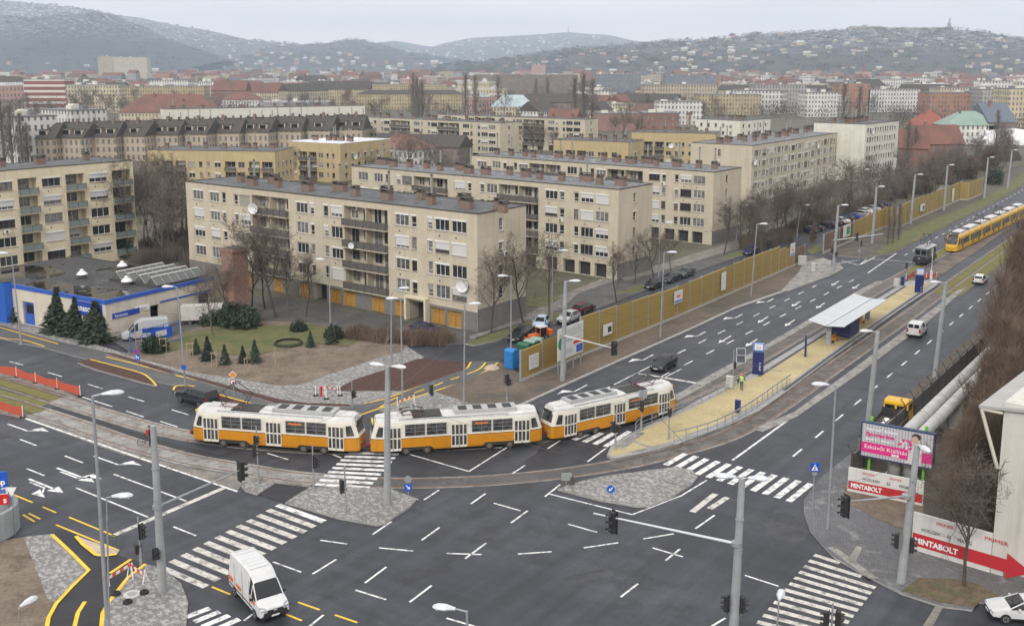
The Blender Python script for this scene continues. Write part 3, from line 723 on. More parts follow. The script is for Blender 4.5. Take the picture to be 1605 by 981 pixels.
def flat_block(name, label, cat, org, ang, L, W, Hh, front, rows, m, seed, group=None, sides=(), roof=None, plinth=1.2, ground_ops=(), chim=None, door=None, parapet=.5, balm=None, white=.75, shut=.55, recess=1.3, back=True, z0=0.0, solid=True, reveal=None, flues=.5):
    """flat-roofed block; front: list of ('w'|'n'|'b', x0, x1); rows: [(z0, z1)]; sides: [(side, x0, x1, kind)]"""
    R_ = random.Random(seed)
    root = thing(name, label, cat, (org[0], org[1], z0), ang, group)
    wl = MB()
    faces = {'f': ((0, 0), 0, L), 'r': ((L, 0), pi / 2, W), 'l': ((0, W), -pi / 2, W), 'k': ((L, W), pi, L)}
    def TT(face):
        o, rz, _ = faces[face]; c, s = cos(rz), sin(rz)
        return lambda x, d, z: (o[0] + x * c - d * s, o[1] + x * s + d * c, z)
    ops = {'f': list(ground_ops), 'r': [], 'l': [], 'k': []}
    wins = []
    for kind, a, b in front:
        for (zb, zt) in rows:
            if kind == 'b':
                ops['f'].append((a, b, zb - .95, zt + .12, recess, m)); wins.append(('f', 'b', a, b, zb - .95, zt + .1))
            else:
                ops['f'].append((a, b, zb, zt, .16)); wins.append(('f', kind, a, b, zb, zt))
    for sd, a, b, kind in sides:
        for (zb, zt) in rows:
            ops[sd].append((a, b, zb, zt, .16)); wins.append((sd, kind, a, b, zb, zt))
    for fc in ('f', 'r', 'l', 'k'):
        wallgrid(wl, 0, faces[fc][2], plinth if fc != 'f' else 0, Hh, ops[fc], m, TT(fc))
        if fc != 'f':
            T = TT(fc); wl.face([T(0, 0, -.3), T(faces[fc][2], 0, -.3), T(faces[fc][2], 0, plinth), T(0, 0, plinth)], PLINTH)
    # parapet
    for fc in ('f', 'r', 'l', 'k'):
        T = TT(fc); l = faces[fc][2]
        wl.hexa([T(-.06, -.06, Hh), T(l + .06, -.06, Hh), T(l - .2, .22, Hh), T(.2, .22, Hh), T(-.06, -.06, Hh + .12), T(l + .06, -.06, Hh + .12), T(l - .2, .22, Hh + .12), T(.2, .22, Hh + .12)], CAPM if roof is not SNOWR else SNOWR)
    wl.build('wall', root)
    rf = MB(); rf.b2(.22, L - .22, .22, W - .22, Hh - .3, Hh + .03, roof or TAR); rf = rf.build('roof', root)
    for sd, kind, a, b, zb, zt in wins:
        o, rz, _ = faces[sd]
        if kind == 'b':
            w = b - a
            if w > 6:
                xs = [a + .2, a + w * .30, a + w * .52 + .3, a + w * .78]
            else: xs = [a + .25]
            for x in xs[:4 if w > 6 else 1]:
                ww = 1.5 if w > 6 else w * .72
                dr = R_.random() < .5
                place_win(root, x, recess - .08, zb + (.1 if dr else .9), ww, (zt - zb - .25) if dr else (zt - zb - 1.05), 2, rz, o, R_, .5, .1, False)
            if w > 6:
                dv = MB(); dv.b2(a + w * .49, a + w * .49 + .15, 0.02, recess, zb + .01, zt - .0, m); dv.build('partition', root)
            balcony(root, a, b, zb, o, rz, solid, .55, balm)
        else:
            n = 3 if b - a > 2.2 else (2 if b - a > 1.6 else 1)
            place_win(root, a, .09, zb, b - a, zt - zb, n, rz, o, R_, white, shut)
            if R_.random() < .75 and b - a > 1.3:
                c, s = cos(rz), sin(rz); x = a + (b - a) * .3
                put('wall_vent', VENTM, root, (o[0] + x * c, o[1] + x * s, zb - .75), rz)
            if R_.random() < .02:
                c, s = cos(rz), sin(rz); x = a + (b - a) * .5
                put('air_conditioner', ACM, root, (o[0] + x * c, o[1] + x * s, zb - .45), rz)
            elif R_.random() < .012 and seed != 5:
                c, s = cos(rz), sin(rz)
                put('satellite_dish', DISH, root, (o[0] + b * c + .3 * s, o[1] + b * s - .3 * c, zb + .4), rz)
    for x, y, k, fl in (chim or []): chimney(rf, x, y, Hh, k, fl)
    return root, rf
def chim_row(L, W, n, R_, y0=.35, y1=.7):
    out = []
    for i in range(n):
        x = 3 + (L - 6) * (i + R_.uniform(-.2, .2)) / max(1, n - 1)
        out.append((min(max(x, 1.5), L - 1.5), W * R_.uniform(y0, y1), R_.choice((0, 0, 1, 1, 2, 3)), R_.choice((0, 0, 1, 0, 2, 1))))
    return out
LAY = [('w', 2.06, 5.09), ('w', 6.95, 9.6), ('n', 10.43, 11.52), ('n', 13.84, 14.9), ('w', 15.42, 18.2), ('b', 18.72, 28.18), ('w', 30.1, 32.92), ('n', 33.54, 34.47), ('n', 36.76, 37.81), ('w', 38.41, 41.07), ('b', 41.51, 51.1), ('w', 52.72, 55.52), ('n', 56.04, 57.09), ('n', 59.28, 60.29), ('w', 60.8, 63.55), ('w', 64.04, 66.84)]
def lay(L, skip=()): return [(k, a / 68.87 * L, b / 68.87 * L) for i, (k, a, b) in enumerate(LAY) if i not in skip]
ZR = [(.01, 0)]
def rows4(Hh): f = Hh / 15.6; return [(3.69 * f, 5.49 * f), (6.81 * f, 8.52 * f), (9.83 * f, 11.53 * f), (12.9 * f, 14.6 * f)]
def roofpts(z, *p): return [G(*q, z) for q in p]
def ang2(a, b): return atan2(b[1] - a[1], b[0] - a[0])
# block 1: nearest, with the orange garages
H1 = 15.4
a, b, c = roofpts(H1, (290.7, 285), (747.9, 336.2), (825.4, 322.7)); L1 = math.dist(a, b); W1 = math.dist(b, c)
gar = []; GD = []
for x0, x1 in ((23.5, 26.2), (30.2, 33), (37.5, 40.4), (40.8, 43.7), (47.2, 50), (52.2, 55), (59.8, 62.6), (63, 65.8), (11, 13.8), (15, 17.8)):
    x0, x1 = x0 / 68.87 * L1, x1 / 68.87 * L1; gar.append((x0, x1, .02, 2.25, .35)); GD.append((x0, x1))
for x0, x1 in ((33.8, 37), (55.6, 59.2)): gar.append((x0 / 68.87 * L1, x1 / 68.87 * L1, .02, 2.6, 1.6, DARKIN))
BL1, rf1 = flat_block('apartment_block', 'beige four-storey apartment block with orange garage doors along its ground floor', 'apartment block', a, ang2(a, b), L1, W1, H1, lay(L1), rows4(H1), BEIGE, 5, 'beige panel blocks', [('r', W1 * .43, W1 * .43 + .9, 'n')], TAR, 3.0, gar,
    chim=[(4 + 61 * t, W1 * y, k, f) for t, y, k, f in ((.06, .5, 0, 0), (.15, .3, 1, 1), (.16, .65, 1, 0), (.24, .35, 0, 0), (.3, .65, 0, 2), (.36, .3, 1, 0), (.42, .6, 3, 1), (.52, .35, 0, 0), (.58, .6, 1, 2), (.63, .3, 1, 1), (.69, .6, 0, 0), (.76, .35, 0, 1), (.82, .6, 1, 0), (.87, .3, 1, 0), (.93, .5, 0, 0), (.97, .3, 0, 0))], white=.8, shut=.75)
ang1 = ang2(a, b)
gm = MB(); wd = 2.75 / 68.87 * L1
gm.b2(0, wd, 0, .06, 0, 2.22, DOORO); gm.b2(wd / 2 - .02, wd / 2 + .02, -.012, .0, 0, 2.2, FRB)
for xx in (wd * .25, wd * .75): gm.b2(xx - .35, xx + .35, -.008, 0, 1.55, 1.6, FRB)
gm = gm.mesh('garage_door')
for x0, x1 in GD: put('garage_door', gm, BL1, (x0, .3, .03))
fas = MB()
fas.b2(-.02, L1 + .02, -.04, -.004, 2.62, 3.05, PALE)
fas.build('fascia', BL1)
pf = MB(); xq = 55.2 / 68.87 * L1
for xx in (xq, xq + 4 / 68.87 * L1): pf.b2(xx, xx + .3, -.9, -.05, 0, 3.1, CREAM)
pf.b2(xq, xq + 4 / 68.87 * L1 + .3, -.9, -.05, 3.1, 3.35, CREAM); pf.build('porch', BL1)
gp = MB(); gp.b2(0.02, L1 - .02, -.05, -.006, .0, 2.6, PLINTH)
wb = MB()
wallgrid(wb, .01, L1 - .01, 0, 2.62, [(o[0], o[1], -.1, o[3], .05) for o in gar], PLINTH, lambda x, d, z: (x, d - .05, z))
wb.build('plinth', BL1)
for fx, z, d in ((20.5, 12.7, DISH), (66.5, 6.0, DISH), (44.2, 9.2, DISHS), (29, 3.6, DISHS)):
    put('satellite_dish', d, BL1, (fx / 68.87 * L1, -1.0 if z > 9 else -.5, z), radians(20))
put('air_conditioner', ACM, BL1, (L1, W1 * .55, 9.6), pi / 2); put('air_conditioner', ACM, BL1, (43 / 68.87 * L1, 1.2, 14.2))
def simple_chims(L, W, n, seed): return chim_row(L, W, n, random.Random(seed))
for nm, lab, pts, Hh, seed, n, rf in (
        ('b2', 'beige apartment block with white debris on its roof, second in the row by the avenue', ((550.9, 260.8), (969.5, 297.7), (1021.5, 288.5)), 14.6, 21, 15, GRAVELR),
        ('b3', 'beige apartment block third in the row by the avenue, nearest the long block', ((738.6, 244), (1119, 270.6), (1160, 263)), 14.0, 22, 15, GRAVELR),
        ('b6', 'beige apartment block with brown balconies behind the two yellow houses', ((555, 183), (784, 193.5), (821, 192)), 13.6, 23, 12, TAR),
        ('b7', 'farthest beige apartment block, below the pale blue roof with tall chimneys', ((686.5, 180), (917, 188), (942, 186.5)), 13.0, 24, 10, TAR)):
    a, b, c = roofpts(Hh, *pts); L_, W_ = math.dist(a, b), max(9, math.dist(b, c))
    gr = [(x / 68.87 * L_, (x + 2.6) / 68.87 * L_, .05, 2.3, .6, DARKIN) for x in (12, 20, 26, 33, 41, 48, 53, 57, 60.5, 64)]
    flat_block('apartment_block', lab, 'apartment block', a, ang2(a, b), L_, W_, Hh, lay(L_), rows4(Hh), BEIGE, seed, 'beige panel blocks', [('r', W_ * .43, W_ * .43 + .9, 'n')], rf, 2.6, gr, simple_chims(L_, W_, n, seed), white=.75, shut=.55)
# block 4: long facade along the avenue
H4 = 14.4
a, b, c = roofpts(H4, (1084, 224), (1179.4, 228.8), (1347.6, 203.6)); W4, L4 = math.dist(a, b), math.dist(b, c)
fr = []
for i in range(16):
    x = 1.6 + i * (L4 - 3.2) / 16; fr.append(('w', x, x + 2.3)); fr.append(('n', x + 3.0, x + 3.9))
r5 = [(H4 * q, H4 * (q + .115)) for q in (.06, .245, .43, .615, .80)]
BL4, rf4 = flat_block('apartment_block', 'longest beige apartment block, its many small windows facing the avenue behind trees', 'apartment block', b, ang2(b, c), L4, W4, H4, fr, r5, BEIGE, 31, 'beige panel blocks', [('l', W4 * .45, W4 * .45 + .8, 'n')], GRAVELR, 0.4, (), simple_chims(L4, W4, 26, 5))
put('satellite_dish', DISH, BL4, (.6, -.4, 10.4), 0)
# tall pale block beyond
H5 = 17.2
a0, a, b = roofpts(H5, (1282, 192), (1357, 195.5), (1409, 190)); L5 = math.dist(a, b); W5 = math.dist(a0, a)
fr = [('n', 1.5 + i * (L5 - 3) / 12, 2.7 + i * (L5 - 3) / 12) for i in range(12)]
flat_block('apartment_block', 'tall off-white apartment block rising beyond the long beige one', 'apartment block', a, ang2(a, b), L5, W5, H5, fr, [(1.2 + i * 2.7, 2.6 + i * 2.7) for i in range(6)], WHITEW, 32, None, (), TAR, .5, (), simple_chims(L5, W5, 14, 8), shut=.1)
# left cream block
H7 = 17.4
b, c = roofpts(H7, (207.5, 251.8), (140, 245)); an = radians(53); L7 = 62
a = (b[0] - cos(an) * L7, b[1] - sin(an) * L7)
fr = []
x = L7 - .6
for k, wd in (('b', 3.6), ('w', 3.4), ('b', 3.4), ('w', 3.2), ('b', 3.2), ('w', 3.0), ('w', 3.0), ('b', 3.2), ('w', 3.0), ('w', 3.0), ('b', 3.2), ('w', 3.0)):
    fr.append((k, x - wd, x)); x -= wd + .9
BL7, rf7 = flat_block('apartment_block', 'cream apartment block with recessed balconies behind the electronics shop', 'apartment block', a, an, L7, 11, H7, fr, [(2.0 + i * 3.05, 3.6 + i * 3.05) for i in range(5)], CREAM, 33, None, (), TAR, .6, (), [(L7 - x, 6.5, k, f) for x, k, f in ((5, 0, 1), (13.5, 1, 0), (20, 0, 1), (27, 1, 2), (34, 0, 0))], recess=1.4, shut=.6, solid=mat('frosted_balcony_glass', (.20, .24, .23), .3), balm=PALE)
# two-step yellow houses
YP = [('apartment_house', 'yellow apartment house with a dark flat roof between the cream block and the beige block', ((230.5, 235.5), (430.7, 238)), 11.5, 14, 41, TAR), ('apartment_house', 'yellow apartment house with white frosted roof', ((452, 222), (533, 226)), 11.5, 24, 42, SNOWR),
      ('apartment_house', 'yellow apartment house behind the third beige block, many chimneys on the roof', ((867.5, 219), (985, 223.5)), 12, 12, 43, TAR), ('apartment_house', 'yellow apartment house next to the brick-red building', ((990, 207.5), (1122, 210)), 12, 13, 44, TAR)]
for nm, lab, (p, q), Hh, W_, seed, rf in YP:
    a, b = roofpts(Hh, p, q); L_ = math.dist(a, b)
    fr = []; x = 1.2; k = 0
    while x < L_ - 3:
        t = 'wbbwnnwb'[k % 8]; wd = {'w': 1.8, 'n': 1.0, 'b': 3.0}[t]
        fr.append((t, x, x + wd)); x += wd + (1.2 if t != 'b' else .7); k += 1
    sd = [('r', 2 + i * 3, 3.2 + i * 3, 'n') for i in range(int(W_ / 3.2))]
    flat_block(nm, lab, 'apartment house', a, ang2(a, b), L_, W_, Hh, fr, [(1.4 + i * 2.85, 2.9 + i * 2.85) for i in range(3)] if Hh < 11.8 else [(1.6 + i * 2.9, 3.1 + i * 2.9) for i in range(3)], OCHRE, seed, None, sd, rf, .5, (), simple_chims(L_, W_, 7, seed), balm=OCHRE, shut=.3)
# white house by block 4, white slab far left
for lab, pts, Hh, W_, seed, n, rf in (('white apartment house with a green-edged roof beside the long beige block', ((1091, 187), (1160, 190)), 13, 22, 51, 6, TAR), ('long white apartment slab behind the dark mansard row', ((258, 172), (572, 166)), 15, 11, 52, 14, TAR)):
    a, b = roofpts(Hh, *pts); L_ = math.dist(a, b)
    fr = [('n', 2 + i * 3.4, 3.1 + i * 3.4) for i in range(int((L_ - 3) / 3.4))]
    flat_block('apartment_house', lab, 'apartment house', a, ang2(a, b), L_, W_, Hh, fr, [(1.5 + i * 2.9, 3 + i * 2.9) for i in range(4)], WHITEW, seed, None, [('r', 2 + i * 4, 3.2 + i * 4, 'n') for i in range(int(W_ / 4.2))], rf, .5, (), simple_chims(L_, W_, n, seed), shut=.15)
# ---------------------------------------------------------------- electronics shop on the left
BLUE = mat('shop_blue', (.03, .11, .48), .5, v=.15, s=1); BLUED = mat('sign_blue', (.02, .06, .36), .4)
SHOPW = facade_mat('shop_wall', (.62, .56, .47), 50)
mt, nt, bb = base_mat('wet_roof')
p_ = pos(nt); k1 = noise(nt, p_, .13, 4, .55); k2 = noise(nt, p_, 1.2, 6, .7)
pud = ramp(nt, k1, .48, .53)
nt.links.new(mixc(nt, pud, mixc(nt, ramp(nt, k2, .35, .65), (.026, .026, .028), (.06, .06, .06)), (.012, .012, .012)), bb.inputs['Base Color'])
nt.links.new(ramp(nt, pud, 0, 1, .8, .03), bb.inputs['Roughness']); WETR = mt
HS = 5.2
q0, q1, q2 = roofpts(HS, (164.5, 472), (18.7, 446), (356.7, 437.8))
anl = ang2(q1, q0); LS = math.dist(q0, q1) + 12; WS = math.dist(q0, q2)
o_ = (q0[0] - cos(anl) * LS, q0[1] - sin(anl) * LS)
shop = thing('electronics_shop', 'single-storey white electronics shop with blue trim and a wet flat roof', 'shop', o_, anl)
wl = MB()
T0 = lambda x, d, z: (x, d, z)
wallgrid(wl, 0, LS, 0, HS, [(LS - 17, LS - 14.6, .05, 3.2, .3, BLUE), (LS - 4.6, LS - 1.6, .05, 3.0, .6, DARKIN), (LS - 9, LS - 7.5, 1.6, 2.8, .2)], SHOPW, T0)
Tr = lambda y, d, z: (LS - d, y, z)
wallgrid(wl, 0, WS, 0, HS, [(WS * .38, WS * .46, .05, 3.2, .3, BLUE), (WS * .84, WS * .95, .05, 3.2, .3, BLUE)], SHOPW, Tr)
wl.face([(0, WS, 0), (LS, WS, 0), (LS, WS, HS), (0, WS, HS)], SHOPW)
wl.build('wall', shop)
r_ = MB(); r_.b2(.15, LS - .15, .15, WS - .15, HS - .3, HS - .02, WETR); rfs = r_.build('roof', shop)
t_ = MB(); t_.b2(-.05, LS + .08, -.08, .15, HS - .45, HS + .1, BLUE); t_.b2(LS - .15, LS + .08, .15, WS, HS - .45, HS + .1, BLUE); t_.b2(0, LS - .15, WS - .2, WS, HS - .05, HS + .1, CAPM); t_.build('roof_trim', shop)
bnd = MB(); bnd.b2(LS - 6.4, LS - .6, -.12, -.01, HS - 2.2, HS - .55, BLUED); sg = bnd.build('shop_sign', shop)
WTXT = mat('sign_white', (.8, .8, .8), .5); BTXT = mat('sign_black', (.03, .03, .03), .6); RTXT = mat('sign_red', (.55, .02, .03), .5)
text(sg, 'lettering', 'Panasonic', (LS - 6.0, -.13, HS - 1.75), 1.15, WTXT, bold=.02)
s2 = MB(); s2.b2(LS + .01, LS + .1, .9, 5.0, 2.7, 3.4, BLUED); s2 = s2.build('shop_sign', shop); text(s2, 'lettering', 'Panasonic', (LS + .11, 1.2, 2.85), .5, WTXT, (pi / 2, 0, pi / 2))
s3 = MB(); s3.b2(LS + .01, LS + .08, WS * .25, WS * .37, 2.9, 3.6, WTXT); s3 = s3.build('shop_sign', shop); text(s3, 'lettering', 'Technics', (LS + .09, WS * .26, 3.05), .42, BTXT, (pi / 2, 0, pi / 2))
bd = MB(); bd.b2(LS - 16.9, LS - 14.7, .24, .3, .05, 3.1, BLUE); bd.b2(LS - 16.5, LS - 15.1, .22, .24, 1.6, 2.8, DKGLASS); bd.build('door', shop)
bb2 = MB(); bb2.b2(LS + .01, LS + .06, WS * .47, WS - .5, 3.3, 3.55, BLUE); bb2.build('blue_band', shop)
for px, py in ((129, 436), (192, 422.5), (199, 447)):
    v = MB(); v.cyl((0, 0), .66, 0, .55, CAPM, 16, .6); v.lathe((0, 0, .55), [(.74, 0), (.7, .12), (.42, .4), (.3, .45), (.28, .65), (0, .78)], DISHW, 16)
    x, y = G(px, py, HS); dx, dy = x - o_[0], y - o_[1]
    v.build('roof_ventilator', rfs, loc=(dx * cos(-anl) - dy * sin(-anl), dx * sin(-anl) + dy * cos(-anl), HS - .02), smooth=False)
SKYG = mat('skylight_glass', (.11, .12, .115), .25, v=.3, s=1)
for k in range(4):
    s_ = MB(); x0 = LS - 10.2 + k * 2.35; ya, yb = WS * .5, WS - .9
    s_.loft([[(x0, ya, 0), (x0 + 1.1, ya, .95), (x0 + 2.2, ya, 0)], [(x0, yb, 0), (x0 + 1.1, yb, .95), (x0 + 2.2, yb, 0)]], SKYG)
    for e in range(7):
        yy = ya + e * (yb - ya) / 6
        s_.tube([(x0, yy, .03), (x0 + 1.1, yy, 1.0), (x0 + 2.2, yy, .03)], .04, FRG, 4)
    s_.tube([(x0 + 1.1, ya, 1.0), (x0 + 1.1, yb, 1.0)], .07, FRW, 4)
    s_.build('skylight', rfs, loc=(0, 0, HS + .25))
sk = MB(); sk.b2(LS - 10.4, LS - .7, WS * .5 - .2, WS - .7, HS - .02, HS + .27, CAPM); sk.build('skylight_kerb', rfs)
# blue profiled annex at the left edge
x, y = o_[0] + 12 * cos(anl), o_[1] + 12 * sin(anl); st = stripe_mat('blue_cladding', (.02, .13, .55), (.01, .05, .25), 0, .45, .2, .4, .1)
an_ = thing('annex', 'blue ribbed metal annex at the left end of the electronics shop', 'annex', (x, y), anl)
m_ = MB(); m_.b2(-26, -.05, -1.2, -.02, 0, 5.6, st); m_.build('wall', an_); m_ = MB(); m_.b2(-26.1, -.02, -1.25, .02, 5.6, 5.7, CAPM); m_.build('roof', an_)
# brick chimney stack behind the shop
x, y = G(372, 498)
m_ = MB(); hh = Zat(372, 498, 388)
bk = mat('old_brick', (.30, .19, .145), .9, v=.5, s=3.5, c2=(.17, .10, .08), bp=.6)
m_.b2(-1.25, 1.25, -1.25, 1.25, 0, hh, bk); m_.b2(-1.35, 1.35, -1.35, 1.35, hh - .5, hh - .25, bk); m_.b2(-1.0, 1.0, -1.0, 1.0, hh, hh + .05, CAPM)
for k in range(12): m_.tube([(1.28, -.2, 1 + k * .6), (1.42, -.2, 1 + k * .6), (1.42, .2, 1 + k * .6), (1.28, .2, 1 + k * .6)], .02, CAPM, 4)
st_ = thing('brick_chimney', 'square red brick chimney stack behind the electronics shop', 'chimney', (x, y), radians(52)); m_.build('stack', st_)
# ---------------------------------------------------------------- vehicles
def paint(name, c, r=.32): return mat(name, c, r, 0, .12, 1.2, spec=.28)
BLACKP, NAVYP, SILVERP, WHITEP, MAROONP, GREYP, LBLUEP = paint('black_paint', (.018, .02, .024)), paint('navy_paint', (.015, .02, .075)), paint('silver_paint', (.42, .43, .44)), paint('white_car_paint', (.63, .64, .64)), paint('maroon_paint', (.085, .014, .02)), paint('dark_grey_paint', (.022, .027, .034)), paint('pale_blue_paint', (.45, .55, .66))
BLUEP, YELLOWP, ORANGEP = paint('blue_paint', (.02, .06, .25)), paint('yellow_truck_paint', (.72, .42, .02)), paint('orange_paint', (.75, .15, .02))
TYRE = mat('tyre', (.018, .018, .018), .9); RIM = mat('rim', (.33, .33, .34), .35, .7); TRIM = mat('black_trim', (.025, .025, .025), .6)
LAMPG = mat('headlight_glass', (.34, .36, .39), .1); TAILR = mat('tail_light', (.35, .01, .01), .2); PLATEM = mat('number_plate', (.72, .72, .70), .5)
AMBER = mat('amber_light', (.7, .25, .02), .3)
WH = {}
def wheel(root, x, y, r, w=.2, out=1):
    k = (r, w, out)
    if k not in WH:
        t = MB(); t.tube([(0, -w / 2, 0), (0, -w / 2 + .03, 0), (0, w / 2 - .03, 0), (0, w / 2, 0)], [r * .9, r, r, r * .9], TYRE, 20)
        q = MB(); q.disc((0, out * (w / 2 + .004), 0), (0, 1, 0), r * .62, .02, RIM, 16)
        for i in range(5):
            a = i * 2 * pi / 5; q.box((cos(a) * r * .3, out * (w / 2 + .016), sin(a) * r * .3), (r * .5, .012, r * .16), TRIM if r < .5 else RIM, ry=-a)
        WH[k] = (t.mesh('wheel', False), q.mesh('rim'))
    o = put('wheel', WH[k][0], root, (x, y, r)); put('rim', WH[k][1], o); return o
# station: (x, zlow, zbelt, ztop, half width, half width at roof)
def ring(x, zl, zb, zt, w, wt):
    return [(x, -w * .90, zl), (x, -w, zl + .18), (x, -w * 1.0, zl + (zb - zl) * .6), (x, -w * .965, zb), (x, -wt, max(zt - .06, zb + .001)), (x, -wt * .8, zt), (x, wt * .8, zt), (x, wt, max(zt - .06, zb + .001)), (x, w * .965, zb), (x, w, zl + (zb - zl) * .6), (x, w, zl + .18), (x, w * .90, zl)]
SHAPES = {
    'hatch': dict(L=4.3, r=.32, ax=(.85, 3.45), st=[(0, .35, .62, .64, .60, .45), (.12, .22, .70, .73, .80, .6), (.6, .2, .80, .84, .87, .7), (1.15, .2, .92, .98, .89, .72), (1.95, .2, .95, 1.40, .89, .60), (2.5, .2, .96, 1.47, .89, .60), (3.3, .2, .98, 1.44, .88, .58), (3.85, .22, 1.0, 1.32, .86, .56), (4.2, .25, .98, 1.0, .80, .62), (4.3, .4, .75, .77, .70, .6)], cab=(3, 8), rear=7),
    'saloon': dict(L=4.7, r=.32, ax=(.9, 3.65), st=[(0, .35, .60, .62, .62, .45), (.12, .22, .68, .71, .82, .6), (.7, .2, .80, .84, .88, .7), (1.3, .2, .92, .97, .90, .72), (2.1, .2, .95, 1.38, .90, .60), (2.6, .2, .96, 1.43, .90, .60), (3.2, .2, .97, 1.38, .89, .58), (3.95, .22, 1.0, 1.05, .87, .66), (4.5, .24, .98, 1.02, .83, .66), (4.7, .4, .80, .83, .74, .6)], cab=(3, 7), rear=6),
    'estate': dict(L=4.75, r=.33, ax=(.9, 3.7), st=[(0, .35, .62, .64, .62, .45), (.12, .22, .70, .73, .82, .6), (.7, .2, .82, .86, .89, .7), (1.3, .2, .93, .98, .91, .72), (2.1, .2, .96, 1.42, .91, .62), (2.7, .2, .97, 1.48, .91, .62), (3.6, .2, .98, 1.46, .90, .61), (4.25, .22, 1.0, 1.40, .88, .60), (4.65, .25, .98, 1.0, .84, .7), (4.75, .4, .8, .82, .76, .66)], cab=(3, 8), rear=7),
    'small': dict(L=3.75, r=.3, ax=(.7, 3.05), st=[(0, .35, .68, .70, .58, .42), (.1, .22, .76, .79, .76, .56), (.5, .2, .86, .90, .82, .66), (.95, .2, .96, 1.02, .84, .68), (1.65, .2, 1.0, 1.44, .84, .58), (2.2, .2, 1.0, 1.52, .84, .58), (2.9, .2, 1.02, 1.5, .83, .57), (3.4, .22, 1.03, 1.4, .81, .56), (3.68, .25, 1.0, 1.02, .76, .6), (3.75, .4, .8, .82, .68, .56)], cab=(3, 8), rear=7),
    'pickup': dict(L=5.2, r=.4, ax=(.95, 4.1), st=[(0, .5, .85, .88, .70, .55), (.12, .35, .98, 1.02, .88, .7), (.8, .33, 1.08, 1.12, .92, .76), (1.45, .33, 1.15, 1.2, .93, .78), (2.15, .33, 1.18, 1.72, .93, .66), (2.7, .33, 1.19, 1.78, .93, .68), (3.7, .33, 1.2, 1.78, .93, .70), (4.9, .35, 1.2, 1.76, .92, .70), (5.12, .4, 1.18, 1.22, .9, .74), (5.2, .5, .95, .98, .84, .7)], cab=(3, 8), rear=7),
    'mini_van': dict(L=4.3, r=.32, ax=(.8, 3.5), st=[(0, .35, .72, .75, .66, .5), (.1, .22, .82, .86, .84, .64), (.5, .2, .96, 1.0, .88, .74), (.95, .2, 1.08, 1.13, .90, .76), (1.6, .2, 1.12, 1.72, .90, .70), (2.1, .2, 1.12, 1.82, .90, .74), (3.2, .2, 1.12, 1.82, .90, .76), (4.1, .22, 1.12, 1.78, .89, .76), (4.25, .26, 1.1, 1.6, .87, .74), (4.3, .4, 1.0, 1.1, .84, .72)], cab=(3, 8), rear=8),
    'van': dict(L=5.6, r=.36, ax=(.95, 4.4), st=[(0, .4, .75, .78, .78, .6), (.08, .28, .92, .96, .93, .7), (.45, .26, 1.08, 1.13, .97, .84), (.85, .26, 1.2, 1.3, .99, .88), (1.55, .26, 1.3, 2.1, .99, .78), (1.95, .26, 1.32, 2.45, .99, .78), (2.5, .26, 1.32, 2.62, .99, .80), (4.5, .26, 1.32, 2.62, .99, .80), (5.5, .28, 1.32, 2.58, .98, .80), (5.6, .4, 1.3, 2.5, .95, .78)], cab=(3, 6), rear=9),
}
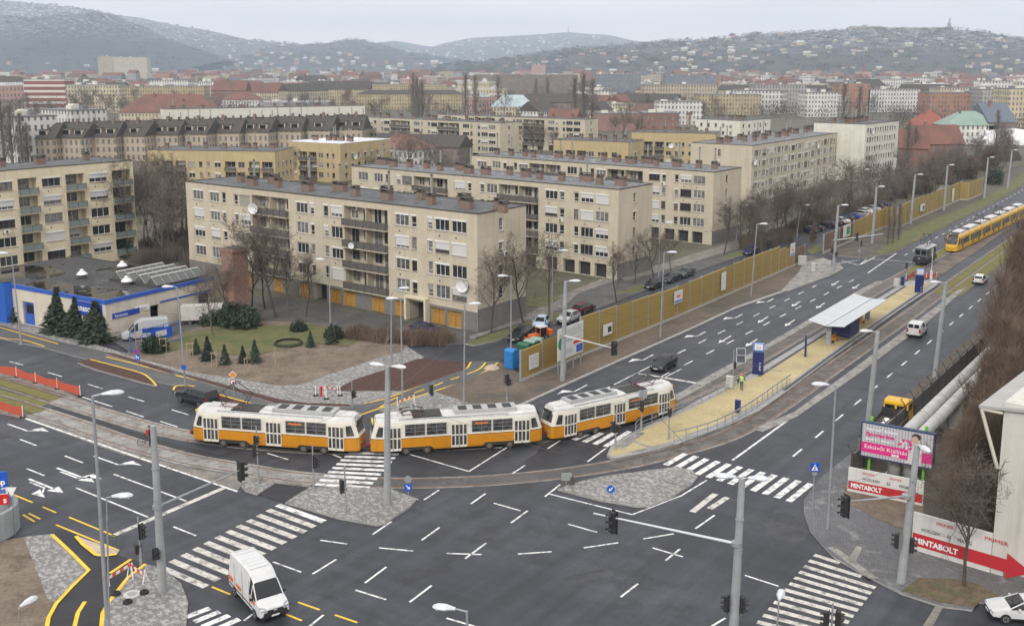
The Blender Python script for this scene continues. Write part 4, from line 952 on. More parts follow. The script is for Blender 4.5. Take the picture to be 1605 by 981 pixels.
def car(name, label, cat, kind, pnt, x, y, head, group=None, wipe=None, roofm=None, z=0, glassm=None):
    """head: direction the nose points to (radians)"""
    S = SHAPES[kind]; st = S['st']; L = S['L']; a, bnd = S['cab']; van = kind in ('van', 'mini_van')
    st = [(p[0] - L / 2,) + p[1:] for p in st]
    root = thing(name, label, cat, (x, y, z), head + pi, group)     # nose at local -x
    n = len(st); rings = [ring(*p) for p in st]
    body, ws, sw = MB(), MB(), [MB(), MB()]; rw = MB()
    gl = glassm or DKGLASS
    for i in range(n - 1):
        for j in range(11):
            q = [rings[i][j], rings[i][j + 1], rings[i + 1][j + 1], rings[i + 1][j]]
            tgt = body; m = pnt
            if a <= i < bnd:
                if j in (3, 7) and not (van and i > a + 1 + (kind == 'mini_van')) and i < bnd: tgt = sw[0 if j == 3 else 1]; m = gl
                if j in (4, 5, 6) and i == a: tgt = ws; m = gl
                if j in (4, 5, 6) and i == bnd - 1 and not van: tgt = rw; m = gl
            if van and i == a + 1 and j == 5 and kind == 'van': pass
            if j in (0, 10): m = TRIM
            tgt.face(q, m)
    body.face(rings[0][::-1], TRIM); body.face(rings[-1], pnt)
    # pillars and roof edges stay in paint
    for sgn, jj in ((-1, 0), (1, 1)):
        for i in range(a + 1, bnd):
            if van and i > a + 1: break
            p, q = rings[i][3 if sgn < 0 else 8], rings[i][4 if sgn < 0 else 7]
            body.tube([(p[0], p[1] * 1.005, p[2]), (q[0], q[1] * 1.01, q[2])], .035, pnt if i in (a + 1,) else TRIM, 4)
        for i in (a, bnd - 1):
            if van and i == bnd - 1: continue
            p, q = rings[i][4 if sgn < 0 else 7], rings[i + 1][4 if sgn < 0 else 7]
            body.tube([p, q], .045, pnt, 5)
    body.build('body', root, smooth=False)
    if ws.f: ws.build('windscreen', root)
    if rw.f: rw.build('rear_window', root)
    for s_ in sw:
        if s_.f: s_.build('side_window', root)
    if van:
        r_ = MB(); p = st[-1]; 
        for e in (-1, 1): r_.box((p[0] + .03, e * .36, 1.55 if kind == 'mini_van' else 2.0), (.03, .6, .45), gl)
        if kind == 'mini_van': r_.build('rear_window', root)
    w = st[4][4]
    for xx in S['ax']:
        for sgn in (-1, 1): wheel(root, xx - L / 2, sgn * (w - .07), S['r'], .22, sgn)
    f, bk = st[1], st[-2]
    for sgn in (-1, 1):
        h_ = MB(); h_.box((f[0] + .03, sgn * f[4] * .74, f[2] - .08), (.22, .34, .15), LAMPG, rz=-sgn * .35); h_.build('headlight', root)
        t_ = MB(); t_.box((bk[0] + .06, sgn * bk[4] * .86, bk[2] - .12), (.12, .2, .28 if not van else .5), TAILR); t_.build('tail_light', root)
        m_ = MB(); k = st[a + 0]; m_.box((st[a + 1][0] - .35, sgn * (k[4] + .1), k[2] + .07), (.12, .2, .14), pnt if not van else TRIM); m_.build('wing_mirror', root)
    p_ = MB(); p_.box((st[0][0] - .012, 0, .48), (.02, .5, .11), PLATEM); p_.build('number_plate', root)
    p_ = MB(); p_.box((st[-1][0] + .012, 0, .62), (.02, .5, .11), PLATEM); p_.build('number_plate', root)
    g_ = MB(); g_.box((st[0][0] + .02, 0, st[0][2] - .08), (.05, .8, .1), TRIM); g_.build('grille', root)
    return root
RD = AVA                       # avenue direction, away from us
def pc(px, py): return G(px, py)
car('parked_car', 'black hatchback waiting at the stop line of the avenue', 'car', 'hatch', BLACKP, *pc(1040, 577), RD + pi)
car('delivery_van', 'small white van driving away in the right carriageway', 'van', 'mini_van', WHITEP, *pc(1437, 524), RD)
car('moving_car', 'white hatchback farthest along the right carriageway', 'car', 'hatch', WHITEP, *pc(1536, 443), RD)
car('pickup_truck', 'dark grey pickup with canopy on the street left of the trams', 'pickup', 'pickup', GREYP, *pc(310, 632), LD + pi - .05)
car('parked_car', 'dark blue car parked before the orange garages behind a hedge', 'car', 'hatch', NAVYP, *pc(667, 523), radians(-38))
car('parked_car', 'black estate car parked at the bend beside the orange tractor', 'car', 'estate', BLACKP, *pc(815, 531), RD + pi + .18)
car('parked_car', 'small pale blue car parked behind the orange tractor', 'car', 'small', LBLUEP, *pc(848, 513), RD + pi + .3)
car('parked_car', 'silver hatchback parked behind the barrier next to the maroon car', 'car', 'hatch', SILVERP, *pc(891, 504), RD + pi + .05)
car('parked_car', 'maroon car parked behind the noise barrier', 'car', 'hatch', MAROONP, *pc(915, 489), RD)
car('parked_car', 'black car parked first of three above the barrier top', 'car', 'hatch', BLACKP, *pc(1025, 451), RD + pi)
car('parked_car', 'grey saloon parked in the middle of three above the barrier top', 'car', 'saloon', GREYP, *pc(1052, 441), RD + pi)
car('parked_car', 'dark green saloon parked at the far end of three above the barrier', 'car', 'saloon', paint('green_paint', (.05, .075, .07)), *pc(1074, 433), RD + pi)
car('parked_car', 'dark blue saloon parked by the street lamp where the barrier ends', 'car', 'saloon', NAVYP, *pc(1177, 398), RD + pi)
cl_ = (NAVYP, BLACKP, GREYP, WHITEP, BLACKP, BLUEP, SILVERP, WHITEP, BLACKP, SILVERP, GREYP, NAVYP)
for i, p in enumerate(((1266, 365), (1276, 361), (1296, 356), (1316, 350), (1325, 347), (1337, 343), (1347, 339), (1353, 335), (1305, 353), (1365, 331), (1372, 327), (1380, 324))):
    car('parked_car', '%s car, %s from the side street in the row behind the second barrier' % (cl_[i].name.replace('_car', '').replace('_paint', '').replace('_', ' '), ('first', 'second', 'fourth', 'sixth', 'seventh', 'eighth', 'ninth', 'tenth', 'fifth', 'eleventh', 'twelfth', 'last')[i] if i != 8 else 'fifth'), 'car', ('hatch', 'saloon')[i % 2], cl_[i], *pc(*p), radians(128), 'cars parked behind the second barrier')
v = car('parked_van', 'silver shop van parked at the blue frame beside the electronics shop', 'van', 'van', SILVERP, *pc(228, 531), radians(205))
b_ = MB(); b_.box((.9, -.975, 1.2), (2.6, .012, .8), BLUEP); b_.box((.9, .975, 1.2), (2.6, .012, .8), BLUEP); b_.build('side_panel', v)
v = car('transit_van', 'white high-roof van with orange stripe crossing the zebra in front', 'van', 'van', WHITEP, *pc(406, 944), atan2(G(430, 965)[1] - G(385, 915)[1], G(430, 965)[0] - G(385, 915)[0]) , glassm=None)
for sg in (-1, 1):
    b_ = MB()
    b_.hexa([(-1.9, sg * .985, .95), (-1.2, sg * 1.0, .95), (-1.2, sg * .99, .95), (-1.9, sg * .975, .95), (-1.9, sg * .985, 1.12), (-1.2, sg * 1.0, 1.25), (-1.2, sg * .99, 1.25), (-1.9, sg * .975, 1.12)], ORANGEP)
    b_.box((.9, sg * .995, .98), (.9, .012, .22), ORANGEP); b_.box((2.3, sg * .992, 1.0), (.8, .012, .3), ORANGEP); b_.build('side_stripe', v)
car('parked_car', 'white hatchback standing at the bottom right kerb corner', 'car', 'hatch', WHITEP, *pc(1603, 968), radians(172))
q = MB()
for k in range(7): q.b2(-.4 + k * .48, -.36 + k * .48, -.62, .62, 2.621, 2.645, WHITEP)
q.build('roof_rib', v)
q = MB(); q.box((-2.79, 0, .80), (.06, 1.0, .14), TRIM); q.box((-2.83, 0, .82), (.03, .22, .09), SILVERP); q.build('grille_bar', v)
for sg in (-1, 1):
    q = MB(); q.hexa([(-2.80, sg * .62, .80), (-2.58, sg * .96, .84), (-2.5, sg * .93, .84), (-2.7, sg * .6, .80), (-2.72, sg * .60, .99), (-2.52, sg * .95, 1.06), (-2.46, sg * .92, 1.06), (-2.62, sg * .58, .99)], LAMPG); q.build('headlight_cluster', v)
    q = MB()
    for xx in (-1.05, .15, 1.55): q.b2(xx, xx + .02, min(sg * .99, sg * 1.002), max(sg * .99, sg * 1.002), .5, 2.3, TRIM)
    q.b2(-1.9, 2.6, min(sg * .985, sg * 1.004), max(sg * .985, sg * 1.004), .62, .70, TRIM); q.build('door_seam', v)
q = MB(); q.tube([(-2.0, -.5, 1.32), (-1.9, .1, 1.42)], .015, TRIM, 4); q.tube([(-2.0, .1, 1.32), (-1.9, .6, 1.42)], .015, TRIM, 4); q.build('wiper', v)
# white box trailer behind the shop fence
x, y = pc(318, 507)
t = thing('box_trailer', 'dirty white box trailer parked behind the shop yard', 'trailer', (x, y), radians(10), None, .78)
m_ = MB(); m_.b2(-3.4, 3.4, -1.2, 1.2, .9, 3.3, mat('dirty_white', (.58, .56, .52), .6, v=.2, s=.8, streak=True)); m_.build('box', t)
m_ = MB(); m_.b2(-3.3, 3.3, -1.0, 1.0, .7, .9, TRIM); m_.build('chassis', t)
for xx in (-2.0, 1.6, 2.5):
    for sg in (-1, 1): wheel(t, xx, sg * 1.0, .42, .28, sg)
# yellow flatbed truck seen from behind
x, y = pc(1397, 676); t = thing('flatbed_truck', 'yellow flatbed truck stopped by the concrete fence behind the billboard', 'truck', (x, y), RD + pi, None, 1.22)
m_ = MB()
cab = [(-2.9, .55, 1.0), (-2.85, .5, 1.35), (-2.4, .5, 2.1), (-1.1, .5, 2.15), (-1.0, .5, 2.0)]
for i in range(len(cab) - 1):
    (x0, l0, h0), (x1, l1, h1) = cab[i], cab[i + 1]; m_.hexa([(x0, -.98, l0), (x1, -.98, l1), (x1, .98, l1), (x0, .98, l0), (x0, -.9, h0), (x1, -.9, h1), (x1, .9, h1), (x0, .9, h0)], YELLOWP)
m_.build('cab', t)
for yy in (-.45, .45):
    q = MB(); q.box((-.985, yy, 1.62), (.03, .72, .42), DKGLASS); q.build('rear_window', t)
q = MB(); q.hexa([(-2.86, -.85, 1.38), (-2.45, -.8, 2.02), (-2.45, .8, 2.02), (-2.86, .85, 1.38), (-2.9, -.85, 1.4), (-2.49, -.8, 2.04), (-2.49, .8, 2.04), (-2.9, .85, 1.4)], DKGLASS); q.build('windscreen', t)
for sg in (-1, 1):
    q = MB(); q.box((-1.75, sg * .955, 1.65), (.95, .03, .5), DKGLASS); q.build('side_window', t)
    q = MB(); q.box((-2.35, sg * 1.12, 1.6), (.1, .2, .3), TRIM); q.build('wing_mirror', t)
OLDW = mat('truck_bed', (.10, .085, .07), .9, v=.4, s=3)
q = MB(); q.b2(-.85, 2.9, -1.05, 1.05, .75, .85, OLDW); q.b2(-.85, 2.9, -1.05, -1.0, .85, 1.25, OLDW); q.b2(-.85, 2.9, 1.0, 1.05, .85, 1.25, OLDW); q.b2(2.85, 2.9, -1.0, 1.0, .85, 1.25, OLDW); q.b2(-.85, -.8, -1.0, 1.0, .85, 1.6, TRIM); q.build('load_bed', t)
for xx in (-2.1, 1.6):
    for sg in (-1, 1): wheel(t, xx, sg * .85, .36, .26, sg)
for px_, dy in ((.4, -.4), (.9, .3), (1.7, -.3)):
    c = cos(RD + pi); s_ = sin(RD + pi); r_ = MB()
    r_.lathe((0, 0, 0), [(.0, 0), (.35, .02), (.38, .15), (.22, .3), (0, .34)], DISHW, 9)
    o = r_.build('sack', loc=(x + px_ * c - dy * s_, y + px_ * s_ + dy * c, 1.04)); tag(o, 'crumpled white sack lying on the bed of the yellow flatbed truck', 'sack', 'sacks on the truck bed')
# orange municipal tractor
x, y = pc(845, 533); t = thing('tractor', 'small orange tractor with white cab behind the green bins', 'tractor', (x, y), radians(215), None, .8)
m_ = MB(); m_.b2(.2, 1.9, -.4, .4, .5, 1.15, ORANGEP); m_.b2(-1.5, .2, -.45, .45, .4, .8, TRIM); m_.build('bonnet', t)
m_ = MB()
for xx in (-1.1, .2):
    for yy in (-.6, .6): m_.tube([(xx, yy, .8), (xx * .95, yy * .92, 2.1)], .05, ORANGEP, 6)
m_.b2(-1.25, .35, -.68, .68, 2.1, 2.22, WHITEP); m_.build('cab', t)
m_ = MB(); m_.b2(-1.05, .15, -.56, .56, 1.0, 2.09, DKGLASS); m_.build('cab_window', t)
m_ = MB(); m_.b2(-2.3, -1.5, -.6, .6, .7, 1.5, ORANGEP); m_.build('hopper', t)
m_ = MB(); m_.b2(2.1, 2.4, -.9, .9, .1, .7, ORANGEP); m_.b2(1.9, 2.1, -.2, .2, .3, .6, TRIM); m_.build('plough', t)
for xx, r in ((1.4, .38), (-.9, .5)):
    for sg in (-1, 1): wheel(t, xx, sg * .62, r, .26, sg)
# ---------------------------------------------------------------- trams
TCREAM = mat('tram_cream', (.74, .71, .62), .35, v=.1, s=.8, streak=True); TOR = mat('tram_orange', (.60, .25, .01), .35, v=.12, s=.8, streak=True)
TROOF = mat('tram_roof', (.62, .62, .60), .6, v=.2, s=1.2); TGREY = mat('tram_grey', (.40, .41, .41), .5, v=.2, s=2); BOGIE = mat('bogie_iron', (.045, .035, .03), .8, v=.4, s=4)
RED = mat('coupler_red', (.16, .03, .025), .6); LED = mat('tram_sign', (.75, .18, .03), .5); TYEL = mat('tram_end_sign', (.72, .55, .05), .5)
RAILC = mat('window_bar', (.30, .31, .31), .4)
mt, nt, b = base_mat('tram_window'); nn = noise(nt, objc(nt), 1.4, 4, .7)
nt.links.new(mixc(nt, ramp(nt, nn, .4, .65), (.018, .02, .022), (.12, .12, .115)), b.inputs['Base Color']); b.inputs['Roughness'].default_value = .12; TGL = mt
def tram_ring(x, w, lean=0.0, s=1):
    pr = [(.97, .38), (1.0, .55), (1.0, 1.42), (1.0, 1.47), (.985, 1.55), (.965, 2.55), (.93, 2.78), (.80, 2.96), (.45, 3.08)]
    L = [(x - lean * max(0, z - 1.4), -w * f, z) for f, z in pr]
    return L + [(x - lean * max(0, z - 1.4), w * f, z) for f, z in reversed(pr)]
def tram_body():
    st = [(-7.15, .78, -.30), (-6.95, .98, -.28), (-6.0, 1.21, -.05), (-5.4, 1.25, 0), (5.4, 1.25, 0), (6.0, 1.21, .05), (6.95, .98, .28), (7.15, .78, .30)]
    m = MB(); rg = [tram_ring(x, w, l) for x, w, l in st]
    def fm(i, j):
        if j == 17: return BOGIE
        k = j if j < 9 else 16 - j
        if j == 8: return TROOF
        return TOR if k < 2 else (MAROONP if k == 2 else (TCREAM if k < 6 else TROOF))
    m.loft(rg, TCREAM, fm=fm, caps=False)
    for r_, f in ((rg[0], 1), (rg[-1], -1)):
        for j in range(8):
            q = [r_[j], r_[j + 1], r_[16 - j], r_[17 - j]]
            m.face(q if f > 0 else q[::-1], TOR if j < 2 else (MAROONP if j == 2 else (TCREAM if j < 6 else TROOF)))
    return m.mesh('body')
TBODY = None
def tram_window(w, h):
    m = MB(); m.b2(-w / 2, w / 2, -.03, .0, 0, h, RAILC); m.b2(-w / 2 + .04, w / 2 - .04, -.036, -.031, .04, h - .04, TGL)
    m.b2(-.014, .014, -.05, -.03, .04, h - .04, RAILC)
    for z in (h * .36, h * .68): m.b2(-w / 2 + .04, w / 2 - .04, -.047, -.03, z - .011, z + .011, RAILC)
    return m.mesh('window')
def tram_door():
    m = MB(); m.b2(-.66, .66, -.045, .0, 0, 2.0, TCREAM); m.b2(-.015, .015, -.05, -.044, .02, 1.98, TRIM)
    for x in (-.49, -.165, .165, .49):
        m.b2(x - .115, x + .115, -.05, -.046, 1.12, 1.92, TGL); m.b2(x - .115, x + .115, -.05, -.046, .2, 1.0, TGL)
    return m.mesh('door')
def pantograph(h, sp=1.9):
    m = MB()
    for yy in (-.55, .55):
        m.tube([(-.9, yy, 0), (.9, yy, 0)], .04, RED, 5)
        for sx in (-1, 1): m.tube([(sx * .8, yy, .08), (sx * (.8 + .55 * min(1, h)), yy * .95, h * .5), (sx * .12, yy * .8, h)], .042, TRIM, 5)
    for sx in (-1, 1):
        m.tube([(sx * (.8 + .55 * min(1, h)), -.52, h * .5), (sx * (.8 + .55 * min(1, h)), .52, h * .5)], .025, TRIM, 5); m.tube([(sx * .8, -.55, .08), (sx * .8, .55, .08)], .035, RED, 5)
        m.tube([(sx * .14, -.95, h - .08), (sx * .14, -.7, h + .03), (sx * .14, .7, h + .03), (sx * .14, .95, h - .08)], .025, TRIM, 5)
    for sx in (-.7, .7):
        for yy in (-.5, .5): m.cyl((sx, yy), .05, -.15, 0, TGREY, 6)
    return m.mesh('pantograph')
def t5_roof():
    m = MB()
    m.loft([[(0, -.75, 0), (0, -.68, .32), (0, .68, .32), (0, .75, 0)], [(5.2, -.75, 0), (5.2, -.68, .32), (5.2, .68, .32), (5.2, .75, 0)]], TGREY)
    for i in range(4): m.b2(.35 + i * 1.25, 1.05 + i * 1.25, -.5, .5, .322, .35, TRIM)
    return m.mesh('roof_ventilator')
def t5_misc():
    m = MB()
    for sg in (-1, 1):
        m.tube([(-4.8, sg * 1.08, 3.02), (4.2, sg * 1.08, 3.02)], .035, TGREY, 4)
        for i in range(14): m.tube([(-4.8 + i * .69, sg * 1.08, 3.02), (-4.8 + i * .69, sg * 1.02, 2.84)], .025, TGREY, 4)
    return m.mesh('roof_rail')
def bogie_mesh():
    m = MB(); m.b2(-1.5, 1.5, -1.0, -.85, .3, .62, BOGIE); m.b2(-1.5, 1.5, .85, 1.0, .3, .62, BOGIE)
    for sg in (-1, 1):
        for x in (-.95, .95):
            m.disc((x, sg * .82, .36), (0, 1, 0), .36, .12, BOGIE, 18); m.disc((x, sg * .9, .36), (0, 1, 0), .28, .06, TGREY, 14)
        for x in (-.25, .25): m.cyl((x, sg * .95), .1, .3, .6, BOGIE, 8)
    return m.mesh('bogie')
def tram_skirt(sg):   # dark wheel-arch recess
    m = MB()
    for x in (-3.45, 3.45): m.hexa([(x - 1.45, sg * 1.2, .37), (x + 1.45, sg * 1.2, .37), (x + 1.45, sg * 1.256, .37), (x - 1.45, sg * 1.256, .37), (x - 1.2, sg * 1.2, .66), (x + 1.2, sg * 1.2, .66), (x + 1.2, sg * 1.256, .66), (x - 1.2, sg * 1.256, .66)], TRIM)
    for x in (-4.3, -2.6, 2.6, 4.3): m.disc((x, sg * 1.262, .36), (0, 1, 0), .33, .02, BOGIE, 16); m.disc((x, sg * 1.27, .36), (0, 1, 0), .2, .02, mat('rusty_wheel', (.15, .125, .105), .7, v=.3, s=4), 12)
    m.b2(-4.4, 4.4, min(sg * 1.19, sg * 1.21), max(sg * 1.19, sg * 1.21), .345, .40, TRIM)
    return m.mesh('wheel_arch')
def put_tram(label, a, c, pan, signend):
    """a, c: ends of the car (world)"""
    x, y = (a[0] + c[0]) / 2, (a[1] + c[1]) / 2; an = atan2(c[1] - a[1], c[0] - a[0])
    t = thing('tram_car', label, 'tram', (x, y), an, 'coupled cream and orange tram cars')
    put('body', TBODY, t); [put('wheel_arch', k_, t) for k_ in TSK]
    for xx in (-3.45, 3.45): put('bogie', TBG, t, (xx, 0, 0))
    for sg, rz in ((-1, 0), (1, pi)):
        for xx in (-3.55, -1.78, 1.95, 3.72): put('window', TW, t, (xx, sg * 1.232, 1.62), rz)
        for xx in (-5.35, .08, 5.35): put('door', TD, t, (xx, sg * 1.222, .42), rz)
    for e in (-1, 1):
        q = MB()   # wrap-round windscreen
        p = [(7.12, .70), (6.93, .93), (6.12, 1.16)]
        lo = [(e * (px + .02 - .30 * .2), yy + .02) for px, yy in p]; hi_ = [(e * (px + .02 - .30 * .95), yy * .97 + .02) for px, yy in p]
        q.face([(lo[0][0], -lo[0][1], 1.62), (lo[0][0], lo[0][1], 1.62), (hi_[0][0], hi_[0][1], 2.45), (hi_[0][0], -hi_[0][1], 2.45)], TGL); q.build('windscreen', t)
        for sg in (-1, 1):
            q = MB(); q.face([(lo[0][0] - e * .03, sg * (lo[0][1] + .03), 1.62), (lo[1][0], sg * lo[1][1], 1.62), (hi_[1][0], sg * hi_[1][1], 2.45), (hi_[0][0] - e * .03, sg * (hi_[0][1] + .03), 2.45)], TGL)
            q.face([(lo[1][0] - e * .05, sg * (lo[1][1] + .02), 1.62), (e * 6.2, sg * 1.185, 1.62), (e * 6.14, sg * 1.16, 2.45), (hi_[1][0] - e * .05, sg * (hi_[1][1] + .02), 2.45)], TGL)
            q.build('cab_window', t)
            q = MB(); q.disc((e * 7.17, sg * .52, .98), (1, 0, 0), .1, .05, LAMPG, 12); q.build('headlight', t)
        q = MB(); q.box((e * 6.93, 0, 2.66), (.12, 1.1, .24), TYEL if e == signend else TRIM, ry=e * .3); q.build('destination_sign', t)
        q = MB(); q.tube([(e * 7.0, 0, .62), (e * 7.6, 0, .62)], .09, RED, 8); q.box((e * 7.68, 0, .62), (.22, .36, .3), RED)
        for sg in (-1, 1): q.tube([(e * 7.05, sg * .3, .7), (e * 7.4, sg * .34, .5), (e * 7.65, sg * .2, .6)], .035, TRIM, 5)
        q.build('coupler', t)
    s_ = 1 if signend < 0 else -1
    put('roof_ventilator', TRV, t, (-.2 if s_ > 0 else -5.0, 0, 3.02)); put('roof_rail', TRR, t)
    q = MB(); q.b2(-1.3, 1.1, -.9, .9, 3.03, 3.1, TRIM); q.build('roof_mat', t, loc=(-2.4 * s_, 0, 0))
    q = MB(); q.b2(-.5, .5, -.4, .4, 3.03, 3.22, TROOF); q.build('roof_box', t, loc=(-5.4 * s_, 0, 0))
    q = MB(); q.b2(-.8, .8, -.6, .6, 3.0, 3.12, TROOF); q.build('roof_hatch', t, loc=(5.6 * s_, 0, 0))
    put('pantograph', pantograph(pan), t, (-3.7 * s_, 0, 3.22))
    for sg in (-1, 1):
        q = MB(); q.box((1.95 + 1.0 * 0, sg * 1.28, 2.38), (1.1, .012, .13), LED); q.build('line_sign', t)
    return t
TBODY, TW, TD, TRV, TRR, TBG, TSK = tram_body(), tram_window(1.66, 1.0), tram_door(), t5_roof(), t5_misc(), bogie_mesh(), (tram_skirt(-1), tram_skirt(1))
def near(T, p):
    i = min(range(len(T)), key=lambda k: hypot(T[k][0] - p[0], T[k][1] - p[1])); return T[i]
def tram_at(label, s0, s1, pan, signend):
    """s0, s1: near-side skirt corners (door edges) in the photo"""
    a, c = Vector(G(*s0, .4)), Vector(G(*s1, .4)); d = (c - a).normalized(); nrm = Vector((-d.y, d.x)) * 1.22
    m_ = (a + c) / 2 + nrm * 1.08
    t = put_tram(label, m_ - d * 7, m_ + d * 7, pan, signend); t.scale = ((c - a).length / 12.1,) * 3; return t
tram_at('first cream and orange tram car with a raised pantograph, left of the coupled three', (319.5, 691), (540.7, 707.5), 1.75, -1)
tram_at('middle cream and orange tram car with its pantograph folded down', (603, 708.5), (831, 693.3), .35, -1)
tram_at('last cream and orange tram car at the platform tip behind the railing', (884, 686), (1049.6, 646.8), 1.0, 1)
# long yellow articulated tram on the far right
CY_ = mat('tram_yellow', (.72, .42, .02), .35, v=.08, s=.7); BELL = mat('bellows', (.09, .09, .095), .9)
def comb_ring(x, w=1.2, top=3.2):
    pr = [(.96, .28), (1, .5), (1, 1.15), (1, 1.2), (.98, 2.5), (.97, 2.75), (.9, 2.95), (.75, top)]
    L = [(x, -w * f, z) for f, z in pr]; return L + [(x, w * f, z) for f, z in reversed(pr)]
p0 = G(1501, 394.3, .3); p1 = G(1576, 356.6, .3); dv = Vector((p1[0] - p0[0], p1[1] - p0[1])).normalized()
org = Vector(p0) + Vector((-dv.y, dv.x)) * 1.2
ct = thing('articulated_tram', 'long yellow low-floor tram standing behind the dark work locomotive', 'tram', (org.x, org.y), atan2(dv.y, dv.x))
q = MB(); nose = [(-.15, .70, 1.0), (0, .95, 1.5), (.35, 1.12, 2.1), (1.2, 1.2, 3.1), (1.6, 1.2, 3.2)]
rg = []
for x_, w_, t_ in nose:
    pr = [(.96, .28), (1, .5), (1, min(1.15, t_ * .62)), (1, min(1.2, t_ * .66)), (.98, t_ * .8), (.97, t_ * .86), (.9, t_ * .93), (.75, t_)]
    rg.append([(x_, -w_ * f, z) for f, z in pr] + [(x_, w_ * f, z) for f, z in reversed(pr)])
q.loft(rg, CY_, fm=lambda i, j: CY_); q.build('cab', ct)
q = MB(); q.loft([[(-.04, -.88, 1.50), (.30, -1.0, 2.14), (1.0, -.88, 2.92)], [(-.04, .88, 1.50), (.30, 1.0, 2.14), (1.0, .88, 2.92)]], TGL, closed=False, caps=False); q.build('windscreen', ct)
q = MB(); q.box((1.2, 0, 3.0), (.35, 1.7, .3), TRIM, ry=-.6); q.build('destination_sign', ct)
for sg in (-1, 1):
    q = MB(); q.box((-.08, sg * .62, .95), (.14, .3, .2), LAMPG); q.build('headlight', ct)
    q = MB(); q.tube([(.9, sg * 1.1, 2.9), (.2, sg * 1.35, 2.6), (.2, sg * 1.35, 2.1)], .05, TRIM, 5); q.build('mirror', ct)
    q = MB(); q.box((.9, sg * 1.19, 1.95), (1.0, .03, 1.0), TGL); q.build('cab_window', ct)
q = MB(); q.box((-.1, 0, .72), (.1, 1.2, .1), TRIM); q.build('bumper_slot', ct)
x0 = 1.6
for k, ln in enumerate((6.2, 8.2, 6.6, 8.2, 6.6, 8.2, 6.2)):
    q = MB(); q.loft([comb_ring(x0), comb_ring(x0 + ln)], CY_, fm=lambda i, j: TGREY if j in (7,) else CY_); mdl = q.build('module', ct)
    for sg in (-1, 1):
        w_ = MB(); w_.b2(x0 + .25, x0 + ln - .25, min(sg * 1.19, sg * 1.215), max(sg * 1.19, sg * 1.215), 1.25, 2.42, TGL)
        w_.build('window_band', mdl)
        for xx in ((x0 + 1.6,) if ln < 7 else (x0 + 2.0, x0 + ln - 2.0)):
            d_ = MB(); d_.b2(xx - .68, xx + .68, min(sg * 1.2, sg * 1.225), max(sg * 1.2, sg * 1.225), .33, 2.5, CY_); d_.b2(xx - .58, xx - .05, min(sg * 1.2, sg * 1.232), max(sg * 1.2, sg * 1.232), .55, 2.4, TGL); d_.b2(xx + .05, xx + .58, min(sg * 1.2, sg * 1.232), max(sg * 1.2, sg * 1.232), .55, 2.4, TGL); d_.build('door', mdl)
    r_ = MB(); r_.b2(x0 + ln * .2, x0 + ln * .8, -.75, .75, 3.2, 3.55, TROOF); r_.b2(x0 + .1, x0 + ln * .18, -.6, .6, 3.2, 3.4, TRIM); r_.build('roof_unit', mdl)
    x0 += ln
    if k < 6:
        b_ = MB(); b_.loft([comb_ring(x0, 1.08, 3.1), comb_ring(x0 + .5, 1.08, 3.1)], BELL, caps=False); b_.build('bellows', ct); x0 += .5
for xx in (19, 34): put('pantograph', pantograph(1.5), ct, (xx, 0, 3.35))
for xx in (5, 16, 27, 41): put('bogie', TBG, ct, (xx, 0, 0))
# dark work locomotive pushing it
LG = mat('loco_grey', (.14, .15, .155), .5, v=.3, s=2, streak=True); LB = mat('loco_black', (.03, .03, .032), .6, v=.3, s=3)
p = near(TA, G(1458, 410)); q_ = near(TA, G(1480, 398))
lt = thing('work_locomotive', 'grey and black electric work locomotive in front of the yellow tram', 'locomotive', (p[0], p[1]), atan2(dv.y, dv.x))
q = MB(); q.b2(-2.6, 2.6, -1.05, 1.05, 1.15, 2.9, LG); q.b2(-3.3, 3.3, -1.1, 1.1, .65, 1.15, LB); q.build('body', lt)
q = MB(); q.loft([[(-2.8, -1.15, 2.9), (-2.8, -.7, 3.12), (-2.8, .7, 3.12), (-2.8, 1.15, 2.9)], [(2.8, -1.15, 2.9), (2.8, -.7, 3.12), (2.8, .7, 3.12), (2.8, 1.15, 2.9)]], TGREY); q.b2(-2.2, -1.2, -.5, .5, 3.1, 3.35, TGREY); q.build('roof', lt)
q = MB(); q.b2(-3.35, -2.62, -.9, .9, 1.15, 1.55, LB); q.build('nose_box', lt)
q = MB(); q.b2(2.62, 3.35, -.9, .9, 1.15, 1.55, LB); q.build('nose_box', lt)
for e in (-1, 1):
    for yy in (-.5, .5):
        q = MB(); q.box((e * 2.61, yy, 2.25), (.03, .8, .75), DKGLASS); q.build('windscreen', lt)
    q = MB(); q.disc((e * 3.38, 0, 1.3), (1, 0, 0), .16, .08, LAMPG, 14); q.build('headlight', lt)
    q = MB(); q.box((e * 3.4, 0, .8), (.2, 2.0, .25), LB)
    for yy in (-.7, .7): q.disc((e * 3.6, yy, .85), (1, 0, 0), .16, .2, LB, 12)
    q.build('buffer_beam', lt)
    for sg in (-1, 1):
        q = MB(); q.box((e * 1.75, sg * 1.06, 2.2), (.9, .03, .75), DKGLASS); q.build('side_window', lt)
q = MB(); q.box((.2, -1.065, 2.0), (.35, .02, 1.4), mat('pale_mark', (.5, .48, .4), .7), ry=.3); q.box((.2, -1.064, 2.0), (.3, .02, 1.4), MATS['pale_mark'], ry=-.4); q.build('side_mark', lt)
put('pantograph', pantograph(1.9), lt, (0, 0, 3.25))
for xx in (-1.6, 1.6):
    q = MB()
    for sg in (-1, 1): q.disc((xx, sg * .85, .42), (0, 1, 0), .42, .12, BOGIE, 18); q.box((xx, sg * .98, .5), (1.0, .1, .3), LB)
    q.build('wheelset', lt)
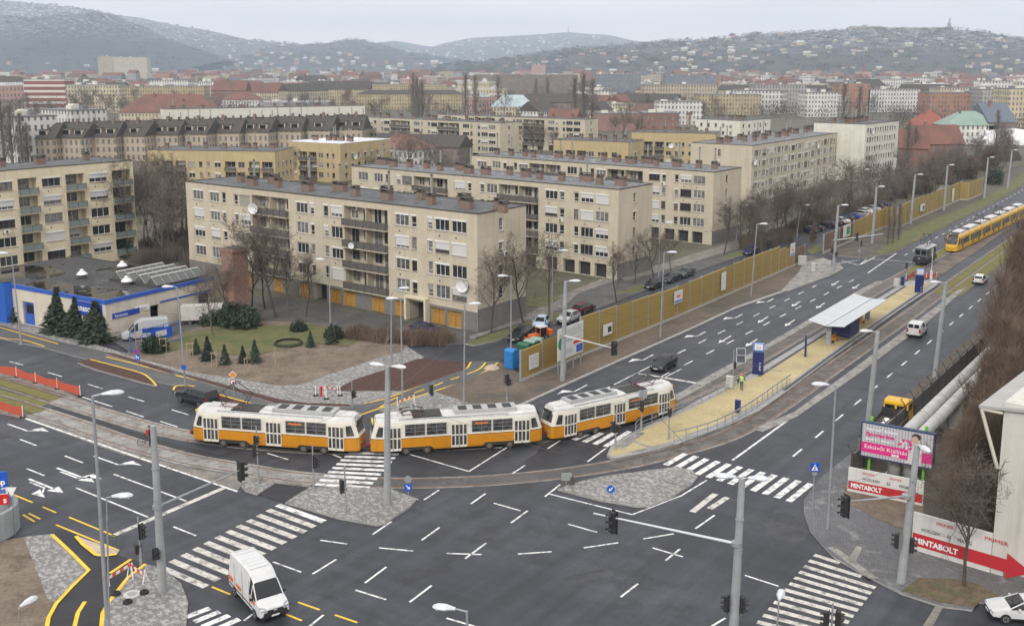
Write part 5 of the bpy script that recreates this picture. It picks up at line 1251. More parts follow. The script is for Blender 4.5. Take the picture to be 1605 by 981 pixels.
# ---------------------------------------------------------------- lamps, masts, lights and signs
STEEL = mat('galvanised_steel', (.36, .38, .40), .5, .3, .25, 1.5); CPOLE = mat('concrete_pole', (.34, .36, .37), .85, v=.25, s=.8, streak=True)
LHEAD = mat('lamp_head', (.58, .61, .64), .4); LGL = mat('lamp_glass', (.7, .72, .74), .15)
BLUES = mat('sign_face_blue', (.01, .09, .52), .4); REDS = mat('sign_face_red', (.55, .02, .02), .4); GREYS = mat('sign_back', (.34, .36, .37), .5, .4)
LENSR, LENSA, LENSG = mat('lens_red', (.10, .01, .01), .2), mat('lens_amber', (.12, .06, .01), .2), mat('lens_green', (.01, .08, .05), .2)
def lamp_head_mesh():
    m = MB(); rg = []
    for x, w, t, b_ in ((0, .07, .05, -.05), (.15, .1, .08, -.06), (.45, .2, .13, -.05), (.8, .2, .13, -.05), (1.0, .12, .07, -.04), (1.06, .04, .02, -.02)):
        rg.append([(x, -w, 0), (x, -w * .6, t), (x, w * .6, t), (x, w, 0), (x, w * .7, b_), (x, -w * .7, b_)])
    m.loft(rg, LHEAD); m.b2(.4, .9, -.14, .14, -.075, -.052, LGL); return m.mesh('lamp_head')
LHM = lamp_head_mesh()
def lamp(label, base, top, heads=((0, .35),), conc=False, arc=0.0, r=.10, group=None, lean=True, name='street_lamp'):
    """heads: (direction, arm length)"""
    bx, by = G(*base); h_ = Zat(base[0], base[1], top[1])
    t = thing(name, label, 'street lamp', (bx, by), 0, group)
    # real poles lean a little: measure the lean along the picture's width
    d = CH - h_; 
    f0 = by * CT - (h_ - CH) * ST
    dx = (top[0] - CX) / F * f0 - bx if lean else 0
    dx = max(-.45, min(.45, dx))
    m = MB()
    if conc: m.tube([(0, 0, 0), (dx, 0, h_)], [.30, .19], CPOLE, 14)
    else:
        m.tube([(0, 0, 0), (dx * .12, 0, 1.3), (dx * .13, 0, 1.35), (dx, 0, h_ - arc)], [r * 1.25, r * 1.15, r, r * .62], STEEL, 10)
        m.box((0, 0, .03), (r * 5, r * 5, .06), STEEL)
    m.build('pole', t, smooth=False)
    if conc:
        c = MB()
        for z in (.55, .57, .75): c.tube([(dx * z, 0, h_ * z - .03), (dx * z, 0, h_ * z + .03)], .26 , GREYS, 14)
        c.build('pole_band', t)
    for an, ln in heads:
        a_ = MB(); c, s = cos(an), sin(an)
        if arc: pts = [(dx + c * (ln * (1 - cos(k * pi / 12))), s * (ln * (1 - cos(k * pi / 12))), h_ - arc + arc * sin(k * pi / 12)) for k in range(7)]
        else: pts = [(dx, 0, h_ - .05), (dx + c * ln, s * ln, h_ + .05)]
        a_.tube(pts, r * .5, STEEL, 7); arm = a_.build('arm', t)
        e = pts[-1]; put('lamp_head', LHM, arm, e, an).scale = (1.15,) * 3
    return t
LEFT, RIGHT = pi, 0
lamp('tall grey lamp in the left foreground with its upper head turned right', (170, 1003), (145, 620), ((.3, .5),), r=.13)
lamp('street lamp on the far left standing before the blue annex', (33.6, 539.5), (17.7, 397.5), ((pi, .4),))
lamp('street lamp with a blue round sign, beside the dark pickup', (291, 608), (277.6, 450), ((pi, .4),))
lamp('curved lamp standing on the lawn before the orange garages', (518, 515), (515.5, 407), ((pi - .2, .6),), arc=1.0)
lamp('curved lamp behind the mulch bed, left of the two tallest', (613.6, 574), (612.7, 452), ((.1, .9),), arc=1.2)
lamp('straight lamp rising from the cycle path at the mulch bed corner', (631, 629), (628, 468.5), ((pi, .3),))
lamp('straight lamp standing on the paved triangle behind the middle tram', (727, 637), (728.5, 477), ((.1, .4),))
lamp('concrete mast with two lamp heads on the paved island before the trams', (607, 792), (607.5, 574), ((pi - .35, .35), (-.35, .35)), conc=True)
lamp('lamp beside the blue container where the barrier starts', (801, 551), (801, 433), ((pi, .4),))
lamp('curved lamp on the lawn strip beside the silver parked car', (865, 502), (866, 393), ((.1, .9),), arc=1.2)
lamp('concrete mast holding the long signal arm at the verge', (881.6, 598), (886.5, 441), ((0, .4),), conc=True)
lamp('curved lamp in front of the second beige block', (1032.5, 438), (1034.5, 349), ((.1, .9),), arc=1.2)
lamp('lamp on the verge at the middle of the noise barrier', (1034.7, 531), (1041, 396), ((0, .4),))
lamp('lamp on the verge near the far end of the first barrier', (1177, 466), (1186.5, 351.5), ((0, .4),))
lamp('curved lamp in front of the third beige block beside a parked car', (1154, 382), (1157, 322), ((.1, .9),), arc=1.2)
lamp('concrete mast at the side-street corner beside the standing person', (1306, 424.5), (1314, 322), ((0, .5),), conc=True)
lamp('concrete mast beside the bunch of bare trunks past the side street', (1366.8, 382.5), (1374, 293), ((0, .4),), conc=True)
lamp('concrete mast second from the side street along the far barrier', (1426.8, 352), (1434.5, 274), ((0, .5),), conc=True)
lamp('concrete mast third from the side street along the far barrier', (1479, 330), (1485.5, 259), ((0, .4),), conc=True)
lamp('concrete mast at the far end of the second barrier', (1542, 312.6), (1549, 247), ((0, .4),), conc=True)
lamp('farthest concrete mast on the avenue, past the second barrier', (1579, 296), (1588, 235.5), ((0, .4),), conc=True)
for b_, t_ in (((1249, 372), (1256, 322)), ((1290, 330), (1297, 274)), ((1347.5, 320), (1351, 266)), ((1393, 303), (1397, 250))):
    lamp('thin lamp among the bare trees before the longest beige block', b_, t_, ((.2, .8),), arc=1.0, r=.08, group='estate lamps before the long block')
lamp('slim lamp on the right pavement left of the billboard', (1297, 831), (1310, 604), ((pi - .1, .5),))
lamp('concrete mast rising behind the billboard with a lamp head to the left', (1361, 661), (1375.7, 519.6), ((pi, .5),), conc=True)
lamp('concrete mast at the concrete fence, right of the small white van', (1465, 593), (1483.5, 443), ((pi, .5),), conc=True)
lamp('thick concrete mast in front of the hoarding with two signal heads', (1412, 915), (1440, 697), ((-1.4, .2),), conc=True)
lamp('concrete mast with two heads in the bottom centre right', (1149, 1003), (1163, 749), ((pi - .15, .35), (-.2, .35)), conc=True)
lamp('lamp at the bottom centre seen from its top only', (737, 1140), (731.7, 957), ((pi - .2, .6),))
lamp('small lamp with a white head at the bottom zebra crossing', (1213, 1060), (1221, 942), ((1.2, .1),), r=.06)
lamp('small lamp with a white head at the bottom left earth', (36, 1060), (29.5, 953), ((1.2, .1),), r=.06)
# bare catenary mast on the left corner with a short arm and signal arm
lamp('thick concrete mast without a lamp at the left crossing corner', (255.5, 929), (240, 667), (), conc=True, name='catenary_mast')
x, y = G(255.5, 929)
o = lamp('lamp at half height on the same tall pole in the left foreground', (172, 1003), (167, 779), ((.1, .3),), r=.06)
# ---- traffic lights
def head_mesh(n=3):
    m = MB(); hh = .33 * n
    m.box((0, 0, hh / 2), (.30, .22, hh), TRIM); m.box((0, .13, hh / 2), (.46, .02, hh + .14), TRIM)
    for k in range(n):
        z = hh - .165 - k * .33
        m.disc((0, -.115, z), (0, 1, 0), .105, .02, (LENSR, LENSA, LENSG)[k if n == 3 else k * 2], 14)
        m.loft([[(.12 * cos(a), -.115 - q, z + .12 * sin(a)) for a in [pi * j / 6 - .2 * (1 - j / 3) for j in range(7)]] for q in (0, .2)], TRIM, closed=False, caps=False)
    return m.mesh('signal_head')
HM3, HM2 = head_mesh(3), head_mesh(2)
def sig_post(label, base, top, heads, r=.055, group=None, extra=None):
    x, y = G(*base); h_ = Zat(base[0], base[1], top[1])
    t = thing('traffic_light', label, 'traffic light', (x, y), 0, group)
    m = MB(); m.tube([(0, 0, 0), (0, 0, 1.2), (0, 0, 1.22), (0, 0, h_)], [r * 1.9, r * 1.9, r, r], STEEL, 9); m.build('post', t)
    for dx, z, an, n in heads:
        q = put('signal_head', HM3 if n == 3 else HM2, t, (dx, -.02, z if z > 0 else h_ + z), an)
    if extra == 'back':
        q = MB(); q.box((.12, .06, h_ - .35), (.75, .05, .75), GREYS); q.build('signal_back', t)
    return t
A0, A1 = radians(-120), radians(60)
sig_post('traffic light on the tiny paved island below the first tram', (405.5, 761), (400.5, 668), ((-.22, 2.5, radians(100), 3), (.0, 3.6, A1, 2)))
sig_post('traffic light post at the asphalt gap of the island, left of the zebra', (492, 767), (489, 698), ((.25, 1.9, A1, 3),))
sig_post('traffic light post in the middle of the paved island', (542, 804), (539.7, 730), ((-.22, 1.7, radians(120), 3),))
sig_post('traffic light at the left corner beside the striped barrier', (221, 886), (214.5, 810), ((.25, 2.0, A1, 3), (-.18, .9, radians(120), 2)))
sig_post('traffic light on the paved triangle behind the middle tram', (679.6, 641), (679.6, 597), ((-.16, 1.5, A0, 3),))
sig_post('traffic light on the avenue verge behind the middle tram', (794.6, 640), (795.5, 590), ((0, -.8, A0, 3), (.25, -.9, A1, 2)))
sig_post('traffic light post beside the mulch bed behind the first tram', (552.5, 641), (552.5, 596), ((.2, 1.2, A1, 2),))
sig_post('traffic light at the pointed tip of the platform', (964.6, 709), (966.5, 642), ((-.2, 1.9, A0, 3), (.2, 1.9, A1, 2)))
sig_post('traffic light with a grey back plate at the platform railing', (1004.8, 679), (1006.6, 612), ((0, 2.2, A0, 3),), extra='back')
sig_post('traffic light right of the last tram on the yellow platform', (1047.8, 692.5), (1048.5, 631), ((0, 2.5, A0, 2),))
sig_post('traffic light on the far corner with a round plate', (1346.5, 408.5), (1349, 375.5), ((.2, 2.6, A0, 3),))
sig_post('traffic light beside the track at the far end of the platform', (1421, 432.5), (1423, 409), ((-.1, 1.2, A0, 3),))
sig_post('pair of signal heads at the bottom edge, right of the white lamp', (1299, 1060), (1302, 945), ((-.35, 3.0, A0, 3), (.35, 3.0, A1, 3)))
def arm_signal(label, base, zf, end, heads, col_=STEEL):
    """long mast arm from a concrete mast: end given as photo point at its height"""
    x, y = G(*base); h_ = zf
    ex, ey = G(end[0], end[1], h_ + .35)
    t = thing('traffic_light', label, 'traffic light', (x, y, 0))
    m = MB(); m.tube([(0, 0, h_), (ex - x, ey - y, h_ + .35)], [.09, .045], col_, 8); m.tube([(0, 0, h_ - .12), (0, 0, h_ + .12)], .32, GREYS, 12); m.build('arm', t)
    for f, an, n, dz in heads:
        put('signal_head', HM3 if n == 3 else HM2, t, ((ex - x) * f, (ey - y) * f, h_ + .35 * f - dz), an).scale = (1.35,) * 3
    return t
arm_signal('signal arm with one black head reaching right from the left corner mast', (255.5, 929), 6.0, (398, 727), ((.86, radians(130), 3, .75),))
arm_signal('white signal arm reaching over the avenue from the verge mast', (881.6, 598), 5.2, (967, 547), ((.96, radians(20), 3, .7),), LHEAD)
arm_signal('long signal arm over the crossing from the bottom mast', (1149, 1003), 6.2, (930, 804), ((.86, radians(-60), 3, 1.0),), LHEAD)
arm_signal('signal arm reaching left from the thick mast by the hoarding', (1412, 915), 6.2, (1322, 786), ((.98, radians(-70), 3, 1.0),))
arm_signal('far signal arm across the avenue from the side-street mast', (1306, 424.5), 5.2, (1384, 366.5), ((.45, A0, 3, .6),), LHEAD)
def pole_heads(label, base, hs):
    x, y = G(*base); t = thing('traffic_light', label, 'traffic light', (x, y))
    for dx, dy, z, an, n in hs: put('signal_head', HM3 if n == 3 else HM2, t, (dx, dy, z), an)
    return t
pole_heads('pedestrian signal on the left corner mast', (255.5, 929), ((-.1, -.45, 2.6, radians(40), 2), ))
pole_heads('two signal heads on the thick mast by the hoarding', (1412, 915), ((-.5, 0, 2.6, radians(-120), 3), (.55, -.1, 2.3, radians(60), 3)))
pole_heads('two signal heads low on the bottom centre right mast', (1149, 1003), ((-.5, 0, 1.9, radians(-120), 3), (.5, 0, 1.8, radians(60), 3)))
pole_heads('signal heads on the side-street mast beside the standing person', (1306, 424.5), ((-.4, -.1, 3.0, A0, 3), (.3, -.3, 2.6, A1, 2)))
# ---- signs
def sign(label, base, plates, r=.035, hmax=None):
    """plates: (kind, z, size)"""
    x, y = G(*base); t = thing('road_sign', label, 'road sign', (x, y), radians(0))
    top = hmax or max(z + s for k, z, s in plates)
    m = MB(); m.tube([(0, .04, 0), (0, .04, top)], r, STEEL, 8); m.build('post', t)
    for k, z, s in plates:
        q = MB()
        if k == 'blue': q.disc((0, -.02, z), (0, 1, 0), s, .02, BLUES, 24); q.disc((0, .0, z), (0, 1, 0), s, .015, GREYS, 24)
        if k in ('arrow_r', 'arrow_l'):
            q.disc((0, -.02, z), (0, 1, 0), s, .02, BLUES, 24); e = 1 if k == 'arrow_r' else -1
            def A(px, pz): c, s_ = cos(pi / 4), sin(pi / 4); return (e * (px * c + pz * s_) * s, -.034, z + (-px * s_ + pz * c) * s)
            q.face([A(-.7, -.13), A(.1, -.13), A(.1, .13), A(-.7, .13)], WTXT); q.face([A(.05, -.45), A(.7, 0), A(.05, .45)], WTXT)
        if k == 'nostop':
            q.disc((0, -.02, z), (0, 1, 0), s, .02, REDS, 24); q.disc((0, -.035, z), (0, 1, 0), s * .82, .012, BLUES, 24)
            for a in (pi / 4, -pi / 4): q.box((0, -.044, z), (s * 1.7, .01, s * .18), REDS, ry=a)
        if k == 'rect':
            q.b2(-s * .75, s * .75, -.03, -.01, z - s, z + s, BLUES); q.b2(-s * .45, -s * .2, -.04, -.031, z - s * .6, z + s * .7, WTXT); q.b2(-s * .2, s * .45, -.04, -.031, z - s * .05, z + s * .2, WTXT); q.b2(s * .2, s * .45, -.04, -.031, z - s * .6, z - s * .05, WTXT)
        if k == 'diamond':
            for sz, m_, yy in ((s, WTXT, -.02), (s * .82, AMBER, -.03)): q.face([(0, yy, z - sz), (sz, yy, z), (0, yy, z + sz), (-sz, yy, z)], m_)
            q.face([(0, -.01, z - s), (-s, -.01, z), (0, -.01, z + s), (s, -.01, z)], GREYS)
        if k == 'round':
            q.disc((0, -.02, z), (0, 1, 0), s, .02, REDS, 24); q.disc((0, -.034, z), (0, 1, 0), s * .78, .012, WTXT, 24); q.box((0, -.042, z), (s * .5, .01, s * .5), BTXT)
        if k == 'cross':
            q.b2(-s, s, -.03, -.01, z - s, z + s, BLUES); q.face([(-s * .75, -.034, z - s * .7), (s * .75, -.034, z - s * .7), (0, -.034, z + s * .75)], WTXT)
            q.disc((0, -.04, z + s * .25), (0, 1, 0), s * .12, .01, BTXT, 10); q.box((0, -.04, z - s * .1), (s * .14, .01, s * .5), BTXT)
            for e in (-1, 1): q.box((e * s * .16, -.04, z - s * .45), (s * .1, .01, s * .45), BTXT, ry=-e * .5)
        if k == 'back': q.disc((0, 0, z), (0, 1, 0), s, .03, GREYS, 20)
        if k == 'backrect': q.b2(-s, s, -.02, .02, z - s * .9, z + s * .9, GREYS)
        if k == 'yield':
            q.face([(-s, -.02, z + s * .8), (s, -.02, z + s * .8), (0, -.02, z - s)], WTXT); q.face([(-s, -.01, z + s * .8), (0, -.01, z - s), (s, -.01, z + s * .8)], GREYS)
        q.build('sign_plate', t)
    return t
sign('no-stopping sign above a blue lane sign on the mulch bed', (217, 588), (('nostop', 2.75, .3), ('rect', 2.1, .34)))
sign('round blue cycle sign fixed on the lamp beside the dark pickup', (290, 609.5), (('blue', 2.4, .28),), r=.02)
sign('yellow diamond priority sign over a round sign behind the first tram', (367, 633), (('diamond', 3.1, .42), ('round', 2.3, .3)))
sign('blue keep-right arrow sign at the right end of the paved island', (640, 781), (('arrow_r', .95, .32), ('back', 1.6, .3)))
sign('blue keep-left arrow sign on the triangular island', (957, 783), (('arrow_l', .9, .32),))
sign('blue pedestrian crossing sign at the right pavement corner', (1273.6, 799), (('cross', 3.5, .36), ('back', 3.0, .2)), r=.05)
sign('pale triangular yield sign at the left edge', (24, 838), (('yield', 3.4, .4),), r=.04)
sign('white round sign plate on the far corner post', (1346, 409.5), (('back', 1.9, .32),))
x, y = G(894, 762); t = thing('sign_board', 'grey sign board leaning on a concrete foot at the triangular island tip', 'sign', (x, y))
m = MB(); m.b2(-.75, .1, -.03, .03, .5, 1.15, GREYS); m.build('board', t); m = MB(); m.tube([(-.35, 0, 0), (-.35, 0, .6)], .04, STEEL, 6); m.cyl((.1, .1), .25, 0, .8, OLDW, 8, .18); m.build('foot', t)
# ---- platform furniture
DBL = mat('totem_blue', (.012, .02, .12), .4); LBL = mat('totem_light_blue', (.16, .28, .62), .4); ORB = mat('bench_orange', (.72, .32, .03), .5)
def totem(label, base, ptop, an, txt):
    x, y = G(*base, .27); h_ = Zat(base[0], base[1], ptop); t = thing('stop_totem', label, 'stop sign', (x, y, .27), an)
    m = MB(); m.b2(-.6, .6, -.14, .14, 0, h_ * .74, DBL); m.b2(-.6, .6, -.15, .15, h_ * .72, h_ * .73, LBL); m.build('pillar', t)
    m = MB(); m.b2(-.6, .6, -.14, .14, h_ * .76, h_, LBL); q = m.build('stop_symbol', t)
    m = MB(); m.b2(-.42, .42, -.16, -.141, h_ * .79, h_ * .97, WTXT); m.b2(-.25, .25, -.17, -.161, h_ * .83, h_ * .92, GREYS); m.b2(-.2, .2, -.178, -.171, h_ * .86, h_ * .9, WTXT); m.build('symbol_panel', q)
    if txt: text(t, 'lettering', txt, (.12, -.145, h_ * .12), .3, WTXT, (0, -pi / 2, -pi / 2))
    return t
totem('blue stop totem at the near end of the platform, behind the worker', (1187.5, 586), 538, radians(-12), 'Etele út')
t = totem('blue stop totem at the far end of the platform', (1440, 458), 421.7, radians(-12), '')
x, y = G(1262, 557, .27); t = thing('info_board', 'thin blue information board on the platform before the shelter', 'notice board', (x, y, .27), radians(75))
m = MB(); m.b2(-.65, .65, -.1, .1, 0, 2.55, DBL); m.build('frame', t); m = MB(); m.b2(-.5, .5, -.13, -.101, .4, 2.3, mat('notice_pane', (.4, .42, .44), .2)); m.build('notice_panel', t)
# shelter
SH = [G(*p, 3.2) for p in ((1267.5, 501.5), (1324, 510), (1383, 466), (1339, 461))]
o3 = Vector(SH[0]); ax = (Vector(SH[3]) - o3); Ls = ax.length; sa = atan2(ax.y, ax.x); pv_ = Vector((-sin(sa), cos(sa))); Ws = abs((Vector(SH[1]) - o3).dot(pv_))
ROOFG = stripe_mat('shelter_glass', (.42, .46, .48), (.68, .70, .71), 0, .62, .3, .35, .25)
t = thing('tram_shelter', 'platform shelter with a ribbed glass roof, orange seats and blue panels', 'shelter', (o3.x, o3.y, .27), sa)
Ls = max(Ls, 14)
m = MB(); m.hexa([(0, -Ws, 2.75), (Ls, -Ws, 2.75), (Ls, -Ws * .52, 2.55), (0, -Ws * .52, 2.55), (0, -Ws, 2.81), (Ls, -Ws, 2.81), (Ls, -Ws * .52, 2.61), (0, -Ws * .52, 2.61)], ROOFG)
m.hexa([(0, -Ws * .48, 2.55), (Ls, -Ws * .48, 2.55), (Ls, 0, 2.95), (0, 0, 2.95), (0, -Ws * .48, 2.61), (Ls, -Ws * .48, 2.61), (Ls, 0, 3.01), (0, 0, 3.01)], ROOFG); m.build('roof', t)
m = MB()
for k in range(12):
    xx = k * Ls / 11; m.tube([(xx, -Ws, 2.72), (xx, -Ws * .5, 2.5), (xx, 0, 2.92)], .045, LHEAD, 5)
m.b2(0, Ls, -Ws * .5 - .1, -Ws * .5 + .1, 2.56, 2.72, LHEAD); m.build('roof_frame', t)
for k in (.06, .5, .94):
    m = MB(); m.b2(Ls * k - .12, Ls * k + .12, -Ws * .5 - .3, -Ws * .5 + .3, 0, 2.5, CPOLE); m.build('post', t)
for x0_, x1_ in ((.09, .2), (.62, .8)):
    m = MB(); m.b2(Ls * x0_, Ls * x1_, -Ws * .5 - .6, -Ws * .5 - .15, .42, .5, ORB); m.b2(Ls * x0_, Ls * x1_, -Ws * .5 - .13, -Ws * .5 - .08, .55, .95, ORB)
    for e in (x0_ + .01, x1_ - .01): m.b2(Ls * e - .04, Ls * e + .04, -Ws * .5 - .45, -Ws * .5 - .2, 0, .42, TRIM)
    m.build('bench', t)
m = MB(); m.b2(Ls * .24, Ls * .26, -Ws * .85, -Ws * .2, .3, 2.2, DBL); m.b2(Ls * .265, Ls * .45, -Ws * .85, -Ws * .8, .3, 2.2, DBL); m.build('side_panel', t)
# railings of the platform
def railing(label, pts, z=.26, hh=1.05, step=2.0, rails=(1.0, .5, .15), mesh_=False, group=None):
    w_ = [G(*p, z) for p in pts]; c0 = w_[0]; rl = crv(w_, 4)
    t = thing('railing', label, 'railing', (c0[0], c0[1], z), 0, group)
    P_ = [(x - c0[0], y - c0[1]) for x, y in rl]
    for zz in rails:
        m = MB(); m.tube([(x, y, zz * hh) for x, y in P_], .03, STEEL, 6); m.build('rail', t)
    acc, d, k = 0, step, 0; pm = MB(); pm.tube([(0, 0, 0), (0, 0, hh + .04)], .035, STEEL, 6); pm = pm.mesh('post')
    for i in range(len(P_) - 1):
        a_, b_ = Vector(P_[i]), Vector(P_[i + 1]); l = (b_ - a_).length; s_ = d - acc if k else 0
        while s_ <= l:
            q = a_.lerp(b_, s_ / l if l else 0); put('post', pm, t, (q.x, q.y, 0)); k += 1; last = s_; s_ += step; acc = 0
        acc = (l - (s_ - step)) if k else 0
    return t
railing('steel railing along the last tram at the platform front', ((996, 680), (1005, 671), (1030, 661), (1062, 648), (1105, 629), (1140, 611), (1172, 591)), step=1.7, rails=(1.0, .55, .2))
railing('long steel mesh railing on the right edge of the platform', ((1056, 693), (1086, 686), (1118, 676), (1146, 663), (1180, 643), (1212, 620), (1239, 601)), step=1.4, rails=(1.0, .93, .5, .12))
railing('short steel railing at the far end of the platform', ((1443, 461), (1456, 452), (1467, 443), (1467, 438)), step=1.2, rails=(1.0, .5))
def cabinet(label, base, w_, d, h_, m_, an=0, z=.27, name='cabinet', cat='cabinet', cap=None):
    x, y = G(*base, z); t = thing(name, label, cat, (x, y, z), an)
    m = MB(); m.b2(-w_ / 2, w_ / 2, -d / 2, d / 2, .06, h_, m_); m.b2(-w_ / 2 + .04, w_ / 2 - .04, -d / 2 + .03, d / 2 - .03, 0, .06, CAPM); m.build('body', t)
    m = MB(); m.b2(-w_ / 2 - .03, w_ / 2 + .03, -d / 2 - .03, d / 2 + .03, h_, h_ + .05, cap or m_); m.build('lid', t)
    m = MB(); m.b2(-w_ / 2 + .06, w_ / 2 - .06, -d / 2 - .015, -d / 2 - .002, .15, h_ - .08, m_); m.b2(w_ / 2 - .14, w_ / 2 - .11, -d / 2 - .03, -d / 2 - .015, h_ * .5, h_ * .62, CAPM); m.build('door', t)
    return t
CAB = mat('cabinet_paint', (.52, .52, .48), .6, v=.15, s=2)
cabinet('pale switch cabinet beside the worker on the platform', (1144, 608), .75, .5, 1.25, CAB, radians(-30))
cabinet('white cabinet at the far left corner of the platform', (1405, 450), .8, .5, 1.3, CAB, radians(-30))
cabinet('dark blue ticket machine beside the white cabinet at the far platform end', (1414.5, 447), .5, .45, 1.35, DBL, radians(-30))
cabinet('dark blue litter bin at the platform railing', (1156, 646), .5, .35, 1.2, DBL, radians(-30))
cabinet('pale box on the verge where the first barrier ends', (1257.5, 416), 1.3, .7, 1.6, CAB, radians(-36), z=.13)
cabinet('slim pale cabinet near the standing person', (1275.5, 426.5), .7, .6, 1.5, CAB, radians(-36), z=.13)
x, y = G(1149, 590, .27); t = thing('solar_sign', 'post with two tilted solar panels beside the near stop totem', 'solar panel', (x, y, .27))
m = MB(); m.tube([(0, 0, 0), (0, 0, 3.0)], .06, STEEL, 8); m.build('post', t)
for z in (2.0, 2.85):
    m = MB(); m.box((.75, -.1, z), (1.0, .05, .8), LHEAD, rx=-.5); m.box((.75, -.14, z + .01), (.9, .03, .7), mat('solar_cell', (.05, .055, .07), .2), rx=-.5); m.build('solar_panel', t)
m = MB(); m.b2(.06, .3, -.1, .1, .9, 1.7, TRIM); m.build('signal_box', t)
# ---- noise barriers
BARR = stripe_mat('barrier_boards', (.37, .26, .065), (.12, .08, .02), 2, .155, .16, .75, .35, cn=(.28, .2, .06))
BARRB = stripe_mat('brown_barrier', (.20, .13, .08), (.08, .05, .03), 2, .3, .12, .75, .35)
CBASE = mat('barrier_concrete', (.46, .44, .40), .85, v=.2, s=1)
def barrier(label, pts, m_, group=None, cat='noise barrier'):
    """pts: (px, py base, py top); each bay between posts is a panel"""
    w_ = [(*G(a, b), Zat(a, b, c)) for a, b, c in pts]
    o = w_[0]; t = thing('noise_barrier', label, cat, (o[0], o[1]), 0, group)
    for i in range(len(w_) - 1):
        a_, b_ = Vector(w_[i][:2]), Vector(w_[i + 1][:2]); L_ = (b_ - a_).length; n = max(1, round(L_ / 4.0)); an = atan2((b_ - a_).y, (b_ - a_).x)
        hh = (w_[i][2] + w_[i + 1][2]) / 2
        for k in range(n):
            p = a_.lerp(b_, k / n) - Vector(o[:2]); l = L_ / n; h2 = w_[i][2] + (w_[i + 1][2] - w_[i][2]) * (k + .5) / n
            q = MB(); q.b2(.09, l - .09, -.09, .09, .45, h2, m_); put('panel', q.mesh('panel'), t, (p.x, p.y, 0), an)
            q = MB(); q.b2(.02, l - .02, -.13, .13, 0, .449, CBASE); put('base_beam', q.mesh('base_beam'), t, (p.x, p.y, 0), an)
            q = MB(); q.b2(-.08, .08, -.12, .12, 0, h2 + .12, STEEL); put('post', q.mesh('post'), t, (p.x, p.y, 0), an)
    p = Vector(w_[-1][:2]) - Vector(o[:2]); q = MB(); q.b2(-.08, .08, -.12, .12, 0, w_[-1][2] + .12, STEEL); put('post', q.mesh('post'), t, (p.x, p.y, 0), an)
    return t
barrier('long ochre noise barrier between the parking street and the avenue', ((816, 599.5, 553), (849, 585, 534), (909, 560.5, 514)), BARR)
barrier('main run of the ochre noise barrier, rising behind the construction board', ((909.5, 560, 497), (1060, 498.6, 450), (1180, 446, 401), (1219, 429, 387)), BARR)
barrier('stepped end of the ochre noise barrier by the side street', ((1219.5, 428.5, 390), (1243, 418.5, 388)), BARR)
barrier('grey glazed end bays of the first barrier', ((1243.5, 418.2, 391), (1260, 411, 384)), BARRB)
barrier('brown barrier with a green poster past the side street', ((1290, 398, 368), (1336, 378, 348)), BARRB)
barrier('far ochre barrier stretching along the grass strip', ((1336.5, 377.7, 347), (1386, 357, 326), (1405, 360, 325), (1430, 347, 313), (1504, 314.5, 285.5)), BARR)
barrier('last ochre barrier bays before the ivy wall', ((1504.5, 314.5, 285.5), (1517, 315, 286), (1539, 305, 279)), BARR)
def panel_on(label, a, b, z0, z1, m_, base=(815.5, 599.5), name='notice', cat='notice', th=.05, off=.16):
    """flat notice fixed to a fence: a,b = photo base points of its ends"""
    A_, B_ = Vector(G(*a)), Vector(G(*b)); d = (B_ - A_); an = atan2(d.y, d.x); nrm = Vector((sin(an), -cos(an))) * off
    p = A_ + nrm; t = thing(name, label, cat, (p.x, p.y, z0), an)
    m = MB(); m.b2(0, d.length, -th, 0, 0, z1 - z0, m_); m.build('panel', t); return t, d.length
POST = mat('poster_white', (.66, .66, .64), .6, v=.12, s=2)
for lb, a, b, z0, z1, k in (('white notice on the first bay of the ochre barrier', (827, 594.7), (842, 588.3), 1.1, 2.7, 0), ('white poster with a dark picture on the ochre barrier behind the construction board', (943, 547), (957, 541.5), 1.6, 3.0, 1), ('white poster with a brown emblem midway along the ochre barrier', (1054, 501.5), (1067, 496), 2.2, 3.9, 2), ('tall white poster on the ochre barrier right of the tall lamp', (1128, 469.5), (1135, 466.5), 1.3, 4.0, 0), ('white poster with emblem on the last bay of the first barrier', (1236, 421.5), (1243, 418.4), 2.2, 4.3, 2), ('small white poster on the far ochre barrier', (1440, 343), (1447, 340), 1.6, 3.2, 1), ('narrow white strip poster on the far ochre barrier', (1490, 321), (1493, 319.7), .8, 4.0, 0)):
    t, l = panel_on(lb, a, b, z0, z1, POST)
    q = MB()
    if k == 1: q.b2(l * .5, l * .9, -.06, -.051, .3, 1.0, BTXT); q.build('picture', t)
    if k == 2: q.b2(.1, l - .1, -.06, -.051, .15, .35, BLUES); q.b2(l * .3, l * .7, -.06, -.051, .75, 1.1, ORANGEP); q.build('emblem', t)
    if k == 0 and z0 < 1.2:
        for r_ in range(6): q.b2(.15, l - .2, -.06, -.051, .35 + r_ * .2, .38 + r_ * .2, GREYS)
        q.build('printed_lines', t)
t, l = panel_on('green and white poster frame on the brown barrier past the side street', (1319, 386), (1330, 381.5), 1.6, 3.9, POST)
q = MB(); q.b2(l * .45, l * .9, -.06, -.051, .4, 1.9, mat('poster_green', (.05, .25, .06), .6)); q.build('picture', t)
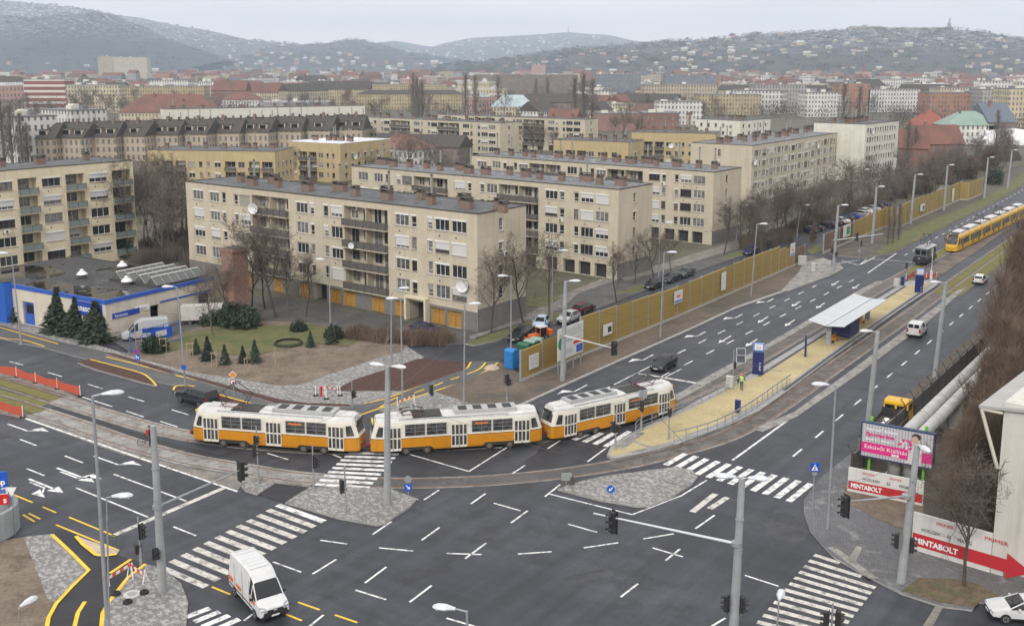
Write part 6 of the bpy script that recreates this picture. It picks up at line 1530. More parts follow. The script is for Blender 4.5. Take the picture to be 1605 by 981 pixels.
# construction board in front of the barrier
a_, b_ = G(874, 590), G(909, 574); an = atan2(b_[1] - a_[1], b_[0] - a_[0]); l = math.dist(a_, b_) * 1.12
t = thing('construction_board', 'large white construction notice board on steel legs before the barrier', 'notice board', (a_[0], a_[1]), an)
m = MB(); m.b2(0, l, -.05, .05, 1.7, 5.3, POST); bd_ = m.build('board', t)
m = MB(); m.b2(l * .72, l * .97, -.07, -.051, 1.9, 2.75, BLUES); m.build('flag_panel', bd_)
m = MB()
for k in range(12): c_, s_ = cos(k * pi / 6), sin(k * pi / 6); m.disc((l * .845 + c_ * .22, -.075, 2.32 + s_ * .22), (0, 1, 0), .035, .008, AMBER, 6)
m.build('star_ring', bd_)
m = MB(); m.b2(l * .6, l * .97, -.07, -.051, 3.0, 3.3, REDS); m.build('red_mark', bd_)
m = MB(); m.disc((l * .12, -.06, 3.6), (0, 1, 0), .7, .02, mat('logo_green', (.02, .25, .08), .6), 20); m.build('green_mark', bd_)
for z, x1_ in ((4.8, .95), (4.55, .9), (4.2, .95), (3.8, .55), (3.6, .9), (2.6, .5), (2.4, .6), (2.2, .55)):
    m = MB(); m.b2(l * .3, l * x1_, -.065, -.051, z, z + .06, GREYS); m.build('printed_line', bd_)
for f in (.05, .35, .65, .95):
    m = MB(); m.b2(l * f - .06, l * f + .06, .052, .16, 0, 4.6, STEEL); m.build('leg', t)
# ---- bins and containers near the barrier
def bin_(label, base, w_, d, h_, m_, lidm, an, group=None):
    x, y = G(*base, .06); t = thing('waste_container', label, 'bin', (x, y, .06), an, group)
    m = MB(); m.hexa([(-w_ * .44, -d * .42, .12), (w_ * .44, -d * .42, .12), (w_ * .44, d * .42, .12), (-w_ * .44, d * .42, .12), (-w_ / 2, -d / 2, h_ * .85), (w_ / 2, -d / 2, h_ * .85), (w_ / 2, d / 2, h_ * .85), (-w_ / 2, d / 2, h_ * .85)], m_); m.build('body', t)
    m = MB(); m.loft([[(-w_ * .52, -d * .52, h_ * .86), (-w_ * .52, -d * .3, h_ * .98), (-w_ * .52, d * .3, h_ * .98), (-w_ * .52, d * .52, h_ * .86)], [(w_ * .52, -d * .52, h_ * .86), (w_ * .52, -d * .3, h_ * .98), (w_ * .52, d * .3, h_ * .98), (w_ * .52, d * .52, h_ * .86)]], lidm); m.build('lid', t)
    for ex in (-.35, .35):
        for ey in (-.3, .3):
            m = MB(); m.disc((ex * w_, ey * d, .09), (0, 1, 0), .09, .06, TYRE, 10); m.build('wheel', t)
    return t
GRB = mat('green_bin', (.03, .13, .075), .5, v=.2, s=2); GLID = mat('pale_green_lid', (.25, .36, .30), .5, v=.2, s=2); TEAL = mat('dark_teal_bin', (.02, .10, .10), .5)
KK = mat('toilet_blue', (.02, .20, .52), .45, v=.1, s=1)
x, y = G(802, 577, .1); t = thing('portable_toilet', 'light blue portable toilet at the start of the barrier', 'portable toilet', (x, y, .1), radians(-36))
m = MB(); m.b2(-.6, .6, -.6, .6, .1, 2.1, KK); m.b2(-.62, .62, -.62, .62, 0, .1, CAPM); m.build('cabin', t)
m = MB(); m.loft([[(-.63, -.63, 2.1), (-.63, -.3, 2.28), (-.63, .3, 2.28), (-.63, .63, 2.1)], [(.63, -.63, 2.1), (.63, -.3, 2.28), (.63, .3, 2.28), (.63, .63, 2.1)]], KK); m.build('roof', t)
m = MB(); m.b2(-.5, .5, -.64, -.605, .15, 2.0, KK); m.b2(.3, .4, -.67, -.64, 1.0, 1.1, CAPM); m.build('door', t)
for i, p in enumerate(((823, 576), (832, 573))): bin_('dark teal waste container between the blue toilet and the barrier', p, 1.2, .9, 1.6, TEAL, TEAL, radians(-36), 'teal containers behind the barrier')
for i, p in enumerate(((822, 556), (832, 551), (842, 547))): bin_('green wheeled container with a pale lid behind the barrier', p, 1.5, 1.0, 1.5, GRB, GLID if i else GRB, radians(-36), 'green containers behind the barrier')
x, y = G(771, 577, .11); t = thing('sand_pile', 'heap of pale sand beside the blue toilet', 'sand pile', (x, y, .1), 0, None, .62); m = MB(); m.lathe((0, 0, 0), [(1.5, 0), (1.1, .35), (.6, .6), (0, .75)], SAND, 14); m.build('heap', t)
# ---- orange safety nets
NET = D.materials.new('orange_net'); NET.use_nodes = True; nt = NET.node_tree; b = nt.nodes['Principled BSDF']; b.inputs['Base Color'].default_value = (.56, .10, .055, 1); b.inputs['Roughness'].default_value = .6
tcn = objc(nt); vo = nt.nodes.new('ShaderNodeTexChecker'); nt.links.new(tcn, vo.inputs[0]); vo.inputs['Scale'].default_value = 14
nt.links.new(ramp(nt, vo.outputs['Fac'], 0, 1, .72, 1.0), b.inputs['Alpha'])
def net(label, pts, h_=1.0, z=.02, seed=1, posts=True):
    w_ = [G(*p, z) for p in pts]; o = w_[0]; t = thing('safety_net', label, 'safety net', (o[0], o[1], z)); R_ = random.Random(seed); q = MB()
    for i in range(len(w_) - 1):
        a_, b_ = Vector(w_[i]) - Vector(o), Vector(w_[i + 1]) - Vector(o); n = 6; pr = None
        for k in range(n + 1):
            f = k / n; p = a_.lerp(b_, f); sag = .22 * 4 * f * (1 - f) * R_.uniform(.6, 1.3); v = [(p.x, p.y, .05 + R_.uniform(0, .06)), (p.x + R_.uniform(-.05, .05), p.y, h_ - sag)]
            if pr: q.hexa([pr[0], v[0], (v[0][0], v[0][1] + .015, v[0][2]), (pr[0][0], pr[0][1] + .015, pr[0][2]), pr[1], v[1], (v[1][0], v[1][1] + .015, v[1][2]), (pr[1][0], pr[1][1] + .015, pr[1][2])], NET)
            pr = v
    q.build('net', t)
    if posts:
        for p in w_:
            m = MB(); m.tube([(0, 0, 0), (0, 0, h_ + .12)], .035, WTXT, 6); m.box((0, 0, .05), (.5, .3, .1), TYRE); put('post', m.mesh('post'), t, (p[0] - o[0], p[1] - o[1], 0))
    return t
net('long orange safety net on posts at the left edge above the tracks', ((-40, 576), (26, 591), (56, 600), (90, 609.5), (126, 621)), 1.1, seed=3)
net('lower orange safety net at the left edge below the tracks', ((-50, 625), (-8, 640), (36, 654.5)), 1.15, seed=4)
net('orange safety net closing the far end of the platform', ((1420, 440), (1432, 433), (1452, 437), (1468, 436)), .9, .27, 5)
m = MB(); x, y = G(1459, 440, .06); t = thing('signal_post', 'slim white post with pale base at the far platform end', 'post', (x, y, .06)); m.tube([(0, 0, 0), (0, 0, 1.6), (0, 0, 1.62), (0, 0, 5.2)], [.22, .22, .06, .05], LHEAD, 8); m.build('post', t)
# ---- striped site barriers and hydrant
RW = stripe_mat('red_white_board', (.68, .67, .65), (.55, .06, .03), 0, .5, .5, .5, .1)
def cone_post(label, base, h_, m_, z=.12, group=None):
    x, y = G(*base, z); t = thing('barrier_post', label, 'barrier post', (x, y, z), 0, group)
    m = MB(); m.tube([(0, 0, .08), (0, 0, h_)], .05, m_, 7); m.build('post', t); m = MB(); m.box((0, 0, .05), (.5, .4, .1), TYRE); m.build('foot', t)
for p in ((495, 620), (511.6, 625.5), (533, 620)): cone_post('white plastic barrier post on a black foot by the red hydrant', p, 1.1, WTXT, group='white posts by the hydrant')
x, y = G(503.5, 620.5, .12); t = thing('fire_hydrant', 'red fire hydrant on the paved corner behind the first tram', 'fire hydrant', (x, y, .12)); m = MB(); m.lathe((0, 0, 0), [(.16, 0), (.16, .08), (.1, .1), (.1, .75), (.15, .78), (.15, .95), (.08, 1.08), (0, 1.1)], REDS, 12); m.tube([(-.2, 0, .7), (.2, 0, .7)], .06, REDS, 8); m.build('body', t)
def sboard(label, base, an, l=1.6, z=.12, tilt=0.0):
    x, y = G(*base, z); t = thing('site_barrier', label, 'site barrier', (x, y, z), an)
    m = MB(); m.box((0, 0, .75), (l, .04, .18), RW, ry=tilt); m.build('board', t)
    for e in (-1, 1):
        m = MB(); m.tube([(e * l * .42, -.25, 0), (e * l * .42, 0, .95)], .035, WTXT, 5); m.tube([(e * l * .42, .25, 0), (e * l * .42, 0, .95)], .035, WTXT, 5); m.build('leg', t)
    return t
sboard('collapsed striped barrier lying by the red hydrant', (519, 619), .4, 1.6, .1, .3)
sboard('striped barrier leaning at the left crossing corner', (189, 911), .6, 1.8, .12, -.35)
sboard('second striped barrier behind the first one at the left crossing corner', (216, 909), -.5, 1.8, .12, .25)
sboard('striped barrier across the cycle path behind the middle tram', (636, 636), .5, 2.2, .12, -.2)
for p in ((182, 931), (200, 944), (226, 929)):
    x, y = G(*p, .12); t = thing('rubber_foot', 'black rubber barrier foot on the paved left corner', 'barrier foot', (x, y, .12), 0, 'barrier feet on the left corner'); m = MB(); m.cyl((0, 0), .32, 0, .16, TYRE, 12, .26); m.cyl((0, 0), .07, .16, .26, TYRE, 8); m.build('foot', t)
x, y = G(207, 931, .12); t = thing('manhole_cover', 'pale round manhole cover on the paved left corner', 'manhole cover', (x, y, .12)); m = MB(); m.cyl((0, 0), .55, 0, .04, CAB, 20); m.cyl((0, 0), .3, .04, .055, GREYS, 16); m.build('cover', t)
for p in ((770, 783), (764, 841), (1440, 812), (983, 604)):
    x, y = G(*p, .0); t = thing('manhole_cover', 'dark iron manhole cover set flush in the ground', 'manhole cover', (x, y, .004 if p[0] < 900 else .15), 0, 'iron manhole covers'); m = MB(); m.cyl((0, 0), .42, 0, .012, CAPM, 20); m.build('cover', t)
# black hose ring on the lawn
x, y = G(452, 539, .17); t = thing('hose_ring', 'black coiled pipe ring lying on the park lawn', 'pipe coil', (x, y, .17)); m = MB()
for k in range(3): m.tube([((1.75 - .08 * k) * cos(a * pi / 14), (1.75 - .08 * k) * sin(a * pi / 14), .08 + .1 * k) for a in range(29)], .045, TYRE, 6)
m.build('coil', t)
# stakes of young trees
STK = mat('stake_wood', (.42, .33, .2), .9, v=.2, s=4)
sm = MB()
for ex in (-.35, .35): sm.tube([(ex, 0, 0), (ex, 0, 1.9)], .045, STK, 6)
for z in (1.75, .9): sm.box((0, 0, z), (.9, .05, .1), STK)
sm = sm.mesh('stake_frame')
for i, p in enumerate(((218, 545), (256, 553), (298, 561), (336, 576), (386, 586), (432, 571))):
    x, y = G(*p, .13); t = thing('tree_stake', 'pale wooden stake frame for a young tree on the park edge', 'tree stake', (x, y, .13), i * .35, 'wooden stake frames in the park'); put('frame', sm, t)
# blue fence frames in front of the shop van
x, y = G(232, 547, .13); t = thing('fence_frame', 'blue tube frame fence with a diagonal before the silver shop van', 'fence', (x, y, .13), radians(56))
m = MB()
for ex in (-2.4, 0, 2.4, 4.8): m.tube([(ex, 0, 0), (ex, 0, 2.6)], .05, BLUE, 6)
for z in (.3, 2.55): m.tube([(-2.4, 0, z), (4.8, 0, z)], .04, BLUE, 6)
m.tube([(-2.4, 0, .3), (0, 0, 2.55)], .035, BLUE, 5); m.tube([(2.4, 0, .3), (4.8, 0, 2.55)], .035, BLUE, 5); m.build('frame', t)
m = MB(); m.b2(.5, 3.6, -.03, .0, .9, 2.2, BLUES); m.b2(1.2, 2.8, -.04, -.031, 1.2, 1.9, POST); m.build('banner', t)
# ---------------------------------------------------------------- right-hand corner: hoardings, billboard, pipes, fence, warehouse
HW = mat('hoarding_white', (.66, .65, .62), .8, v=.12, s=.7, streak=True); HR = mat('hoarding_red', (.48, .02, .03), .7, v=.1, s=1)
def hoarding(label, a, b, h_, ext=0.0):
    A_, B_ = Vector(G(*a, .13)), Vector(G(*b, .13)); d = B_ - A_; l = d.length; an = atan2(d.y, d.x)
    t = thing('hoarding', label, 'hoarding', (A_.x, A_.y, .13), an)
    m = MB(); m.b2(0, l, 0, .14, 0, h_, HW); m.build('wall', t); return t, l, an
H_ = Zat(1328, 769, 732)
t, l1, an1 = hoarding('shorter white hoarding with a red band below the billboard', (1328, 769), (1446, 793), H_)
m = MB(); m.b2(.05, l1 - .05, -.02, -.004, H_ * .12, H_ * .46, HR); m.build('red_band', t)
text(t, 'lettering', 'MINTABOLT', (.25, -.03, H_ * .2), H_ * .26, WTXT, bold=.02, sx=.82)
for w_, f_ in (('HÚSÜZEM', .2), ('ÉS', .52), ('PÉKSÉG', .68)): text(t, 'lettering', w_, (l1 * f_, -.03, H_ * .58), H_ * .15, BTXT, sx=.95)
for x in (1.1, l1 * .55): text(t, 'lettering', 'PRIMER', (x, -.03, H_ * .82), H_ * .12, RTXT, sx=1.2)
H2 = Zat(1428, 860, 802)
t, l2, an2 = hoarding('longer white hoarding with a red arrow behind the bare street tree', (1428, 860), (1551, 897), H2)
text(t, 'lettering', 'MINTABOLT', (.2, -.03, H2 * .21), H2 * .2, WTXT, bold=.02, sx=.95)
for w_, f_ in (('HÚSÜZEM', .12), ('ÉS', .45), ('PÉKSÉG', .58)): text(t, 'lettering', w_, (l2 * f_, -.03, H2 * .56), H2 * .12, BTXT, sx=.85)
text(t, 'lettering', 'PRIMER', (1.6, -.03, H2 * .83), H2 * .11, RTXT, sx=1.2); text(t, 'lettering', 'PRIMER', (l2 - .5, -.03, H2 * .80), H2 * .13, RTXT, sx=1.3)
m = MB(); m.prism([(.05, H2 * .13), (l2 + 1.0, H2 * .13), (l2 + 1.0, H2 * -.02), (l2 + 2.6, H2 * .30), (l2 + 1.0, H2 * .62), (l2 + 1.0, H2 * .46), (.05, H2 * .46)], .004, .022, HR)
ar = m.build('red_arrow', t); ar.rotation_euler = (pi / 2, 0, 0); ar.location = (0, 0, 0)
# pale warehouse at the right edge
c0 = Vector(G(1552, 898, .13)); ux = Vector((cos(an2), sin(an2))); uy = Vector((-sin(an2), cos(an2)))
WALLP = facade_mat('warehouse_wall', (.60, .58, .53), 60); HBW = 12.2
c0 = Vector(G(1551, 897, .13)) + ux * .03 + uy * .06
t = thing('warehouse', 'tall pale warehouse with a bracketed canopy roof at the right edge', 'warehouse', (c0.x, c0.y), an2)
m = MB(); m.b2(0, 30, .0, 16, 0, HBW, WALLP); m.build('wall', t)
m = MB(); m.b2(.8, 30, -.02, -.004, 0, .5, PLINTH); m.build('plinth', t)
RSH = stripe_mat('fibre_roof', (.42, .41, .39), (.3, .29, .28), 1, .9, .06, .8, .2)
m = MB(); m.hexa([(-1.5, -.3, HBW - .7), (31, -.3, HBW + 3), (31, 18, HBW + 3), (-1.5, 18, HBW - .7), (-1.5, -.3, HBW - .5), (31, -.3, HBW + 3.2), (31, 18, HBW + 3.2), (-1.5, 18, HBW - .5)], RSH); m.build('roof', t)
for yy in (-.2, 4.5, 9):
    m = MB(); m.tube([(-1.35, yy, HBW - .75), (-.05, yy, HBW - 4.6)], .12, mat('bracket_paint', (.55, .52, .44), .7), 6); m.tube([(-1.35, yy, HBW - .75), (0, yy, HBW - .75)], .1, MATS['bracket_paint'], 6); m.build('bracket', t)
# billboard
bl, br = G(1345, 746, .14), G(1460, 770, .14); anb = atan2(br[1] - bl[1], br[0] - bl[0]); lb = math.dist(bl, br)
zb, zt = Zat(1345, 746, 714), Zat(1347, 746, 660)
t = thing('billboard', 'pink and grey billboard with a woman holding a bouquet, on green legs', 'billboard', (bl[0], bl[1], .14), anb)
BNAVY = mat('billboard_frame', (.02, .04, .10), .5); BGREY = stripe_mat('billboard_grey', (.40, .39, .42), (.54, .53, .55), 0, .24, .45, .5, .15); PINK = mat('billboard_pink', (.66, .03, .22), .5); LGR = mat('lime_paint', (.16, .50, .05), .5)
m = MB(); m.b2(0, lb, 0, .45, zb, zt, BNAVY); fr_ = m.build('frame', t)
m = MB(); m.b2(.12, lb - .12, -.03, -.004, zb + .12, zt - .12, BGREY); pn = m.build('poster', t)
hz = zt - zb
m = MB(); m.b2(.12, lb * .66, -.04, -.031, zb + .15 * hz, zb + .44 * hz, PINK); m.b2(lb * .84, lb - .12, -.04, -.031, zb + .15 * hz, zb + .44 * hz, PINK); m.build('pink_band', pn)
text(pn, 'lettering', 'Papp László Budapest', (.45, -.045, zb + .80 * hz), .26, WTXT, sx=1.1, bold=.01)
text(pn, 'lettering', 'Sportaréna', (.45, -.045, zb + .64 * hz), .42, PINK, sx=1.2, bold=.02)
text(pn, 'lettering', 'Január 31 - február 1.', (.45, -.045, zb + .52 * hz), .24, WTXT, sx=1.1, bold=.01)
text(pn, 'lettering', 'Esküvői Kiállítás', (.35, -.045, zb + .27 * hz), .46, WTXT, sx=1.15)
text(pn, 'lettering', '2015', (lb * .44, -.045, zb + .17 * hz), .24, WTXT, sx=1.2, bold=.02)
SKINP = mat('poster_skin', (.55, .36, .27), .6); HAIRP = mat('poster_hair', (.05, .03, .025), .6); DRESS = mat('poster_dress', (.62, .58, .58), .6)
m = MB()
cx = lb * .76
m.prism([(cx - .75, zb + .13), (cx + .35, zb + .13), (cx + .42, zb + hz * .45), (cx + .15, zb + hz * .62), (cx - .15, zb + hz * .62), (cx - .35, zb + hz * .45)], .031, .037, DRESS)
m.prism([(cx - .12 + .26 * cos(a), zb + hz * .74 + .34 * sin(a)) for a in [k * pi / 8 for k in range(16)]], .031, .038, SKINP)
m.prism([(cx - .02 + .36 * cos(a), zb + hz * .83 + .28 * sin(a)) for a in [k * pi / 8 for k in range(16)]], .031, .036, HAIRP)
for k in range(26):
    r_ = .5 * sqrt(RND.random()); a = RND.random() * 6.28; m.prism([(cx - .85 + r_ * cos(a) + .11 * cos(q * pi / 4), zb + hz * .56 + r_ * sin(a) + .11 * sin(q * pi / 4)) for q in range(8)], .038, .040 + k * .0004, PINK if k % 3 else POST)
pic = m.build('poster_figure', pn); pic.rotation_euler = (pi / 2, 0, 0)
for f in (.12, .86):
    m = MB(); m.b2(lb * f - .1, lb * f + .1, .46, .66, 0, zt + .35, LGR); m.build('leg', t)
# fence of concrete slabs with curled posts
CF = stripe_mat('slab_fence', (.16, .15, .14), (.05, .05, .05), 2, .5, .08, .9, .4)
cf0, cf1 = Vector(G(1334, 752)), Vector(G(1481, 611)); dcf = (cf1 - cf0).normalized(); Lcf = 95; acf = atan2(dcf.y, dcf.x)
t = thing('concrete_fence', 'dark concrete slab fence with curled post tops along the right pavement', 'fence', (cf0.x, cf0.y, .13), acf)
for k in range(int(Lcf / 3)):
    m = MB(); m.b2(k * 3 + .08, k * 3 + 2.92, -.05, .05, 0, 2.05, CF); m.build('panel', t)
    m = MB(); m.b2(k * 3 - .08, k * 3 + .08, -.09, .09, 0, 2.2, CAPM)
    for e in (-1, 1): m.tube([(k * 3, 0, 2.2), (k * 3 + .1 * e, .25 * e, 2.55), (k * 3, .45 * e, 2.75), (k * 3, .3 * e, 2.9)], .045, CAPM, 5)
    m.build('post', t)
# district-heating pipes
PIPE = mat('pipe_cladding', (.50, .50, .48), .55, .1, .25, .6, streak=True); PIPED = mat('pipe_band', (.30, .30, .29), .6)
for i, p in enumerate(((1401, 748), (1425, 753))):
    x, y = G(*p, .14); t = thing('heating_pipe', ('thick pale heating pipe nearest the concrete fence, bending down behind the billboard', 'thick pale heating pipe farther from the concrete fence, half under bare branches')[i], 'pipe', (x, y, .14), acf)
    m = MB(); pts = [(0, 0, 0), (0, 0, 1.9)] + [(1.1 - 1.1 * cos(a), 0, 1.9 + 1.1 * sin(a)) for a in (pi / 8, pi / 4, 3 * pi / 8)] + [(1.1, 0, 3.0), (85, 0, 3.0)]
    m.tube(pts, .55, PIPE, 16); m.build('pipe', t, smooth=True)
    for k in range(14):
        b_ = MB(); b_.tube([(2 + k * 6, 0, 3.0), (2.08 + k * 6, 0, 3.0)], .57, PIPED, 16); b_.build('band', t)
        if k % 2 == 0: b_ = MB(); b_.b2(3 + k * 6, 3.4 + k * 6, -.5, .5, 0, 2.42, CPOLE); b_.build('support', t)
    b_ = MB(); b_.tube([(0, 0, .1), (0, 0, .3)], .72, PIPED, 16); b_.build('collar', t)
# round wall and advertising board at the left edge
x, y = G(2, 846, .08); t = thing('concrete_wall', 'curved grey concrete wall at the left edge of the picture', 'wall', (x, y, .08)); m = MB()
pts = [(-2.6 + 3.0 * cos(a), 1.2 + 2.8 * sin(a)) for a in [-.9 + k * .25 for k in range(10)]]
ribbon(m, pts, -.15, .15, 2.0, CPOLE, 0); m.build('wall', t)
m = MB(); m.b2(-1.0, -.1, -1.75, -1.7, .9, 1.2, POST); m.build('notice_panel', t)
x, y = G(-14, 838, .08); t = thing('advertising_board', 'blue, white and red advertising board above the curved wall', 'sign', (x, y, .08), radians(8)); m = MB(); m.b2(-1.2, 1.45, 0, .12, 2.3, 4.8, BLUES); m.build('board', t)
m = MB(); m.b2(-1.2, 1.45, -.02, -.004, 3.1, 3.6, POST); m.b2(-1.2, 1.45, -.02, -.004, 2.3, 3.1, REDS); m.build('colour_band', t)
for s_, z, m_ in (('gép', 3.85, WTXT), ('és', 3.2, BLUES), ('s', 2.45, WTXT)): text(t, 'lettering', s_, (1.3, -.03, z), .62, m_, align='RIGHT', bold=.02)
for e in (-1.0, 1.2):
    m = MB(); m.b2(e - .06, e + .06, .13, .25, 0, 4.6, STEEL); m.build('leg', t)
# ---------------------------------------------------------------- people
SKIN = mat('skin', (.50, .32, .24), .6); HIVIS = mat('hi_vis_yellow', (.62, .72, .05), .6); WGREEN = mat('work_green', (.02, .12, .05), .8); DKC = mat('dark_cloth', (.018, .02, .025), .85); JEANS = mat('dark_jeans', (.03, .035, .05), .85); REDC = mat('red_cloth', (.45, .02, .04), .7); HAIR = mat('brown_hair', (.04, .028, .02), .8)
def person(label, x, y, z, rz, top, legs, hat=None, stride=.1, arms=((-.02, .05), (.02, .05)), vest=None, s=1.0, sit=False):
    """standing figure: one skinned body; arms = (forward, out) of each hand"""
    V, E, R_ = [], [], []
    def v(p, r): V.append(p); R_.append(r); return len(V) - 1
    def e(a, b): E.append((a, b))
    pel = v((0, 0, .98), .135); ch = v((0, .01, 1.28), .155); nk = v((0, .02, 1.50), .058); hd = v((0, .0, 1.60), .085); h2 = v((0, -.015, 1.70), .095); e(pel, ch); e(ch, nk); e(nk, hd); e(hd, h2)
    for i, sg in enumerate((-1, 1)):
        st = stride * sg
        hp = v((sg * .10, 0, .90), .095); kn = v((sg * .11, -st * .8 - .02, .50), .066); an = v((sg * .11, -st * .9 + .03, .09), .045); to = v((sg * .12, -st * .9 - .13, .05), .04); e(pel, hp); e(hp, kn); e(kn, an); e(an, to)
        f, o = arms[i]
        sh = v((sg * .20, .01, 1.42), .062); el = v((sg * (.26 + o), .03 - f * .25, 1.15), .047); ha = v((sg * (.27 + o), -f * .6 - .04, .92 + abs(f) * .35), .036); fi = v((sg * (.27 + o), -f * .7 - .07, .82 + abs(f) * .38), .028); e(ch, sh); e(sh, el); e(el, ha); e(ha, fi)
        th = v((sg * (.24 + o), -f * .65 - .10, .88 + abs(f) * .36), .012); e(ha, th)
    me = D.meshes.new('body'); me.from_pydata(V, E, []); ob = D.objects.new('tmp', me); col.objects.link(ob)
    md = ob.modifiers.new('s', 'SKIN'); me.skin_vertices[0].data[0].use_root = True
    for i, r in enumerate(R_): me.skin_vertices[0].data[i].radius = (r, r * (.72 if i == 1 or i == 0 else 1))
    sb = ob.modifiers.new('b', 'SUBSURF'); sb.levels = 1; sb.render_levels = 1
    dg = bpy.context.evaluated_depsgraph_get(); dg.update(); nm = D.meshes.new_from_object(ob.evaluated_get(dg)); D.objects.remove(ob)
    nm.name = 'body'; nm.materials.clear()
    for m_ in (legs, vest or top, SKIN, DKC, top): nm.materials.append(m_)
    for p in nm.polygons:
        c = p.center; k = 0 if c.z < 1.0 and abs(c.x) < .22 else 1
        if c.z > 1.5: k = 2
        elif abs(c.x) > .21: k = 4
        if abs(c.x) > .21 and c.z < .93: k = 2
        if c.z < .1: k = 3
        p.material_index = k; p.use_smooth = True
    t = thing('person', label, 'person', (x, y, z), rz, None, s); put('body', nm, t)
    q = MB(); q.lathe((0, .01, 1.66), [(.112, 0), (.115, .05), (.10, .11), (.05, .15), (0, .16)], hat or HAIR, 14)
    if hat: q.b2(-.10, .10, -.18, -.05, 1.665, 1.685, hat)
    q.build('helmet' if hat else 'hair', t)
    for sg in (-1, 1):
        f_ = MB(); f_.box((sg * .033, -.105, 1.675), (.02, .01, .01), DKC); f_.build('eye', t)
        f_ = MB(); f_.box((sg * .096, 0, 1.65), (.018, .04, .055), SKIN); f_.build('ear', t)
    f_ = MB(); f_.hexa([(-.015, -.125, 1.63), (.015, -.125, 1.63), (.015, -.09, 1.63), (-.015, -.09, 1.63), (-.006, -.11, 1.675), (.006, -.11, 1.675), (.006, -.09, 1.675), (-.006, -.09, 1.675)], SKIN); f_.build('nose', t)
    f_ = MB(); f_.box((0, -.103, 1.605), (.045, .008, .01), REDC); f_.build('mouth', t)
    return t
x, y = G(1162, 612, .27)
p_ = person('worker in a hi-vis vest and orange helmet carrying a black coil on the platform', x, y, .27, radians(150), WGREEN, WGREEN, ORANGEP, .14, ((.25, .05), (.05, .05)), HIVIS, 1.05)
m = MB(); m.tube([(.36 + .02 * k, .16 * cos(a) - .02, .95 + .16 * sin(a)) for k in (0, 1) for a in [q * pi / 7 for q in range(14)]], .05, TYRE, 6); m.build('cable_coil', p_)
m = MB()
for z in (1.1, 1.28): m.tube([(.17 * cos(a), .135 * sin(a) + .005, z) for a in [k * pi / 8 for k in range(17)]], .012, LHEAD, 4)
m.build('reflective_band', p_)
x, y = G(1305, 416, .15); person('dark-clothed person standing with raised hands on the far corner', x, y, .15, radians(20), DKC, DKC, None, .04, ((.45, -.05), (.45, -.05)), None, 1.08)
x, y = G(236, 699, .02); p_ = person('dark-clothed cyclist with a red backpack standing by the left mast', x, y, .02, radians(115), DKC, JEANS, None, .08, ((.4, 0), (.4, 0)), None, 1.08)
m = MB(); m.box((0, .2, 1.25), (.3, .2, .42), REDC); m.box((0, .31, 1.18), (.22, .06, .22), REDC); m.build('backpack', p_)
x, y = G(231.5, 697, .02); b_ = thing('bicycle', 'black bicycle held by the person with the red backpack', 'bicycle', (x, y, .02), radians(20))
for xx in (-.52, .52):
    m = MB(); m.tube([(xx + .34 * cos(a), 0, .34 + .34 * sin(a)) for a in [k * pi / 10 for k in range(21)]], .022, TYRE, 5)
    for k in range(6): a = k * pi / 6; m.tube([(xx - .33 * cos(a), 0, .34 - .33 * sin(a)), (xx + .33 * cos(a), 0, .34 + .33 * sin(a))], .004, FLUE, 3)
    m.build('wheel', b_)
m = MB()
for a_, c_ in (((-.52, .34), (-.15, .85)), ((-.15, .85), (.38, .85)), ((-.05, .32), (-.18, .95)), ((-.05, .32), (.38, .85)), ((-.52, .34), (-.05, .32)), ((.52, .34), (.38, .98))): m.tube([(a_[0], 0, a_[1]), (c_[0], 0, c_[1])], .02, TRIM, 6)
m.build('frame', b_)
m = MB(); m.tube([(.3, -.28, 1.0), (.38, 0, .99), (.3, .28, 1.0)], .016, TRIM, 5); m.build('handlebar', b_)
m = MB(); m.box((-.18, 0, .97), (.26, .13, .05), TRIM); m.build('saddle', b_)
# ---------------------------------------------------------------- overhead wires
WIRE = mat('wire', (.05, .05, .05), .5)
def wire(label, pts, sag=.25, r=.028, group='overhead wires above the tracks'):
    q = MB()
    for (a, b) in zip(pts[:-1], pts[1:]):
        a, b = Vector(a), Vector(b); n = 6
        q.tube([tuple(a.lerp(b, k / n) - Vector((0, 0, sag * 4 * k / n * (1 - k / n)))) for k in range(n + 1)], r, WIRE, 3, False)
    return tag(q.build('overhead_wire'), label, 'wire', group)
for T, a, b in ((TA, 0, len(TA)), (TB, 0, len(TB))):
    wire('thin contact wire hanging above the tram track', [(x, y, 5.6) for x, y in T[a:b:6]], .02, .016)
def top(px, py, z): x, y = G(px, py); return (x, y, z)
M_ = {'a': top(255.5, 929, 8.5), 'b': top(607, 792, 9), 'c': top(881.6, 598, 8.5), 'd': top(1149, 1003, 9), 'e': top(1412, 915, 8.5), 'f': top(1361, 661, 8), 'g': top(1465, 593, 8), 'h': top(1177, 466, 8), 'i': top(1306, 424.5, 8), 'j': top(1034.7, 531, 8), 'k': top(33.6, 539.5, 8), 'l': top(291, 608, 8), 'm': top(727, 637, 8)}
for s_ in ('bd', 'cf', 'jf', 'hg', 'al', 'ab', 'cb', 'bm', 'dc', 'de', 'lk', 'cd'):
    wire('thin span wire stretched between two masts', [M_[s_[0]], M_[s_[1]]], .5, .014, 'span wires between masts')

